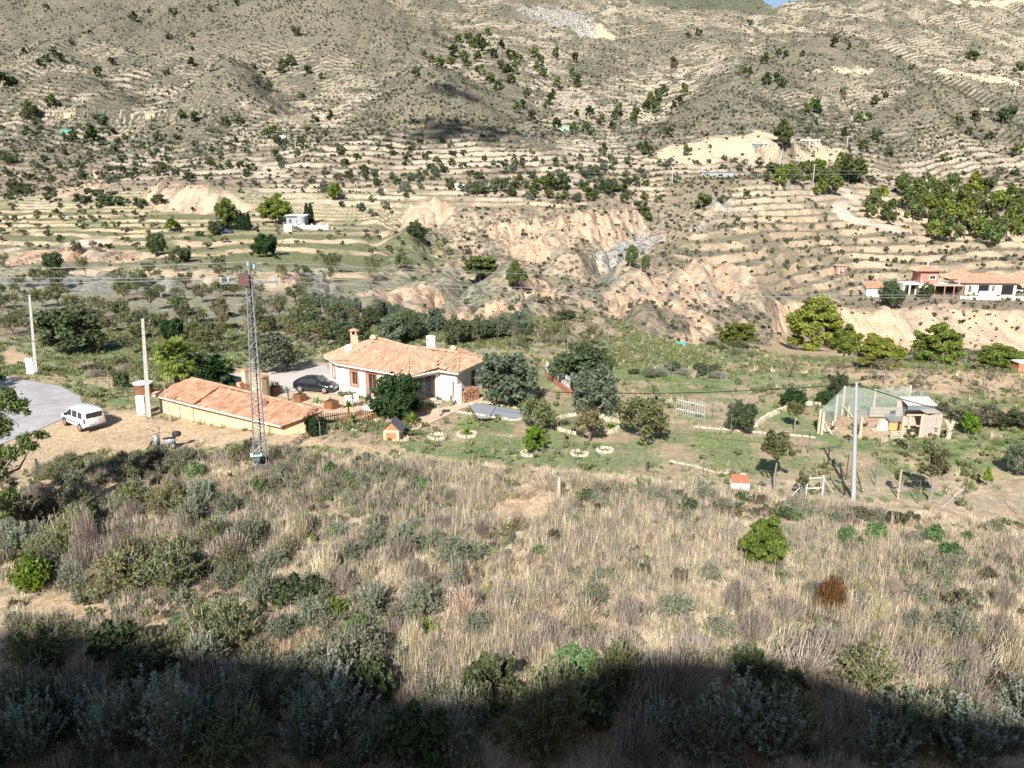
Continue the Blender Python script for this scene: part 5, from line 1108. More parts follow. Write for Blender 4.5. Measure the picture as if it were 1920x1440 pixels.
kerb('path_edging', [(1255, 865), (1300, 874), (1340, 886), (1400, 890)], .2, .1, M_stone, 'broken line of pale stones along the lower fence', 'edging')
kerb('path_edging', [(1300, 800), (1380, 808), (1480, 815), (1530, 822)], .16, .12, M_stone, 'thin pale kerb crossing the lawn to the chicken run', 'edging')

# ---- the long garage
G_ = thing('tiled_garage', 'long low ochre outbuilding with a salmon clay tile roof', 'outbuilding', (0, 0, 0))
gA, gB = plane(285.7, 741, 1.75), plane(527, 800, 1.75); gC, gD = plane(604.6, 771, 2.55), plane(359, 712.5, 2.55)
st1, st2 = plane(363, 761, 1.75), plane(414, 726, 2.55)
# two roof sections, the left one a step higher
rl = tiled(G_, [(gA + Vector((0, 0, .16)), st1 + Vector((0, 0, .16)), st2 + Vector((0, 0, .16)), gD + Vector((0, 0, .16))), (st1, gB, gC, st2)], M_tile, .24, .42, seed=5)
ridge(rl, [gB, gC], M_tile, .1); ridge(rl, [st1 + Vector((0, 0, .14)), st2 + Vector((0, 0, .14))], M_tile, .1); ridge(rl, [gD + Vector((0, 0, .16)), st2 + Vector((0, 0, .16)), gC], M_tile, .1)
def quadwall(parent, a, b, za, zb, zlow, mt, th=.2):
    a, b = v3(a), v3(b); u = (b - a)[:2] / np.linalg.norm((b - a)[:2]); n = np.array((-u[1], u[0])) * th; mb = MB()
    mb.prism([(a[0], a[1], zlow), (b[0], b[1], zlow), (b[0], b[1], zb), (a[0], a[1], za)], (n[0], n[1], 0)); return obj('wall', mb.mesh('wall', mt), parent)
def toward(a, b, d): 
    v = (b - a); v.z = 0; return a + v.normalized() * d
ia, ib, ic, id_ = toward(toward(gA, gB, .3), gD, .3), toward(toward(gB, gA, .3), gC, .3), toward(toward(gC, gD, .2), gB, .2), toward(toward(gD, gC, .2), gA, .2)
quadwall(G_, ia, ib, 1.66, 1.66, -.6, M_ochre); quadwall(G_, ib, ic, 1.66, 2.42, -.6, M_ochre); quadwall(G_, ic, id_, 2.42, 2.42, -.6, M_ochre); quadwall(G_, id_, ia, 2.42, 1.66, -.6, M_ochre)
mb = MB(); a, b = v3(gA), v3(gB); mb.tube([a - (0, .05, .0), v3(st1) - (0, .05, 0), b - (0, .05, .0)], .09, 6); obj('gutter', mb.mesh('gutter', mat('cream_gutter', (.66, .56, .44), .7)), G_)
mb = MB()
for f_ in (.32, .9): q = a + (b - a) * f_ - (0, .12, 0); mb.tube([q, q - (0, 0, 2.)], .05, 6)
obj('downpipe', mb.mesh('downpipe', M_ochre), G_)
p = plane(495, 765, 2.1); mb = MB(); mb.box((p.x, p.y, 2.45), (.4, .4, .7), .5); obj('chimney', mb.mesh('chimney', mat('brown_block', (.30, .17, .12), .8)), rl)

# ---- gate pillars, walls and railings of the yard
def pillar(px, py, w, h, label, cap=M_tile, m=M_ochre, d=None):
    p = plane(px, py, 0); t = thing('gate_pillar', label, 'pillar', (p.x, p.y, -.1), -.5); mb = MB(); mb.box((0, 0, h / 2), (w, d or w, h)); obj('shaft', mb.mesh('shaft', m), t)
    mb = MB(); mb.box((0, 0, h + .06), (w * 1.15, (d or w) * 1.15, .12), taper=.8); obj('cap', mb.mesh('cap', cap), t)
pillar(452, 742, .45, 1.3, 'short ochre pillar ending the picket railing behind the garage'); pillar(462, 728, .5, 1.9, 'ochre gate pillar furthest to the left behind the pylon')
pillar(487, 752, 1.5, 2.5, 'wide ochre wall block with tile cap behind the pylon', d=.6); pillar(500, 748, .5, 2.3, 'ochre pillar at the right end of the tiled wall block')
def pickets(pts, h, sp, m, label, name='picket_fence', cat='fence', w=.07, rails=(.3, .8), zoff=0, group=None):
    P = [np.array(plane(*p, 0)[:2]) for p in pts]; t = thing(name, label, cat, (float(P[0][0]), float(P[0][1]), 0), group=group); me = None; rl_ = MB()
    for a, b in zip(P[:-1], P[1:]):
        L_ = np.linalg.norm(b - a); u = (b - a) / L_; rz = math.atan2(u[1], u[0]); k = int(L_ / sp)
        for i in range(k + 1):
            c0 = a + u * L_ * i / max(k, 1)
            if me is None: mb = MB(); mb.box((0, 0, h / 2), (w, .03, h)); mb.add([(-w/2, -.015, h), (w/2, -.015, h), (0, -.015, h + w * .7), (-w/2, .015, h), (w/2, .015, h), (0, .015, h + w * .7)], [(0, 1, 2), (5, 4, 3), (0, 2, 5, 3), (2, 1, 4, 5)]); me = mb.mesh('picket', m)
            obj('picket', me, t, (c0[0] - P[0][0], c0[1] - P[0][1], gz(*c0) + zoff), rz)
        for r_ in rails:
            c0 = (a + b) / 2 - P[0]; rl_.box((c0[0], c0[1] + .03, gz(*((a + b) / 2)) + h * r_ + zoff), (L_, .04, .07), rz)
    obj('rail', rl_.mesh('rail', m), t)
pickets([(605, 812), (660, 802), (720, 792), (757, 782), (800, 778)], .8, .17, M_wood, 'low brown picket fence along the near edge of the patio')
pickets([(436, 742), (452, 746)], 1.0, .16, mat('red_brown_paint', (.33, .10, .06), .7), 'short red brown picket railing left of the short ochre pillar')
pickets([(455, 743), (475, 750)], 1.3, .14, M_wood, 'brown slatted gate between the ochre pillars', 'yard_gate', 'gate')
pickets([(1024, 706), (1045, 722), (1068, 740)], 1.35, .28, mat('white_metal', (.72, .72, .72), .5), 'white railing on a low red wall between the two dark trees', 'railing', 'railing', .045, zoff=.35)
mb = MB(); a, b = plane(1024, 706, 0), plane(1070, 742, 0); u = (b - a).normalized(); mb.box((0, 0, .2), ((b - a).length, .25, .75)); o = obj('low_wall', mb.mesh('low_wall', mat('red_brick_wall', (.38, .17, .12), .9, var=.3, scale=14)), None, ((a + b) / 2), math.atan2(u.y, u.x)); tag(o, 'low red wall carrying the white railing', 'wall')
pickets([(1268, 776), (1320, 788)], 1.6, .22, mat('pale_grey_metal', (.52, .52, .52), .5), 'white metal garden gate leaning right of the spreading tree', 'garden_gate', 'gate', .03)
# ---- small brick hutch
p = plane(738, 828, 0); t = thing('brick_hutch', 'small brick hutch with a dark pitched roof below the patio fence', 'hutch', (p.x, p.y, gz(p.x, p.y)), -.12)
mb = MB(); mb.box((0, 0, .42), (1.25, 1.2, .85)); obj('wall', mb.mesh('wall', M_pave), t)
mb = MB(); mb.prism([(-.62, -.6, .85), (.62, -.6, .85), (0, -.6, 1.5)], (0, 1.2, 0)); obj('gable', mb.mesh('gable', M_terra), t)
mb = MB(); mb.prism([(-.8, -.75, .72), (0, -.75, 1.52), (0, -.75, 1.6), (-.86, -.75, .74)], (0, 1.5, 0)); mb.prism([(.8, -.75, .72), (.86, -.75, .74), (0, -.75, 1.601), (0, -.75, 1.521)], (0, 1.5, 0)); obj('roof', mb.mesh('roof', mat('slate', (.12, .12, .13), .7)), t)
mb = MB(); mb.box((0, -.7, 1.66), (.22, .2, .22), .78, taper=.2); obj('finial', mb.mesh('finial', M_galv), t); mb = MB(); mb.box((0, -.61, .38), (.8, .04, .5)); obj('opening', mb.mesh('opening', M_terra), t)

# ---- planters, table, benches, statues on the patio
def spiky(px, py, wpx, n, m, label, trunk=0., group=None, name='spiky_plant', droop=.3, z=None, wid=.05):
    p = plane(px, py, 0); s = ppm(p); L_ = wpx / s / 2; rng = np.random.default_rng(int(px * 7)); mb = MB()
    for k in range(n):
        a = rng.random() * 6.28; e = rng.uniform(.1, 1.3); l = L_ * rng.uniform(.8, 1.15); d = np.array((math.cos(a) * math.cos(e), math.sin(a) * math.cos(e), math.sin(e))); sd_ = np.array((-math.sin(a), math.cos(a), 0)) * wid
        o = np.array((0, 0, trunk)); m1_ = o + d * l * .55; tp = o + d * l - (0, 0, droop * l * math.cos(e)); mb.add([o - sd_ * .6, o + sd_ * .6, m1_ + sd_, m1_ - sd_, tp], [(0, 1, 2, 3), (3, 2, 4)], 0, float(rng.random()))
    t = thing(name, label, 'plant', (p.x, p.y, gz(p.x, p.y) if z is None else z), group=group); obj('leaves', mb.mesh('leaves', m), t)
    if trunk: mb = MB(); mb.tube([(0, 0, -.1), (0, 0, trunk)], [.09, .07], 6); obj('stem', mb.mesh('stem', M_bark), t)
def planter(px, py, w, label, plantlabel, wp=30):
    p = plane(px, py, 0); t = thing('wooden_planter', label, 'planter', (p.x, p.y, gz(p.x, p.y) + .05), -.5)
    for sx, sy, rz in ((0, -1, 0), (0, 1, 0), (-1, 0, math.pi / 2), (1, 0, math.pi / 2)):
        for k in range(3): mb = MB(); mb.box((0, 0, 0), (w * (.99 if rz == 0 else .93), .04, w * .24)); obj('plank', mb.mesh('plank', M_wood), t, (sx * w / 2, sy * w / 2, w * (.14 + .26 * k)), rz)
    mb = MB(); mb.box((0, 0, w * .7), (w * .9, w * .9, .04)); obj('soil', mb.mesh('soil', mat('dark_soil', (.12, .08, .05), .95)), t)
    spiky(px, py - 2, wp, 34, M_greyg, plantlabel, 0, z=w * .75)
planter(513, 739, .85, 'wooden planter box nearest the ochre pillar', 'leafy plant growing in the planter nearest the ochre pillar'); planter(563, 754, .85, 'wooden planter box behind the middle of the garage roof', 'low plant in the planter left of the pale agave', 24)
planter(622, 771, .9, 'wooden planter box at the right end of the garage roof', 'thin plant in the planter at the right end of the garage roof', 30); planter(519, 731, .5, 'small planter box behind the first one by the pillar', 'low plant in the small planter by the pillar', 18)
spiky(541, 752, 26, 40, M_silver, 'pale spiky plant on a stem left of the black car', .9); spiky(594, 758, 34, 60, mat('pale_agave', (.42, .50, .25), .6, trans=.1), 'pale green agave on the paving in front of the black car', .1)
spiky(655, 795, 34, 60, M_palm, 'yucca with a bright green head by the patio fence', 1.0); spiky(664, 812, 30, 50, M_palm, 'lower yucca in front of the picket fence', .6); spiky(702, 792, 30, 50, M_palm, 'bright spiky rosette against the picket fence', .1)
spiky(772, 803, 40, 60, M_palm, 'small palm in a stone ring right of the brick hutch', .45, droop=.5, name='small_palm'); spiky(875, 814, 26, 34, M_lime, 'spiky yellow green plant in a ring right of the hutch', .1)
spiky(1058, 796, 36, 60, M_greyg, 'blue green agave inside the round bed at left', .05); spiky(1144, 802, 26, 40, M_lime, 'bright green rosette inside the round bed at right'); spiky(1090, 818, 30, 50, M_greyg, 'agave in front of the brownish tree in the round bed')
spiky(1059, 827, 14, 26, M_straw2, 'little yucca on the rim of the round bed', .5); spiky(1075, 812, 30, 46, M_palmd, 'dark agave in the middle of the round bed'); spiky(837, 795, 22, 36, M_silver, 'silvery agave left of the hammock')
spiky(431, 785, 30, 30, M_greyg, 'grey yucca growing against the garage wall', .2)
# fan palm and dark dracaenas
p = site(335, 731); tb, fb = fan_palm(4.8, 70, 2.2, M_palm, 3, lo=.40); t = thing('fan_palm', 'bushy fan palm with bright drooping fronds behind the left end of the garage', 'palm tree', p); obj('trunk', tb.mesh('palm_trunk', M_bark), t); obj('fronds', fb.mesh('palm_fronds', M_palm), t)
for px, py, h_, lab in [(385, 727, 2.6, 'dark dracaena clump touching the fan palm'), (402, 729, 2.9, 'dark dracaena clump in the middle behind the garage'), (416, 730, 2.4, 'dark dracaena clump with a spiky head left of the gate')]:
    p = plane(px, py, 0); tb, fb = fan_palm(h_, 44, 1.9, M_palmd, int(px), .15, .1); t = thing('dracaena', lab, 'shrub', p); obj('trunk', tb.mesh('dracaena_stem', M_bark), t); obj('fronds', fb.mesh('dracaena_fronds', M_palmd), t)
# table with white cloth
p = plane(707, 778, 0); t = thing('garden_table', 'patio table under a white cloth left of the orange tree', 'table', (p.x, p.y, .05), -.35)
mb = MB(); mb.box((0, 0, .74), (2.2, .95, .04)); mb.box((0, -.475, .58), (2.2, .02, .3)); mb.box((0, .475, .58), (2.2, .02, .3)); mb.box((-1.1, 0, .58), (.02, .95, .3)); mb.box((1.1, 0, .58), (.02, .95, .3)); obj('tablecloth', mb.mesh('tablecloth', mat('white_cloth', (.8, .8, .8), .9)), t)
for sx in (-.95, .95):
    for sy in (-.35, .35): mb = MB(); mb.tube([(sx, sy, 0), (sx, sy, .7)], .03, 6); obj('leg', mb.mesh('leg', M_wood), t)
def lowob(name, px, py, label, cat, fn, rz=0, z=.05):
    p = plane(px, py, 0); t = thing(name, label, cat, (p.x, p.y, gz(p.x, p.y) + z), rz); fn(t); return t
def f_arm(t):
    mb = MB(); mb.box((0, 0, .42), (.6, .6, .06)); obj('seat', mb.mesh('seat', M_white), t); mb = MB(); mb.box((0, .3, .75), (.6, .05, .6)); obj('backrest', mb.mesh('backrest', M_white), t)
    for sx in (-.25, .25):
        for sy in (-.25, .25): mb = MB(); mb.tube([(sx, sy, 0), (sx, sy, .42)], .025, 5); obj('leg', mb.mesh('leg', M_white), t)
lowob('garden_chair', 655, 768, 'white garden chair beside the dark parasol base left of the table', 'chair', f_arm, .4); lowob('garden_chair', 664, 765, 'second white garden chair nearer to the house corner', 'chair', f_arm, -.6)
def f_well(t):
    mb = MB(); mb.lathe((0, 0, 0), [(.34, 0), (.30, .5), (.36, .55), (.2, .9), (.28, 1.1), (.16, 1.5), (.0, 1.62)], 10); obj('body', mb.mesh('fountain', mat('mossy_stone', (.22, .20, .15), .9, var=.3, scale=9)), t)
lowob('stone_fountain', 692, 762, 'dark carved stone fountain against the white wall between the windows', 'fountain', f_well); lowob('stone_fountain', 846, 760, 'small stone ornament by the narrow grey door', 'ornament', f_well).scale = (.6, .6, .6)
lowob('stone_fountain', 693, 778, 'grey stone urn left of the table', 'ornament', f_well).scale = (.8, .8, .7)
def f_grill(t):
    mb = MB(); mb.box((0, 0, .35), (1.6, .9, .7)); obj('base', mb.mesh('base', M_white), t); mb = MB(); mb.prism([(-.75, -.5, .72), (.75, -.5, .72), (.75, .4, 1.25), (-.75, .4, 1.25)], (0, 0, .08)); obj('roof', mb.mesh('roof', mat('orange_brick', (.38, .14, .08), .85, var=.15, scale=9)), t)
lowob('brick_grill', 1386, 914, 'low white grill with an orange brick top beside the slender grey tree', 'grill', f_grill, -.15).scale = (.75, .75, .6)
def f_wheel(t):
    mb = MB(); mb.box((0, 0, .5), (.5, .5, 1.1), .3, taper=.7); obj('stand', mb.mesh('stand', M_greywood), t)
lowob('bird_table', 823, 783, 'grey wooden bird table standing in the shade right of the orange tree', 'bird table', lambda t: (obj('post', (lambda m: (m.tube([(0, 0, -.2), (0, 0, 1.3)], .09, 6), m)[1])(MB()).mesh('post', M_greywood), t), obj('tray', (lambda m: (m.box((0, 0, 1.35), (.7, .7, .12)), m)[1])(MB()).mesh('tray', M_greywood), t)))
# hammock
p = plane(905, 792, 0); t = thing('hammock', 'slack grey hammock hung on two dark poles left of the umbrella tree', 'hammock', (p.x, p.y, gz(p.x, p.y)))
mb = MB(); mb.tube([(-.3, 0, .1), (-1.2, .1, 1.5)], .035, 5); mb.tube([(.4, 0, .1), (1.1, .1, 1.3)], .035, 5); obj('pole', mb.mesh('pole', M_iron), t)
V_, Q_ = [], []
for i in range(9):
    s = i / 8; x_ = -.9 + 1.7 * s; zz = .35 + 1.6 * (s - .5) ** 2
    for y_ in (-.35, 0, .35): V_.append((x_, y_ * math.sin(math.pi * (.1 + .8 * s)), zz + abs(y_) * .3))
Q_ = [(i*3+j, i*3+j+1, i*3+j+4, i*3+j+3) for i in range(8) for j in range(2)]; mb = MB(); mb.add(V_, Q_); obj('cloth', mb.mesh('cloth', mat('grey_cloth', (.22, .25, .28), .9)), t)

# ------------------------------------------------------------------ poles, pylon, wires
def cpole(px, py, top, r, label, m=M_conc, sq=False, lean=0):
    p = site(px, py); h = hgt(p, top); t = thing('utility_pole', label, 'utility pole', p); t.rotation_euler = (0, lean, 0); mb = MB()
    if sq: mb.box((0, 0, h / 2 - .2), (r * 2, r * 1.5, h + .4), .4, taper=.55)
    else: mb.tube([(0, 0, -.4), (0, 0, h * .5), (0, 0, h)], [r, r * .8, r * .55], 10)
    obj('shaft', mb.mesh('shaft', m), t); mb = MB(); mb.box((0, 0, h - .15), (.7, .08, .08), .3); mb.tube([(-.25, 0, h - .25), (-.25, 0, h - .05)], .05, 6); mb.tube([(.25, 0, h - .25), (.25, 0, h - .05)], .05, 6); obj('bracket', mb.mesh('bracket', M_iron), t)
    return p, h
P1, h1 = cpole(68, 702, 553, .17, 'leftmost concrete pole, beside the far side of the road', sq=True, lean=.075); P2, h2 = cpole(279, 782, 597, .19, 'concrete pole at the left end of the tiled garage', sq=True, lean=.06)
P3, h3 = cpole(1600, 936, 716, .15, 'round grey pole in front of the chicken run', mat('painted_steel', (.50, .53, .56), .5, .3), lean=-.09); 
# lattice pylon
pb = site(489, 882); hp_ = hgt(pb, 520); t = thing('lattice_pylon', 'tall narrow lattice steel pylon in front of the garage roof', 'pylon', pb, .35); t.rotation_euler = (0, .025, .35)
NS = 26
def leg_at(k, z): s = (.42 - .27 * z / hp_); return np.array(((-1, 1, 1, -1)[k] * s, (-1, -1, 1, 1)[k] * s * .8, z))
for k in range(4): mb = MB(); mb.tube([leg_at(k, -.4), leg_at(k, hp_)], .045, 4); obj('leg', mb.mesh('leg', M_galv), t)
for i in range(NS):
    za, zb = hp_ * i / NS, hp_ * (i + 1) / NS
    mb = MB()
    for k in range(4):
        a, b = (k, (k + 1) % 4) if i % 2 else ((k + 1) % 4, k); mb.tube([leg_at(a, za), leg_at(b, zb)], .022, 4, cap=False); mb.tube([leg_at(k, zb), leg_at((k+1) % 4, zb)], .02, 4, cap=False)
    obj('brace', mb.mesh('brace', M_galv), t)
mb = MB(); mb.box((0, 0, hp_ - .35), (3.6, .12, .12)); mb.box((0, 0, hp_ + .25), (.12, .12, .9)); obj('crossarm', mb.mesh('crossarm', M_galv), t)
INS = [(-1.7, 0, hp_ - .3), (-1.25, 0, hp_ - .3), (1.6, 0, hp_ - .3), (0, 0, hp_ + .7), (.35, 0, hp_ + .5)]
mi_ = mat('blue_glass_insulator', (.30, .50, .55), .15, spec=.6)
for q in INS: mb = MB(); mb.lathe(q, [(.03, 0), (.12, .06), (.05, .1), (.13, .16), (.05, .2), (.12, .26), (.03, .32), (0, .33)], 8); obj('insulator', mb.mesh('insulator', mi_, True), t)
mb = MB(); mb.box((-.35, -.1, hp_ - .15), (.65, .5, .75)); obj('switch_box', mb.mesh('switch_box', mat('dark_red_box', (.16, .09, .08), .6)), t)
mb = MB(); mb.tube([(.12, -.25, 0), (.1, -.2, hp_ * .5), (.05, -.1, hp_ - .4)], .045, 5); obj('cable_duct', mb.mesh('cable_duct', M_black), t)
mb = MB(); mb.box((-.25, -.45, 1.2), (.45, .4, .5)); o = obj('meter_box', mb.mesh('meter_box', mat('green_box', (.10, .19, .16), .6)), t); mb = MB(); mb.box((-.25, -.47, 1.33), (.75, .6, .06)); obj('meter_lid', mb.mesh('meter_lid', M_white), t)
def wire(a, b, sag, r, label, group=None, m=None, name='power_line', n=26):
    a, b = v3(a), v3(b); P = [a + (b - a) * s - np.array((0, 0, 4 * sag * s * (1 - s))) for s in np.linspace(0, 1, n)]; mb = MB(); mb.tube(P, r, 3, cap=False); o = obj(name, mb.mesh(name, m or M_wire)); return tag(o, label, 'wire', group)
M_wire = mat('bare_wire', (.42, .43, .43), .5, .3); M_cable = mat('black_cable', (.02, .02, .02), .7)
c_, s_ = math.cos(.35), math.sin(.35)
top = [Vector((pb.x + .025 * q[2] + q[0] * c_ - q[1] * s_, pb.y + q[0] * s_ + q[1] * c_, pb.z + q[2] + .3)) for q in INS]
for q, (lx, ly), (rx, ry), nm in ((top[0], (-60, 530), (1990, 556), 'lowest'), (top[2], (-60, 519), (1990, 551), 'middle'), (top[3], (-60, 503), (1990, 524), 'topmost')):
    def far(px, py, y): u, v, w = ray(px, py); t_ = y / v; return Vector((u * t_, y, CH + w * t_))
    wire(q, far(lx, ly, 58), .12, .016, nm + ' bare wire running left from the pylon'); wire(q, far(rx, ry, 62), .5, .016, nm + ' bare wire running right from the pylon', n=40)
tp = lambda p, h: Vector((p.x + h * (.075 if p is P1 else .06 if p is P2 else -.09), p.y, p.z + h - .12))
def D3(px, py, y): u, v, w = ray(px, py); t_ = y / v; return Vector((u * t_, y, CH + w * t_))
wire(tp(P2, h2), D3(-40, 645, 60), .5, .03, 'black cable sagging from the garage pole to the left edge', m=M_cable); wire(tp(P2, h2), tp(P1, h1), .8, .02, 'thin cable between the two concrete poles', m=M_cable)
hb = plane(905, 727, 3.2); wire(tp(P2, h2), plane(655, 676, 3.3), .9, .018, 'thin cable from the garage pole to the house eave', m=M_cable); wire(tp(P3, h3), hb, .55, .035, 'black cable from the round grey pole to the house', m=M_cable)
wire(tp(P3, h3), D3(1990, 785, 66), .9, .035, 'black cable from the round grey pole to the right edge', m=M_cable)
for (a, b, ya, yb, lab) in (((1150, 300), (1700, 322), 330, 330, 'upper'), ((900, 318), (1640, 326), 335, 335, 'lower')): wire(D3(*a, ya), D3(*b, yb), 1.0, .05, lab + ' faint far wire crossing above the ravine')
# far poles
for px, py, top_, lab in ((1460, 338, 282, 'far pale pole on the spur with a wide base'), (1524, 345, 308, 'thin far pole right of the spur pole'), (1547, 352, 325, 'short far pole by the grove'), (555, 288, 258, 'far pole on the terraces at left'), (308, 300, 280, 'small far pole left of centre'), (1588, 275, 255, 'pole at the end of the levelled terrace'), (1260, 345, 312, 'far pole above the ravine'), (1902, 180, 150, 'far pole on the right slope')):
    p = site(px, py); h_ = hgt(p, top_); t = thing('utility_pole', lab, 'utility pole', p); mb = MB(); mb.tube([(0, 0, -.5), (0, 0, h_)], [.35 if px == 1460 else .22, .18], 6); obj('shaft', mb.mesh('shaft', M_conc), t)
    mb = MB(); mb.box((0, 0, h_ - .3), (2.2, .2, .2)); obj('crossarm', mb.mesh('crossarm', M_galv), t)
    if px == 1460: mb = MB(); mb.box((0, 0, 1.2), (1.3, 1.3, 3.2), taper=.5); obj('base', mb.mesh('base', M_white), t)
# meter boxes, posts
def f_cab(t):
    mb = MB(); mb.box((0, 0, .75), (.75, .35, 1.7)); obj('cabinet', mb.mesh('cabinet', mat('off_white_paint', (.74, .74, .72), .6)), t)
    for z_ in (.45, 1.15): mb = MB(); mb.box((0, -.19, z_), (.62, .03, .6)); obj('door', mb.mesh('door', mat('off_white_paint', (.74, .74, .72), .6)), t)
    for x_ in (-.12, .14): mb = MB(); mb.box((x_, -.21, 1.35), (.08, .02, .1)); obj('latch', mb.mesh('latch', M_black), t)
lowob('meter_cabinet', 268, 782, 'white meter cabinet at the foot of the garage pole', 'meter box', f_cab, -.1); lowob('meter_cabinet', 59, 700, 'white meter cabinet at the foot of the leftmost pole', 'meter box', f_cab, .1)
def post(px, py, top_, r, m, label, lean=(0, 0), name='wooden_post', group=None):
    p = site(px, py); h_ = hgt(p, top_); mb = MB(); mb.tube([(0, 0, -.3), (lean[0], lean[1], h_)], [r, r * .9], 7); o = obj(name, mb.mesh(name, m), None, p); return tag(o, label, 'post', group)
post(1048, 934, 895, .12, M_pale, 'short thick pale post alone in the dry field'); post(320, 792, 728, .05, M_pale, 'thin pole leaning in front of the garage wall', (-.15, 0)); post(70, 878, 860, .07, M_iron, 'short dark post at the bottom of the sandy road')
post(1586, 900, 852, .03, M_iron, 'thin dark stake left of the round grey pole'); post(1551, 880, 838, .05, M_iron, 'brown stake beside a tiny sapling'); post(1587, 930, 872, .07, M_iron, 'dark leaning bar added as a shadow strip left of the round grey pole', (-.5, .4)); post(1620, 925, 890, .04, M_iron, 'dark leaning bar added as a shadow strip right of the round grey pole', (-.4, .5))  # the two dark leaning bars stand in for shadow strips on the ground
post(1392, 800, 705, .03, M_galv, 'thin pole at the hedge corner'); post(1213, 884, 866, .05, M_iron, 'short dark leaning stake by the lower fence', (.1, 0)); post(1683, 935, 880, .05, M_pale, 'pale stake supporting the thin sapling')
p = site(1777, 822); mb = MB(); mb.tube([(0, 0, -.3), (.05, 0, .8), (-.35, 0, 1.5)], [.22, .2, .13], 8); mb.tube([(.05, 0, .8), (.3, 0, 1.45)], [.16, .13], 8); tag(obj('tree_stump', mb.mesh('tree_stump', M_pale), None, p), 'forked pale tree stump right of the chicken shed', 'stump')
# ---- wire fences
M_mesh = mat('fence_wire', (.30, .34, .32), .6, .2)
def fence(pts, h, sp, label, brace=(), m=M_galv, zz=0):
    P = [site(*p) for p in pts]; t = thing('wire_fence', label, 'fence', P[0]); O = P[0]; wm = MB(); pm = MB(); pm.tube([(0, 0, -.2), (0, 0, h)], .03, 6); pm = pm.mesh('fence_post', m)
    for a, b in zip(P[:-1], P[1:]):
        L_ = (b - a).length; k = max(1, round(L_ / sp)); Q = [a + (b - a) * i / k for i in range(k + 1)]; Q = [Vector((q.x, q.y, gz(q.x, q.y))) for q in Q]
        for q in Q: obj('fence_post', pm, t, q - O)
        for q, r in zip(Q[:-1], Q[1:]):
            for z_ in (.1, .5, .9, h - .05): wm.tube([q - O + Vector((0, 0, z_)), r - O + Vector((0, 0, z_))], .0035, 3, cap=False)
            nn = int((r - q).length / .3)
            for j in range(nn): s = q + (r - q) * j / nn - O; wm.tube([s + Vector((0, 0, .1)), s + Vector((0, 0, h - .05))], .002, 3, cap=False)
    for bp in brace:
        p = site(*bp) - O
        for dx in (-1, 1): mb = MB(); mb.tube([p + Vector((dx * 1.2, 0, 0)), p + Vector((0, 0, h * .85))], .014, 5); obj('brace', mb.mesh('brace', m), t)
    o = obj('wire_mesh', wm.mesh('wire_mesh', M_mesh), t)
fence([(601, 826), (700, 836), (823, 852), (954, 858), (1078, 868), (1210, 884), (1318, 894)], 1.5, 3.6, 'wire fence on thin posts along the lower edge of the garden', [(1318, 894)])
fence([(1318, 894), (1372, 905), (1500, 932)], 1.4, 3.2, 'short wire fence beside the orange brick grill'); fence([(1556, 932), (1640, 912), (1720, 945), (1804, 950), (1908, 965)], 1.6, 4, 'wire fence with diagonal braces at the lower right', [(1804, 950)])
fence([(1335, 760), (1392, 812), (1515, 850), (1643, 900)], 1.5, 4, 'wire fence crossing the lawn at the right'); fence([(960, 658), (985, 660), (1010, 662), (1036, 660), (1058, 662)], 1.8, 1.7, 'wire fence with an inverted V brace behind the dark trees', [(1010, 662)])
fence([(1215, 680), (1258, 705), (1325, 712), (1380, 738), (1440, 730), (1500, 738)], 1.5, 3.5, 'wire fence along the far edge of the lawn', [(1258, 705)]); fence([(1780, 770), (1834, 785), (1910, 800)], 1.7, 3.5, 'wire fence in front of the hedge at the right edge')
fence([(205, 722), (208, 748), (262, 752)], 1.5, 2.6, 'wire fence round the small plot by the water tank'); fence([(1290, 800), (1335, 790), (1370, 812)], 1.6, 2.4, 'posts and wire right of the white garden gate')
# goal-like white frame
def f_goal(t):
    for x_ in (-.55, .55):
        for y_ in (0, .25): mb = MB(); mb.tube([(x_ + y_ * .3, y_, 0), (x_ + y_ * .3, y_, 1.25)], .045, 6); obj('upright', mb.mesh('upright', mat('white_metal', (.72, .72, .72), .5)), t)
    for z_ in (.5, 1.2): mb = MB(); mb.tube([(-.55, 0, z_), (.55, 0, z_)], .03, 6); obj('crossbar', mb.mesh('crossbar', mat('white_metal', (.72, .72, .72), .5)), t)
    for s in (-1, 1): mb = MB(); mb.tube([(s * .6, 0, 1.1), (s * 1.4, .1, 0)], .022, 5); obj('stay', mb.mesh('stay', mat('white_metal', (.72, .72, .72), .5)), t)
lowob('metal_stile', 1526, 931, 'low white metal frame with stays beside the round grey pole', 'frame', f_goal, .1)
# brown tank
def f_tank(t):
    mb = MB(); mb.lathe((0, 0, 0), [(.85, 0), (.85, 1.2)], 18); obj('wall', mb.mesh('wall', M_wood, False), t); mb = MB(); mb.lathe((0, 0, 1.2), [(.92, 0), (.9, .08), (.5, .16), (0, .2)], 18); obj('lid', mb.mesh('lid', mat('pale_lid', (.6, .64, .66), .5)), t)
lowob('water_tank', 271, 743, 'round brown water tank with a pale lid left of the garage', 'water tank', f_tank)
def f_tank2(t):
    mb = MB(); mb.lathe((0, 0, 0), [(1.15, 0), (1.15, .5), (1.0, .65), (.5, .75), (0, .78)], 18); obj('tank', mb.mesh('tank', mat('turquoise_plastic', (.10, .42, .36), .5)), t); mb = MB(); mb.lathe((0, 0, .7), [(.25, 0), (.25, .15), (0, .18)], 10); obj('lid', mb.mesh('lid', mat('turquoise_plastic', (.10, .42, .36), .5)), t)
p = site(1277, 650); t = thing('turquoise_tank', 'low turquoise plastic tank in the field behind the lawn', 'water tank', p); f_tank2(t)
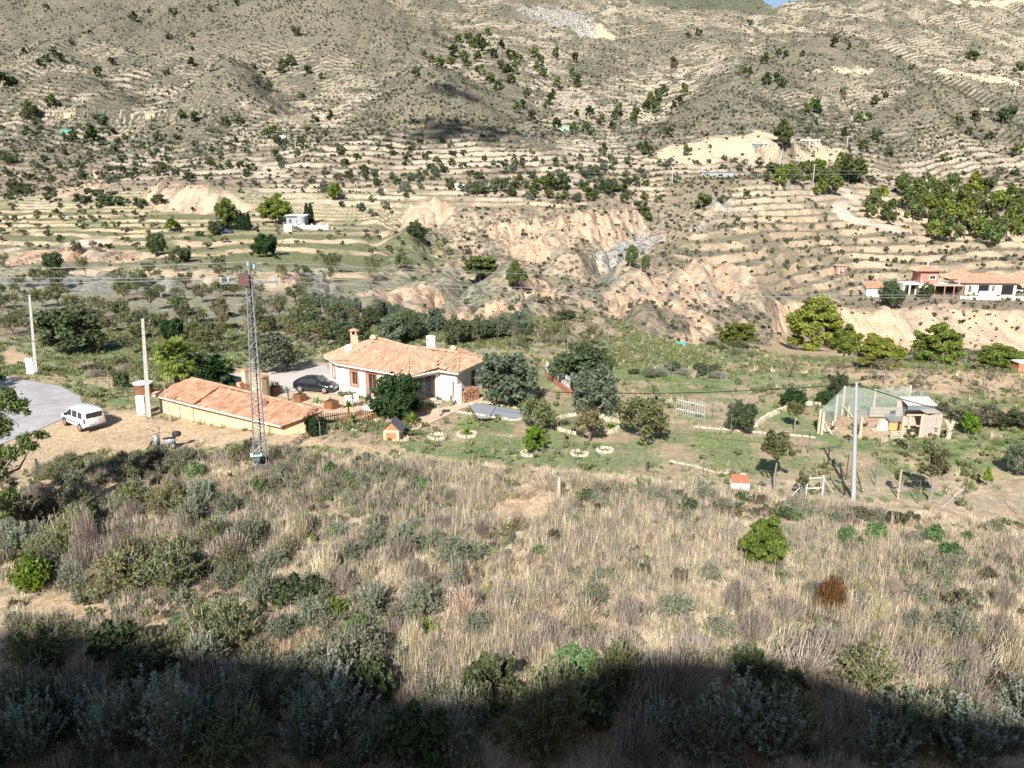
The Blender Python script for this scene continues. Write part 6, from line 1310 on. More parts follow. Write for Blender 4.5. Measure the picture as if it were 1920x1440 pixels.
def f_box(w, d, h, m): return lambda t: obj('body', (lambda q: (q.box((0, 0, h / 2), (w, d, h), taper=.96), q)[1])(MB()).mesh('body', m), t)
p = site(1914, 697); t = thing('brick_kiln', 'small red block hut cut by the right edge', 'hut', p); f_box(1.4, 1.2, 1.1, M_terra)(t); mb = MB(); mb.box((0, 0, 1.15), (1.6, 1.4, .12)); obj('roof', mb.mesh('roof', M_white), t)
# ------------------------------------------------------------------ chicken run
CR = thing('chicken_run', 'fenced chicken run of pale posts under sagging green netting', 'chicken run', (0, 0, 0))
def rel(px, py): p = plane(px, py, 0); return Vector((p.x, p.y, gz(p.x, p.y)))
CP = [(1534, 812, 2.0), (1565, 790, 2.3), (1578, 778, 2.6), (1590, 782, 1.0), (1635, 782, 2.5), (1612, 818, 1.6), (1700, 776, 2.6), (1690, 818, 1.7), (1540, 815, 1.9)]
for px, py, h_ in CP: q = rel(px, py); mb = MB(); mb.box((q.x, q.y, h_ / 2 - .15), (.19, .15, h_ + .3)); obj('post', mb.mesh('post', M_pale), CR)
for a, b, za, zb in (((1536, 812), (1560, 818), 1.5, .1), ((1536, 808), (1553, 800), 1.4, .2), ((1580, 780), (1600, 786), .9, .1)): a, b = rel(*a), rel(*b); mb = MB(); mb.tube([a + Vector((0, 0, za)), b + Vector((0, 0, zb))], .06, 5); obj('brace', mb.mesh('brace', M_pale), CR)
# netting: real thin cords in a sagging grid
def net(c00, c10, c11, c01, nu, nv, sag, m, r=.007):
    mb = MB(); rng = np.random.default_rng(int(abs(c00[0]) * 10)); c00, c10, c11, c01 = map(v3, (c00, c10, c11, c01)); G_ = np.zeros((nu + 1, nv + 1, 3))
    for i in range(nu + 1):
        for j in range(nv + 1):
            s, t = i / nu, j / nv; p = (c00 * (1-s) + c10 * s) * (1-t) + (c01 * (1-s) + c11 * s) * t; p[2] -= sag * 16 * s * (1-s) * t * (1-t) * (1 + .3 * math.sin(9 * s + 5 * t)); G_[i, j] = p
    for i in range(0, nu + 1): mb.tube(G_[i], r, 3, cap=False)
    for j in range(0, nv + 1): mb.tube(G_[:, j], r, 3, cap=False)
    return mb.mesh('netting', m)
M_net = mat('green_netting', (.36, .45, .42), .7)
def up(px, py, z): q = rel(px, py); return (q.x, q.y, q.z + z)
for c_ in [(up(1534, 812, 1.95), up(1612, 818, 1.6), up(1635, 782, 2.45), up(1578, 778, 2.55)), (up(1612, 818, 1.62), up(1690, 818, 1.7), up(1700, 776, 2.55), up(1635, 782, 2.45)), (up(1578, 778, .1), up(1635, 782, .1), up(1635, 782, 2.45), up(1578, 778, 2.5)), (up(1635, 782, .1), up(1700, 776, .1), up(1700, 776, 2.5), up(1635, 782, 2.45)), (up(1534, 812, .1), up(1578, 778, .1), up(1578, 778, 2.5), up(1534, 812, 1.95)), (up(1690, 812, 1.9), up(1735, 812, 1.9), up(1735, 780, 2.3), up(1690, 780, 2.4))]:
    obj('netting', net(*c_, 34, 26, .18, M_net, .0055), CR)
for k in range(3):
    for j in range(3): q = rel(1640 + 22 * k, 784); mb = MB(); mb.box((q.x, q.y, .25 + j * .3), (1.0, .04, .26)); obj('plank', mb.mesh('plank', M_greywood), CR)
# plank shed
q = rel(1733, 820); t = thing('chicken_shed', 'grey plank shed with a corrugated roof at the end of the chicken run', 'shed', q, .0)
rng = np.random.default_rng(8)
for k in range(7): mb = MB(); h_ = 1.9 + rng.normal() * .03; mb.box((0, rng.normal() * .008, h_ / 2), (.21, .03, h_)); obj('plank', mb.mesh('plank', M_greywood), t, (-.25 + .225 * k, 0, 0))
for k in range(7): mb = MB(); mb.box((0, 0, .95), (.03, .28, 1.9)); obj('plank', mb.mesh('plank', M_greywood), t, (1.22, .17 + .3 * k, 0))
for x_ in (-1.35, -.4): mb = MB(); mb.box((x_, 0, .95), (.14, .1, 1.9)); obj('post', mb.mesh('post', M_pale), t)
mb = MB(); mb.box((-.9, .02, 1.85), (1.5, .06, .12)); obj('lintel', mb.mesh('lintel', M_pale), t)
mb = MB(); mb.box((-.1, 2.2, 1.2), (2.6, .05, 2.4)); obj('back_wall', mb.mesh('back_wall', M_greywood), t); mb = MB(); mb.box((.5, 1.1, 2.0), (1.3, 2.1, .06)); obj('ceiling', mb.mesh('ceiling', M_greywood), t)
V_, Q_ = [], []
for i in range(25):
    x_ = -1.1 + i * .1
    for y_, z_ in ((.9, 2.35), (2.5, 2.65)): V_.append((x_, y_, z_ + .05 * (1 if i % 2 else -1)))
Q_ = [(2*i, 2*i+2, 2*i+3, 2*i+1) for i in range(24)]; mb = MB(); mb.add(V_, Q_); obj('corrugated_roof', mb.mesh('corrugated_roof', mat('pale_corrugated', (.60, .52, .45), .8)), t)
mb = MB(); mb.box((0, 1.0, 2.15), (2.2, .04, .35)); obj('panel', mb.mesh('panel', mat('grey_blue_sheet', (.16, .20, .23), .6)), t)
mb = MB(); mb.box((.85, -.03, .55), (.16, .03, .1)); mb.box((.8, -.03, .75), (.28, .03, .06)); obj('latch', mb.mesh('latch', M_black), t)
q = rel(1690, 823); t = thing('pallet_gate', 'pale pallet used as a gate left of the chicken shed', 'pallet', q)
for k in range(4): mb = MB(); mb.box((0, 0, 0), (1.75, .03, .11)); obj('slat', mb.mesh('slat', M_pale), t, (0, 0, .12 + k * .17))
for x_ in (-.82, 0, .82): mb = MB(); mb.box((x_, .06, .36), (.1, .08, .72)); obj('batten', mb.mesh('batten', M_pale), t)
q = rel(1667, 806); t = thing('nest_box', 'orange wooden nest box with a white side and grey lid in the chicken run', 'nest box', q, .05)
mb = MB(); mb.box((.35, 0, .45), (1.2, .8, .7)); obj('body', mb.mesh('body', mat('orange_timber', (.66, .36, .14), .8)), t)
for x_ in (-.05, .35, .75): mb = MB(); mb.box((x_, -.41, .45), (.03, .03, .7)); obj('batten', mb.mesh('batten', M_pale), t)
mb = MB(); mb.prism([(-.3, -.5, .82), (.98, -.5, .82), (.98, .5, 1.15), (-.3, .5, 1.15)], (0, 0, .04)); obj('lid', mb.mesh('lid', M_galv), t); mb = MB(); mb.box((-.6, 0, .45), (.65, .7, .75), taper=.7); obj('side_panel', mb.mesh('side_panel', mat('white_paint', (.78, .78, .76), .6)), t)
mb = MB(); mb.box((-1.2, -.1, .06), (.7, .5, .08)); obj('ramp', mb.mesh('ramp', M_pale), t)
# hens
def hen(px, py, m, label, rz):
    q = rel(px, py); t = thing('hen', label, 'hen', q + Vector((0, 0, .12)), rz, 'hens pecking in the run')
    me = bpy.data.meshes.new('hen_body'); vs = [(-.24, 0, .16), (-.12, 0, .06), (.0, 0, .04), (.11, 0, .10), (.17, 0, .22), (.21, 0, .28), (.26, 0, .27)]; rd = [(.015, .05), (.08, .09), (.11, .12), (.075, .08), (.035, .035), (.04, .04), (.012, .012)]
    mb = MB(); mb.tube(vs, [max(r) for r in rd], 8); obj('body', mb.mesh('hen_body', m, True), t)
    mb = MB(); mb.tube([(0, .04, .0), (.01, .04, -.13)], .01, 4); mb.tube([(0, -.04, .0), (.01, -.04, -.13)], .01, 4); obj('legs', mb.mesh('hen_legs', M_ochre), t); mb = MB(); mb.box((.21, 0, .335), (.06, .012, .04)); obj('comb', mb.mesh('comb', mat('red_comb', (.5, .03, .02), .6)), t)
M_hw, M_hb = mat('white_feathers', (.72, .70, .66), .9), mat('dark_feathers', (.05, .04, .035), .8)
hen(1548, 811, M_hw, 'white hen by the braced corner post', 2.6); hen(1561, 806, M_hb, 'dark hen just right of the white one', .5); hen(1561, 800, M_hw, 'white hen further into the run', 1.2); hen(1622, 800, M_hb, 'dark hen in the middle of the run', .2); hen(1612, 803, M_hb, 'dark hen behind the round grey pole', 3.)

# ------------------------------------------------------------------ vehicles
def loft(secs, m, name, smooth=True, close=True):
    """secs: list of (x, [(y,z)...half profile from bottom to top centre])"""
    mb = MB(); n = len(secs[0][1]); V = []
    for x, pr_ in secs: V += [(x, -y, z) for y, z in pr_] + [(x, y, z) for y, z in pr_[::-1][1 if pr_[-1][0] == 0 else 0:]]
    k = len(V) // len(secs); Fc = [(i*k+j, (i+1)*k+j, (i+1)*k+(j+1) % k, i*k+(j+1) % k) for i in range(len(secs)-1) for j in range(k)]
    Fc += [tuple(range(k)), tuple(range((len(secs)-1)*k, len(secs)*k))[::-1]]; mb.add(V, Fc); return mb.mesh(name, m, smooth)
def wheel(t, x, y, r, w, rimc):
    s = 1 if y > 0 else -1; mb = MB(); mb.tube([(0, -w/2, 0), (0, w/2, 0)], r, 20); a = obj('wheel', mb.mesh('tyre', M_rub), t, (x, y, r)); mb = MB(); mb.tube([(0, s*(w/2-.02), 0), (0, s*(w/2+.012), 0)], r * .66, 16)
    obj('rim', mb.mesh('rim', rimc), a); mb = MB()
    for k in range(5): an = k * 1.257; mb.box((math.cos(an) * r * .36, s * (w/2 + .018), math.sin(an) * r * .36), (r * .5, .02, r * .12), M=None); 
    return a
def side_panel(t, pts, yfun, off, m, name):
    for s in (-1, 1):
        mb = MB(); V = [(x, s * (yfun(x, z) + off), z) for x, z in pts]; V2 = [(x, s * (yfun(x, z) - .02), z) for x, z in pts]; n = len(pts); mb.add(V + V2, [tuple(range(n)) if s < 0 else tuple(range(n))[::-1]] + [(i, (i+1) % n, n+(i+1) % n, n+i) for i in range(n)]); obj(name, mb.mesh(name, m), t)
M_vanw = mat('white_car_paint', (.80, .80, .80), .3, coat=.5, spec=.5); M_carb = mat('black_car_paint', (.012, .014, .02), .22, coat=.8, spec=.5); M_trim = mat('dark_trim', (.035, .035, .038), .6)
M_alu = mat('alloy', (.5, .5, .52), .35, .8); M_red = mat('red_lens', (.30, .09, .08), .25); M_clear = mat('clear_lens', (.7, .7, .7), .15)
# white van, x forward
a, b = plane(124, 799, 0), plane(152, 811, 0); fwd = (a - b); fwd.z = 0; fwd.normalize(); rzv = math.atan2(fwd.y, fwd.x)
c_v = plane(152, 811, 0) + fwd * 1.35; right = Vector((fwd.y, -fwd.x, 0)); c_v = c_v + right * .85
van = thing('white_van', 'white passenger van with roof rails parked on the sandy road edge', 'van', (c_v.x, c_v.y, gz(c_v.x, c_v.y) + .0), rzv)
def hp2(bw, sh, top, zb=.28, zs=.95): return [(bw - .12, zb), (bw, zb + .1), (bw + .01, .6), (bw - .01, zs), (sh, top - .14), (sh - .12, top - .02), (0, top)]
secs = [(-2.12, hp2(.80, .70, 1.60)), (-2.08, hp2(.86, .74, 1.72)), (-1.9, hp2(.89, .76, 1.79)), (-1.2, hp2(.90, .77, 1.83)), (-.2, hp2(.90, .77, 1.84)), (.45, hp2(.90, .74, 1.80)), (.8, hp2(.90, .70, 1.66)), (1.25, hp2(.89, .72, 1.33)), (1.42, hp2(.88, .78, 1.15)), (1.8, hp2(.86, .76, 1.03)), (2.1, hp2(.78, .68, .88)), (2.2, hp2(.66, .56, .72, .3, .5))]
secs = [(x, p if x < 1.2 else [(y, min(z, p[-1][1] - .02 * (6 - i)) if i < 6 else z) for i, (y, z) in enumerate(p)]) for x, p in secs]
obj('body', loft(secs, M_vanw, 'van_body'), van)
yv = lambda x, z: .90 if z < .95 else .90 - (z - .95) / (1.70 - .95) * .135
side_panel(van, [(-1.85, 1.12), (-1.80, 1.58), (-1.15, 1.60), (-1.12, 1.10)], yv, .006, M_glass, 'rear_side_window'); side_panel(van, [(-.98, 1.08), (-.98, 1.60), (-.15, 1.60), (-.12, 1.06)], yv, .006, M_glass, 'sliding_door_window')
side_panel(van, [(.0, 1.06), (.0, 1.58), (.42, 1.56), (.98, 1.16), (1.0, 1.06)], yv, .006, M_glass, 'front_window'); side_panel(van, [(-1.0, .62), (-1.0, .70), (1.0, .70), (1.0, .62)], yv, .02, M_trim, 'rubbing_strip')
mb = MB(); mb.box((-2.115, 0, 1.33), (.05, 1.24, .46), M=Matrix.Rotation(-.10, 3, 'Y')); obj('rear_window', mb.mesh('rear_window', M_glass), van); mb = MB(); mb.box((-2.15, 0, 1.33), (.02, .04, .46), M=Matrix.Rotation(-.10, 3, 'Y')); obj('tailgate_bar', mb.mesh('tailgate_bar', M_trim), van)
mb = MB(); mb.box((.93, 0, 1.47), (.66, 1.28, .03), M=Matrix.Rotation(.66, 3, 'Y')); obj('windscreen', mb.mesh('windscreen', M_glass), van)
mb = MB(); mb.box((-2.14, 0, .36), (.14, 1.74, .22)); obj('rear_bumper', mb.mesh('rear_bumper', M_trim), van); mb = MB(); mb.box((2.14, 0, .36), (.16, 1.5, .22)); obj('front_bumper', mb.mesh('front_bumper', M_trim), van)
mb = MB(); mb.box((-2.155, .28, .68), (.02, .52, .12)); obj('number_plate', mb.mesh('number_plate', M_clear), van); mb = MB(); mb.box((-2.15, -.35, .95), (.02, .1, .06)); obj('badge', mb.mesh('badge', M_alu), van)
for s in (-1, 1):
    mb = MB(); mb.box((-2.10, s * .83, .95), (.1, .08, .34)); obj('tail_light', mb.mesh('tail_light', M_red), van); mb = MB(); mb.box((2.0, s * .66, .78), (.24, .26, .16)); obj('headlight', mb.mesh('headlight', M_clear), van)
    mb = MB(); mb.tube([(-1.6, s * .66, 1.80), (-1.5, s * .66, 1.89), (.1, s * .66, 1.90), (.25, s * .66, 1.80)], .022, 6); obj('roof_rail', mb.mesh('roof_rail', M_alu), van); mb = MB(); mb.box((.78, s * 1.0, 1.12), (.12, .2, .2)); obj('mirror', mb.mesh('mirror', M_trim), van)
    for x in (1.35, -1.35): wheel(van, x, s * .80, .33, .22, M_alu); mb = MB(); mb.tube([(x, s * .78, .36), (x, s * .905, .36)], .40, 18); obj('wheel_arch', mb.mesh('wheel_arch', M_trim), van)
# black car
a, b = plane(565, 737, 0), plane(596, 741, 0); q0 = plane(557, 733, 0); f0 = plane(620, 739, 0); c0 = plane(591, 735.5, 0); rzc = math.radians(-14)
car = thing('black_car', 'shiny black hatchback parked on the gravel left of the white house', 'car', (c0.x, c0.y + .5, gz(c0.x, c0.y) + .05), rzc)
def hp3(bw, sh, top, zb=.2, zs=.82): return [(bw - .1, zb), (bw, zb + .12), (bw + .01, .5), (bw - .02, min(zs, top - .12)), (sh, top - .07), (sh - .12, top - .015), (0, top)]
secs = [(-2.08, hp3(.70, .55, .86)), (-2.0, hp3(.82, .62, .98)), (-1.7, hp3(.88, .64, 1.16)), (-1.2, hp3(.90, .62, 1.36)), (-.6, hp3(.90, .60, 1.44)), (0, hp3(.90, .60, 1.44)), (.4, hp3(.90, .60, 1.36)), (.8, hp3(.90, .64, 1.14)), (1.1, hp3(.90, .74, .97)), (1.5, hp3(.89, .72, .90)), (1.9, hp3(.82, .62, .78)), (2.08, hp3(.68, .5, .62))]
obj('body', loft(secs, M_carb, 'car_body'), car)
yc = lambda x, z: .88 - max(0, z - .85) / .5 * .25
side_panel(car, [(-1.5, .95), (-1.15, 1.28), (-.5, 1.36), (-.45, .93)], yc, .012, M_glass, 'rear_side_window'); side_panel(car, [(-.38, .93), (-.4, 1.36), (.2, 1.33), (.75, .95)], yc, .012, M_glass, 'front_side_window')
mb = MB(); mb.box((.68, 0, 1.24), (.72, 1.16, .03), M=Matrix.Rotation(.60, 3, 'Y')); obj('windscreen', mb.mesh('windscreen', mat('bright_glass', (.10, .12, .13), .05, spec=.9)), car)
for s in (-1, 1):
    mb = MB(); mb.box((1.88, s * .60, .66), (.24, .30, .14)); obj('headlight', mb.mesh('headlight', M_clear), car); mb = MB(); mb.box((-2.0, s * .66, .78), (.1, .3, .14)); obj('tail_light', mb.mesh('tail_light', M_red), car); mb = MB(); mb.box((.55, s * .96, .98), (.14, .18, .12)); obj('mirror', mb.mesh('mirror', M_carb), car)
    for x in (1.28, -1.28): wheel(car, x, s * .80, .32, .2, M_alu)
mb = MB(); mb.box((2.07, 0, .45), (.04, .52, .12)); obj('number_plate', mb.mesh('number_plate', M_clear), car)
# scooter, x forward
a, b = plane(283, 846, 0), plane(333, 848, 0); mid = (a + b) / 2; rzs = math.atan2(a.y - b.y, a.x - b.x)
sc_ = thing('scooter', 'grey and black scooter with a top box parked above the green shrub', 'scooter', (mid.x, mid.y, gz(mid.x, mid.y)), rzs); sc_.rotation_euler = (.12, 0, rzs); sc_.scale = (1.15, 1.15, 1.15)
M_sg = mat('silver_scooter_paint', (.36, .38, .41), .35, .3, coat=.4)
for x, nm in ((.68, 'front_wheel'), (-.62, 'rear_wheel')):
    mb = MB(); th = np.linspace(0, 2 * math.pi, 17); mb.tube([(math.cos(a_) * .23, 0, math.sin(a_) * .23) for a_ in th], .06, 6, cap=False); w_ = obj('wheel', mb.mesh('tyre', M_rub), sc_, (x, 0, .29)); mb = MB(); mb.tube([(0, -.03, 0), (0, .03, 0)], .15, 10); obj('rim', mb.mesh('rim', M_alu), w_)
obj('leg_shield', loft([(.62, [(.10, .45), (.16, .6), (.10, .78), (0, .80)]), (.50, [(.20, .34), (.26, .62), (.18, .92), (0, .95)]), (.40, [(.2, .28), (.24, .6), (.14, .98), (0, 1.02)]), (.34, [(.16, .26), (.2, .6), (.1, .96), (0, 1.0)])], M_sg, 'leg_shield'), sc_)
obj('floorboard', loft([(.4, [(.18, .22), (.19, .3), (0, .32)]), (-.1, [(.18, .22), (.19, .3), (0, .32)])], M_trim, 'floorboard', False), sc_)
obj('rear_body', loft([(-.05, [(.12, .28), (.17, .5), (.12, .68), (0, .70)]), (-.4, [(.16, .36), (.20, .58), (.15, .72), (0, .74)]), (-.85, [(.06, .56), (.10, .68), (.07, .76), (0, .78)])], M_sg, 'rear_body'), sc_)
obj('seat', loft([(.0, [(.10, .68), (.13, .74), (0, .77)]), (-.35, [(.15, .70), (.16, .80), (0, .83)]), (-.78, [(.10, .76), (.12, .85), (0, .88)])], M_black, 'seat'), sc_)
obj('top_box', loft([(-.72, [(.14, .92), (.21, 1.0), (.18, 1.2), (0, 1.24)]), (-.95, [(.20, .90), (.24, 1.0), (.21, 1.22), (0, 1.27)]), (-1.15, [(.14, .94), (.19, 1.02), (.14, 1.16), (0, 1.2)])], M_trim, 'top_box'), sc_)
mb = MB(); mb.tube([(.42, -.34, 1.06), (.46, -.1, 1.02), (.46, .1, 1.02), (.42, .34, 1.06)], .022, 6); obj('handlebar', mb.mesh('handlebar', M_black), sc_); mb = MB(); mb.tube([(.45, -.25, 1.05), (.45, -.33, 1.3)], .012, 4); mb.lathe((.45, -.34, 1.32), [(.0, -.05), (.06, 0), (0, .05)], 8); mb.tube([(.45, .25, 1.05), (.45, .33, 1.25)], .012, 4); mb.lathe((.45, .34, 1.27), [(.0, -.05), (.06, 0), (0, .05)], 8); obj('mirror', mb.mesh('mirror', M_black), sc_)
mb = MB(); mb.tube([(.68, 0, .3), (.50, 0, .8)], .035, 6); obj('fork', mb.mesh('fork', M_trim), sc_); mb = MB(); mb.box((.56, 0, .86), (.1, .2, .12)); obj('headlight', mb.mesh('headlight', M_clear), sc_)

# ------------------------------------------------------------------ far buildings
def far_thing(name, px, py, label, cat, rz=0): p = site(px, py); return thing(name, label, cat, (p.x, p.y, p.z - .3), rz), ppm(p)
def part(t, name, c_, d_, m, rz=0, taper=1): mb = MB(); mb.box(c_, d_, rz, taper=taper); return obj(name, mb.mesh(name, m), t)
def hipped(t, x0, x1, y0, y1, z, h, m, tiles=True):
    a, b, c_, d_ = Vector((x0, y0, z)), Vector((x1, y0, z)), Vector((x1, y1, z)), Vector((x0, y1, z)); w = min(x1 - x0, y1 - y0) / 2; e = Vector((x0 + w, (y0 + y1) / 2, z + h)); f = Vector((x1 - w, (y0 + y1) / 2, z + h))
    if (f - e).length < .1: f = e + Vector((.1, 0, 0))
    return tiled(t, [(a, b, f, e), (b, c_, f), (c_, d_, e, f), (d_, a, e)], m, .36, .6, seed=int(x0 * 3) % 50)
M_far = mat('far_cream_render', (.66, .60, .50), .9, var=.06, scale=1); M_redw = mat('red_brown_render', (.42, .20, .16), .9, var=.05, scale=1)
t, s = far_thing('red_house', 1735, 552, 'red brown two storey house with a pyramid tile roof above the cliff', 'house', -.05)
wall(t, (-2.2, 0), (3.4, 0), 0, 7.6, M_redw, [(-0 + 2.9, 4.6, 5.0, 6.2, M_far, 'window', M_far)], name='tower'); part(t, 'wall_block', (.6, 3, 3.6), (5.5, 5.4, 7.1), M_redw); part(t, 'lower_wall', (1.2, 2.0, 1.9), (11., 5, 3.6), M_far)
hipped(t, -4.2, 4.2, -.9, 6.4, 7.6, 1.5, M_tile2)
part(t, 'terrace_roof', (-5.6, -.5, 3.9), (5.4, 4.4, .35), M_white)
for x in (-8.0, -6.2, -3.3): part(t, 'column', (x, -2.5, 1.9), (.45, .45, 3.8), M_far)
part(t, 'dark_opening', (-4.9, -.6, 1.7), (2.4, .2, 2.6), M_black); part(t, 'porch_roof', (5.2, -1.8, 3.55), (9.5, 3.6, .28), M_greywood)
for x in (1.0, 4.0, 6.8, 9.4): part(t, 'porch_post', (x, -3.4, 1.8), (.25, .25, 3.6), M_terra)
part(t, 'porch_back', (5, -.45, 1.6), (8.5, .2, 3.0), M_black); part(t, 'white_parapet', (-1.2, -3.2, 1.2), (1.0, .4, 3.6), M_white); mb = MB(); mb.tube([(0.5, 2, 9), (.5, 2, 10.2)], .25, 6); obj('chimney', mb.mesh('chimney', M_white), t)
for x in (-1.9, 9.6): part(t, 'gutter_post', (x, -.3, 3.6), (.2, .2, 3.2), M_far)
t, s = far_thing('long_tiled_house', 1850, 553, 'long single storey house with orange tile roofs at the right edge above the cliff', 'house', -.06)
wall(t, (-6.8, 0), (8.6, 0), 0, 4.0, M_far, [(1.0, 2.0, .9, 3.2, M_white, 'window'), (4.0, 7.3, .6, 3.4, M_far, 'opening'), (8.1, 9.0, 1.2, 3.2, M_white, 'window'), (11., 14.7, .2, 3.4, M_far, 'opening')], back=M_black); part(t, 'wall_block', (.9, 5, 1.9), (15., 9, 3.8), M_far)
hipped(t, -9.5, 9.4, -.8, 9.5, 4.1, 2.4, M_tile2); hipped(t, -11, -1.5, 2, 9, 4.9, 2.6, M_tile2); hipped(t, 7.2, 17, 2, 11, 4.2, 2.6, M_tile2)
part(t, 'white_wall', (-1.4, -2.2, .9), (4.2, .3, 1.8), M_white); part(t, 'garden_wall', (2, -6, .2), (26, .3, 1.2), M_far)
t, s = far_thing('small_tiled_house', 1641, 556, 'small white house with a red brown roof left of the dense green tree', 'house', -.03)
part(t, 'wall', (0, 2, 1.4), (5.6, 4, 3.2), M_white); tiled(t, [(Vector((-3.1, -.3, 2.9)), Vector((3.1, -.3, 2.9)), Vector((3.1, 4, 4.6)), Vector((-3.1, 4, 4.6)))], M_tile, .36, .6); part(t, 'side_wall', (3.6, 1.0, .7), (2.6, .3, 1.6), M_white)
t, s = far_thing('red_shed', 1573, 512, 'little red brick shed on the terrace left of the red house', 'shed'); part(t, 'wall', (0, 0, 1.3), (2.8, 2.2, 3), M_redw); part(t, 'roof', (0, 0, 2.95), (3.6, 3, .25), M_greywood); part(t, 'door', (-.4, -1.12, 1.2), (.25, .05, 2.2), M_far); part(t, 'door', (.7, -1.12, 1.2), (.25, .05, 2.2), M_far)
def f_parked(px, py, col, label, l=4.2, rz=0.):
    p = site(px, py); t = thing('parked_car', label, 'car', p, rz); sc2 = [(x, [(y, z) for y, z in pr_]) for x, pr_ in secs]; obj('body', loft(sc2, mat(col, {'silver_car': (.45, .47, .5), 'blue_car': (.03, .05, .12), 'white_car': (.75, .75, .75)}[col], .3, coat=.5), 'car_body'), t); side_panel(t, [(-1.5, .95), (-1.15, 1.28), (.2, 1.33), (.75, .95)], yc, .012, M_glass, 'side_window')
    for s in (-1, 1):
        for x in (1.28, -1.28): wheel(t, x, s * .80, .32, .2, M_alu)
f_parked(1912, 548, 'silver_car', 'silver car parked at the right edge beside the long tiled house'); f_parked(1875, 545, 'white_car', 'white car in the open garage of the long tiled house'); f_parked(424, 437, 'blue_car', 'dark blue car parked under the tree by the far grey house', rz=.2)
# far grey house by the cypresses
t, s = far_thing('grey_house', 555, 424, 'low grey and white house between the umbrella pine and the cypress pair', 'house', .1); M_gw = mat('grey_render', (.34, .36, .40), .9)
wall(t, (-3, 0), (3.4, 0), 0, 3.6, M_gw, [(.8, 1.8, 1, 2.6, M_white, 'window'), (3.2, 4.2, 1, 2.6, M_white, 'window')]); part(t, 'wall_block', (.2, 3, 1.7), (6, 5.4, 3.4), M_gw); part(t, 'roof', (.2, 2.6, 3.75), (7, 6.6, .3), M_white); mb = MB(); mb.lathe((2, -1.2, 0), [(1.4, 0), (1.4, 3.2), (1.5, 3.3), (0, 3.9)], 14); obj('round_tower', mb.mesh('round_tower', M_gw), t)
t, s = far_thing('white_garden_wall', 585, 429, 'long low white wall right of the far grey house', 'wall', .05); part(t, 'wall', (0, 0, .7), (10, .35, 1.5), M_white); [part(t, 'pier', (x, 0, .95), (.5, .5, 1.9), M_white) for x in (-5, -2.5, 0, 2.5, 5)]
t, s = far_thing('white_gate_house', 541, 434, 'small white block in front of the far grey house', 'building', .1); part(t, 'wall', (0, 0, 1.2), (2.4, 1.6, 2.6), M_white); part(t, 'doorway', (.3, -.82, .9), (.8, .05, 1.7), M_ochre)
# slope ruins and sheds
def hut(px, py, w, h, m, label, roofm=None, name='hut', cat='building'):
    t, s = far_thing(name, px, py, label, cat); w /= s; h /= s; part(t, 'wall', (0, w * .3, h / 2), (w, w * .6, h + .6), m); part(t, 'roof', (0, w * .3, h + .35), (w * 1.08, w * .66, .25), roofm or m); part(t, 'doorway', (w * .1, -.03, h * .4), (w * .14, .06, h * .6), M_black)
M_or = mat('ochre_ruin', (.50, .39, .27), .9, var=.15, scale=.8)
hut(865, 356, 26, 12, M_white, 'small white farm building among the trees above the ravine', M_tile); hut(132, 220, 24, 9, M_or, 'ochre ruin on the bare band at the upper left'); hut(282, 222, 18, 9, M_or, 'second ochre ruin right of the upper left band'); hut(183, 334, 14, 14, M_or, 'tall ochre ruin on top of the pink bank at left')
hut(1425, 275, 26, 6, mat('grey_blue_sheet', (.16, .20, .23), .6), 'long grey shed on the levelled terrace', M_white); hut(1057, 246, 20, 8, mat('pale_green_sheet', (.30, .45, .35), .8), 'pale green roofed hut at the valley head'); hut(125, 250, 20, 6, mat('turquoise_plastic', (.10, .42, .36), .5), 'turquoise covered shelter at the upper left'); hut(1845, 208, 20, 5, M_or, 'low wall block on the right slope'); hut(530, 262, 12, 7, M_white, 'tiny white hut between two trees left of centre')
hut(1345, 330, 60, 7, M_gw, 'long grey ruined wall on the terraces above the ravine')
t, s = far_thing('concrete_frame', 1517, 276, 'unfinished concrete frame on the levelled terrace right of the tall pine', 'building frame')
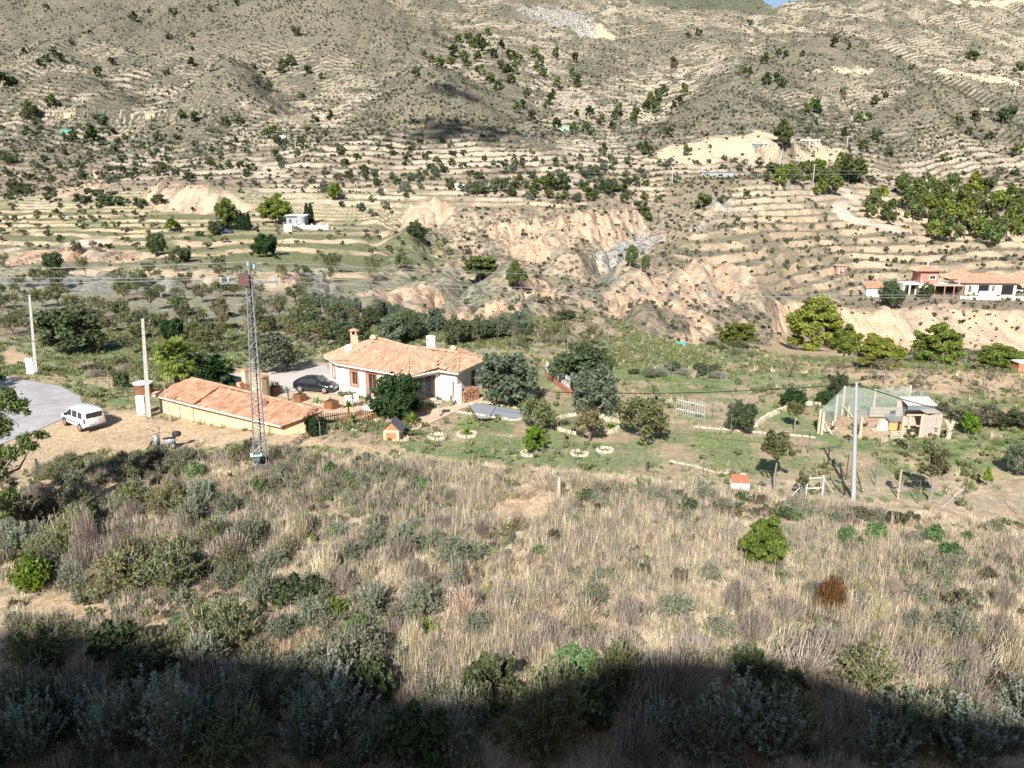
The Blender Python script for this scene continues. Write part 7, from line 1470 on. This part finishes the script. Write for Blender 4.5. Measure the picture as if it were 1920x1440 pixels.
for x in (-10, -5, 0, 5): part(t, 'column', (x, 0, 1.9), (.5, .5, 3.8), M_far); part(t, 'column', (x, 5, 1.9), (.5, .5, 3.8), M_far)
part(t, 'beam', (-2.5, 0, 3.9), (16, .5, .5), M_far); part(t, 'beam', (-2.5, 5, 3.9), (16, .5, .5), M_far)
for a in [('almond', -70, 742, 74, 90, 'tree beside the road whose shade falls across the asphalt'), ('half_bare_almond', -28, 728, 60, 60, 'thin tree at the left edge beside the asphalt')]: tree(*a)
# pine reaching in from the left edge, close to the viewer
p = plane(-75, 1010, 0); t = thing('pine_tree', 'near pine whose dark and lit branches reach in from the left edge', 'tree', (p.x, p.y, gz(p.x, p.y))); rng = np.random.default_rng(77)
tgt, cc, rr = [], [], []
for px, py, r_, y_ in [(-30, 700, .6, 41), (-20, 760, .9, 41), (15, 740, .5, 41), (30, 760, .5, 41), (0, 800, .7, 40.5), (45, 825, .4, 40.5), (75, 815, .3, 40.5), (20, 850, .5, 40.3), (-10, 880, .8, 40), (15, 925, .45, 40), (-30, 950, .8, 40), (10, 960, .3, 40), (-60, 850, 1.1, 41), (-70, 760, 1.1, 41.5), (60, 835, .3, 40.2), (0, 705, .3, 41)]:
    q = D3(px, py, y_) - t.location; cc.append(tuple(q)); rr.append(r_); tgt.append(tuple(q))
for q, r_ in list(zip(cc, rr)):
    for k in range(3): cc.append(tuple(np.array(q) + rng.normal(size=3) * r_ * .8)); rr.append(r_ * .5)
V_, Q_, t_ = cloud(cc, rr, 17000, .05, rng, el=3.2, shell=.15); obj('crown', fast_mesh('near_pine_crown', V_, Q_, M_pineg, t_), t); mb = MB(); limbs(mb, tgt, 3.2, .17, rng); obj('trunk', mb.mesh('near_pine_trunk', M_bark_grey), t)

# labels stay within sixteen words
for o in bpy.data.objects:
    l = o.get('label')
    if l and len(l.split()) > 16:
        w = l.split()
        for cut in ('the', 'of', 'in', 'dense', 'round'):
            while len(w) > 16 and cut in w: w.remove(cut)
        o['label'] = ' '.join(w[:16])
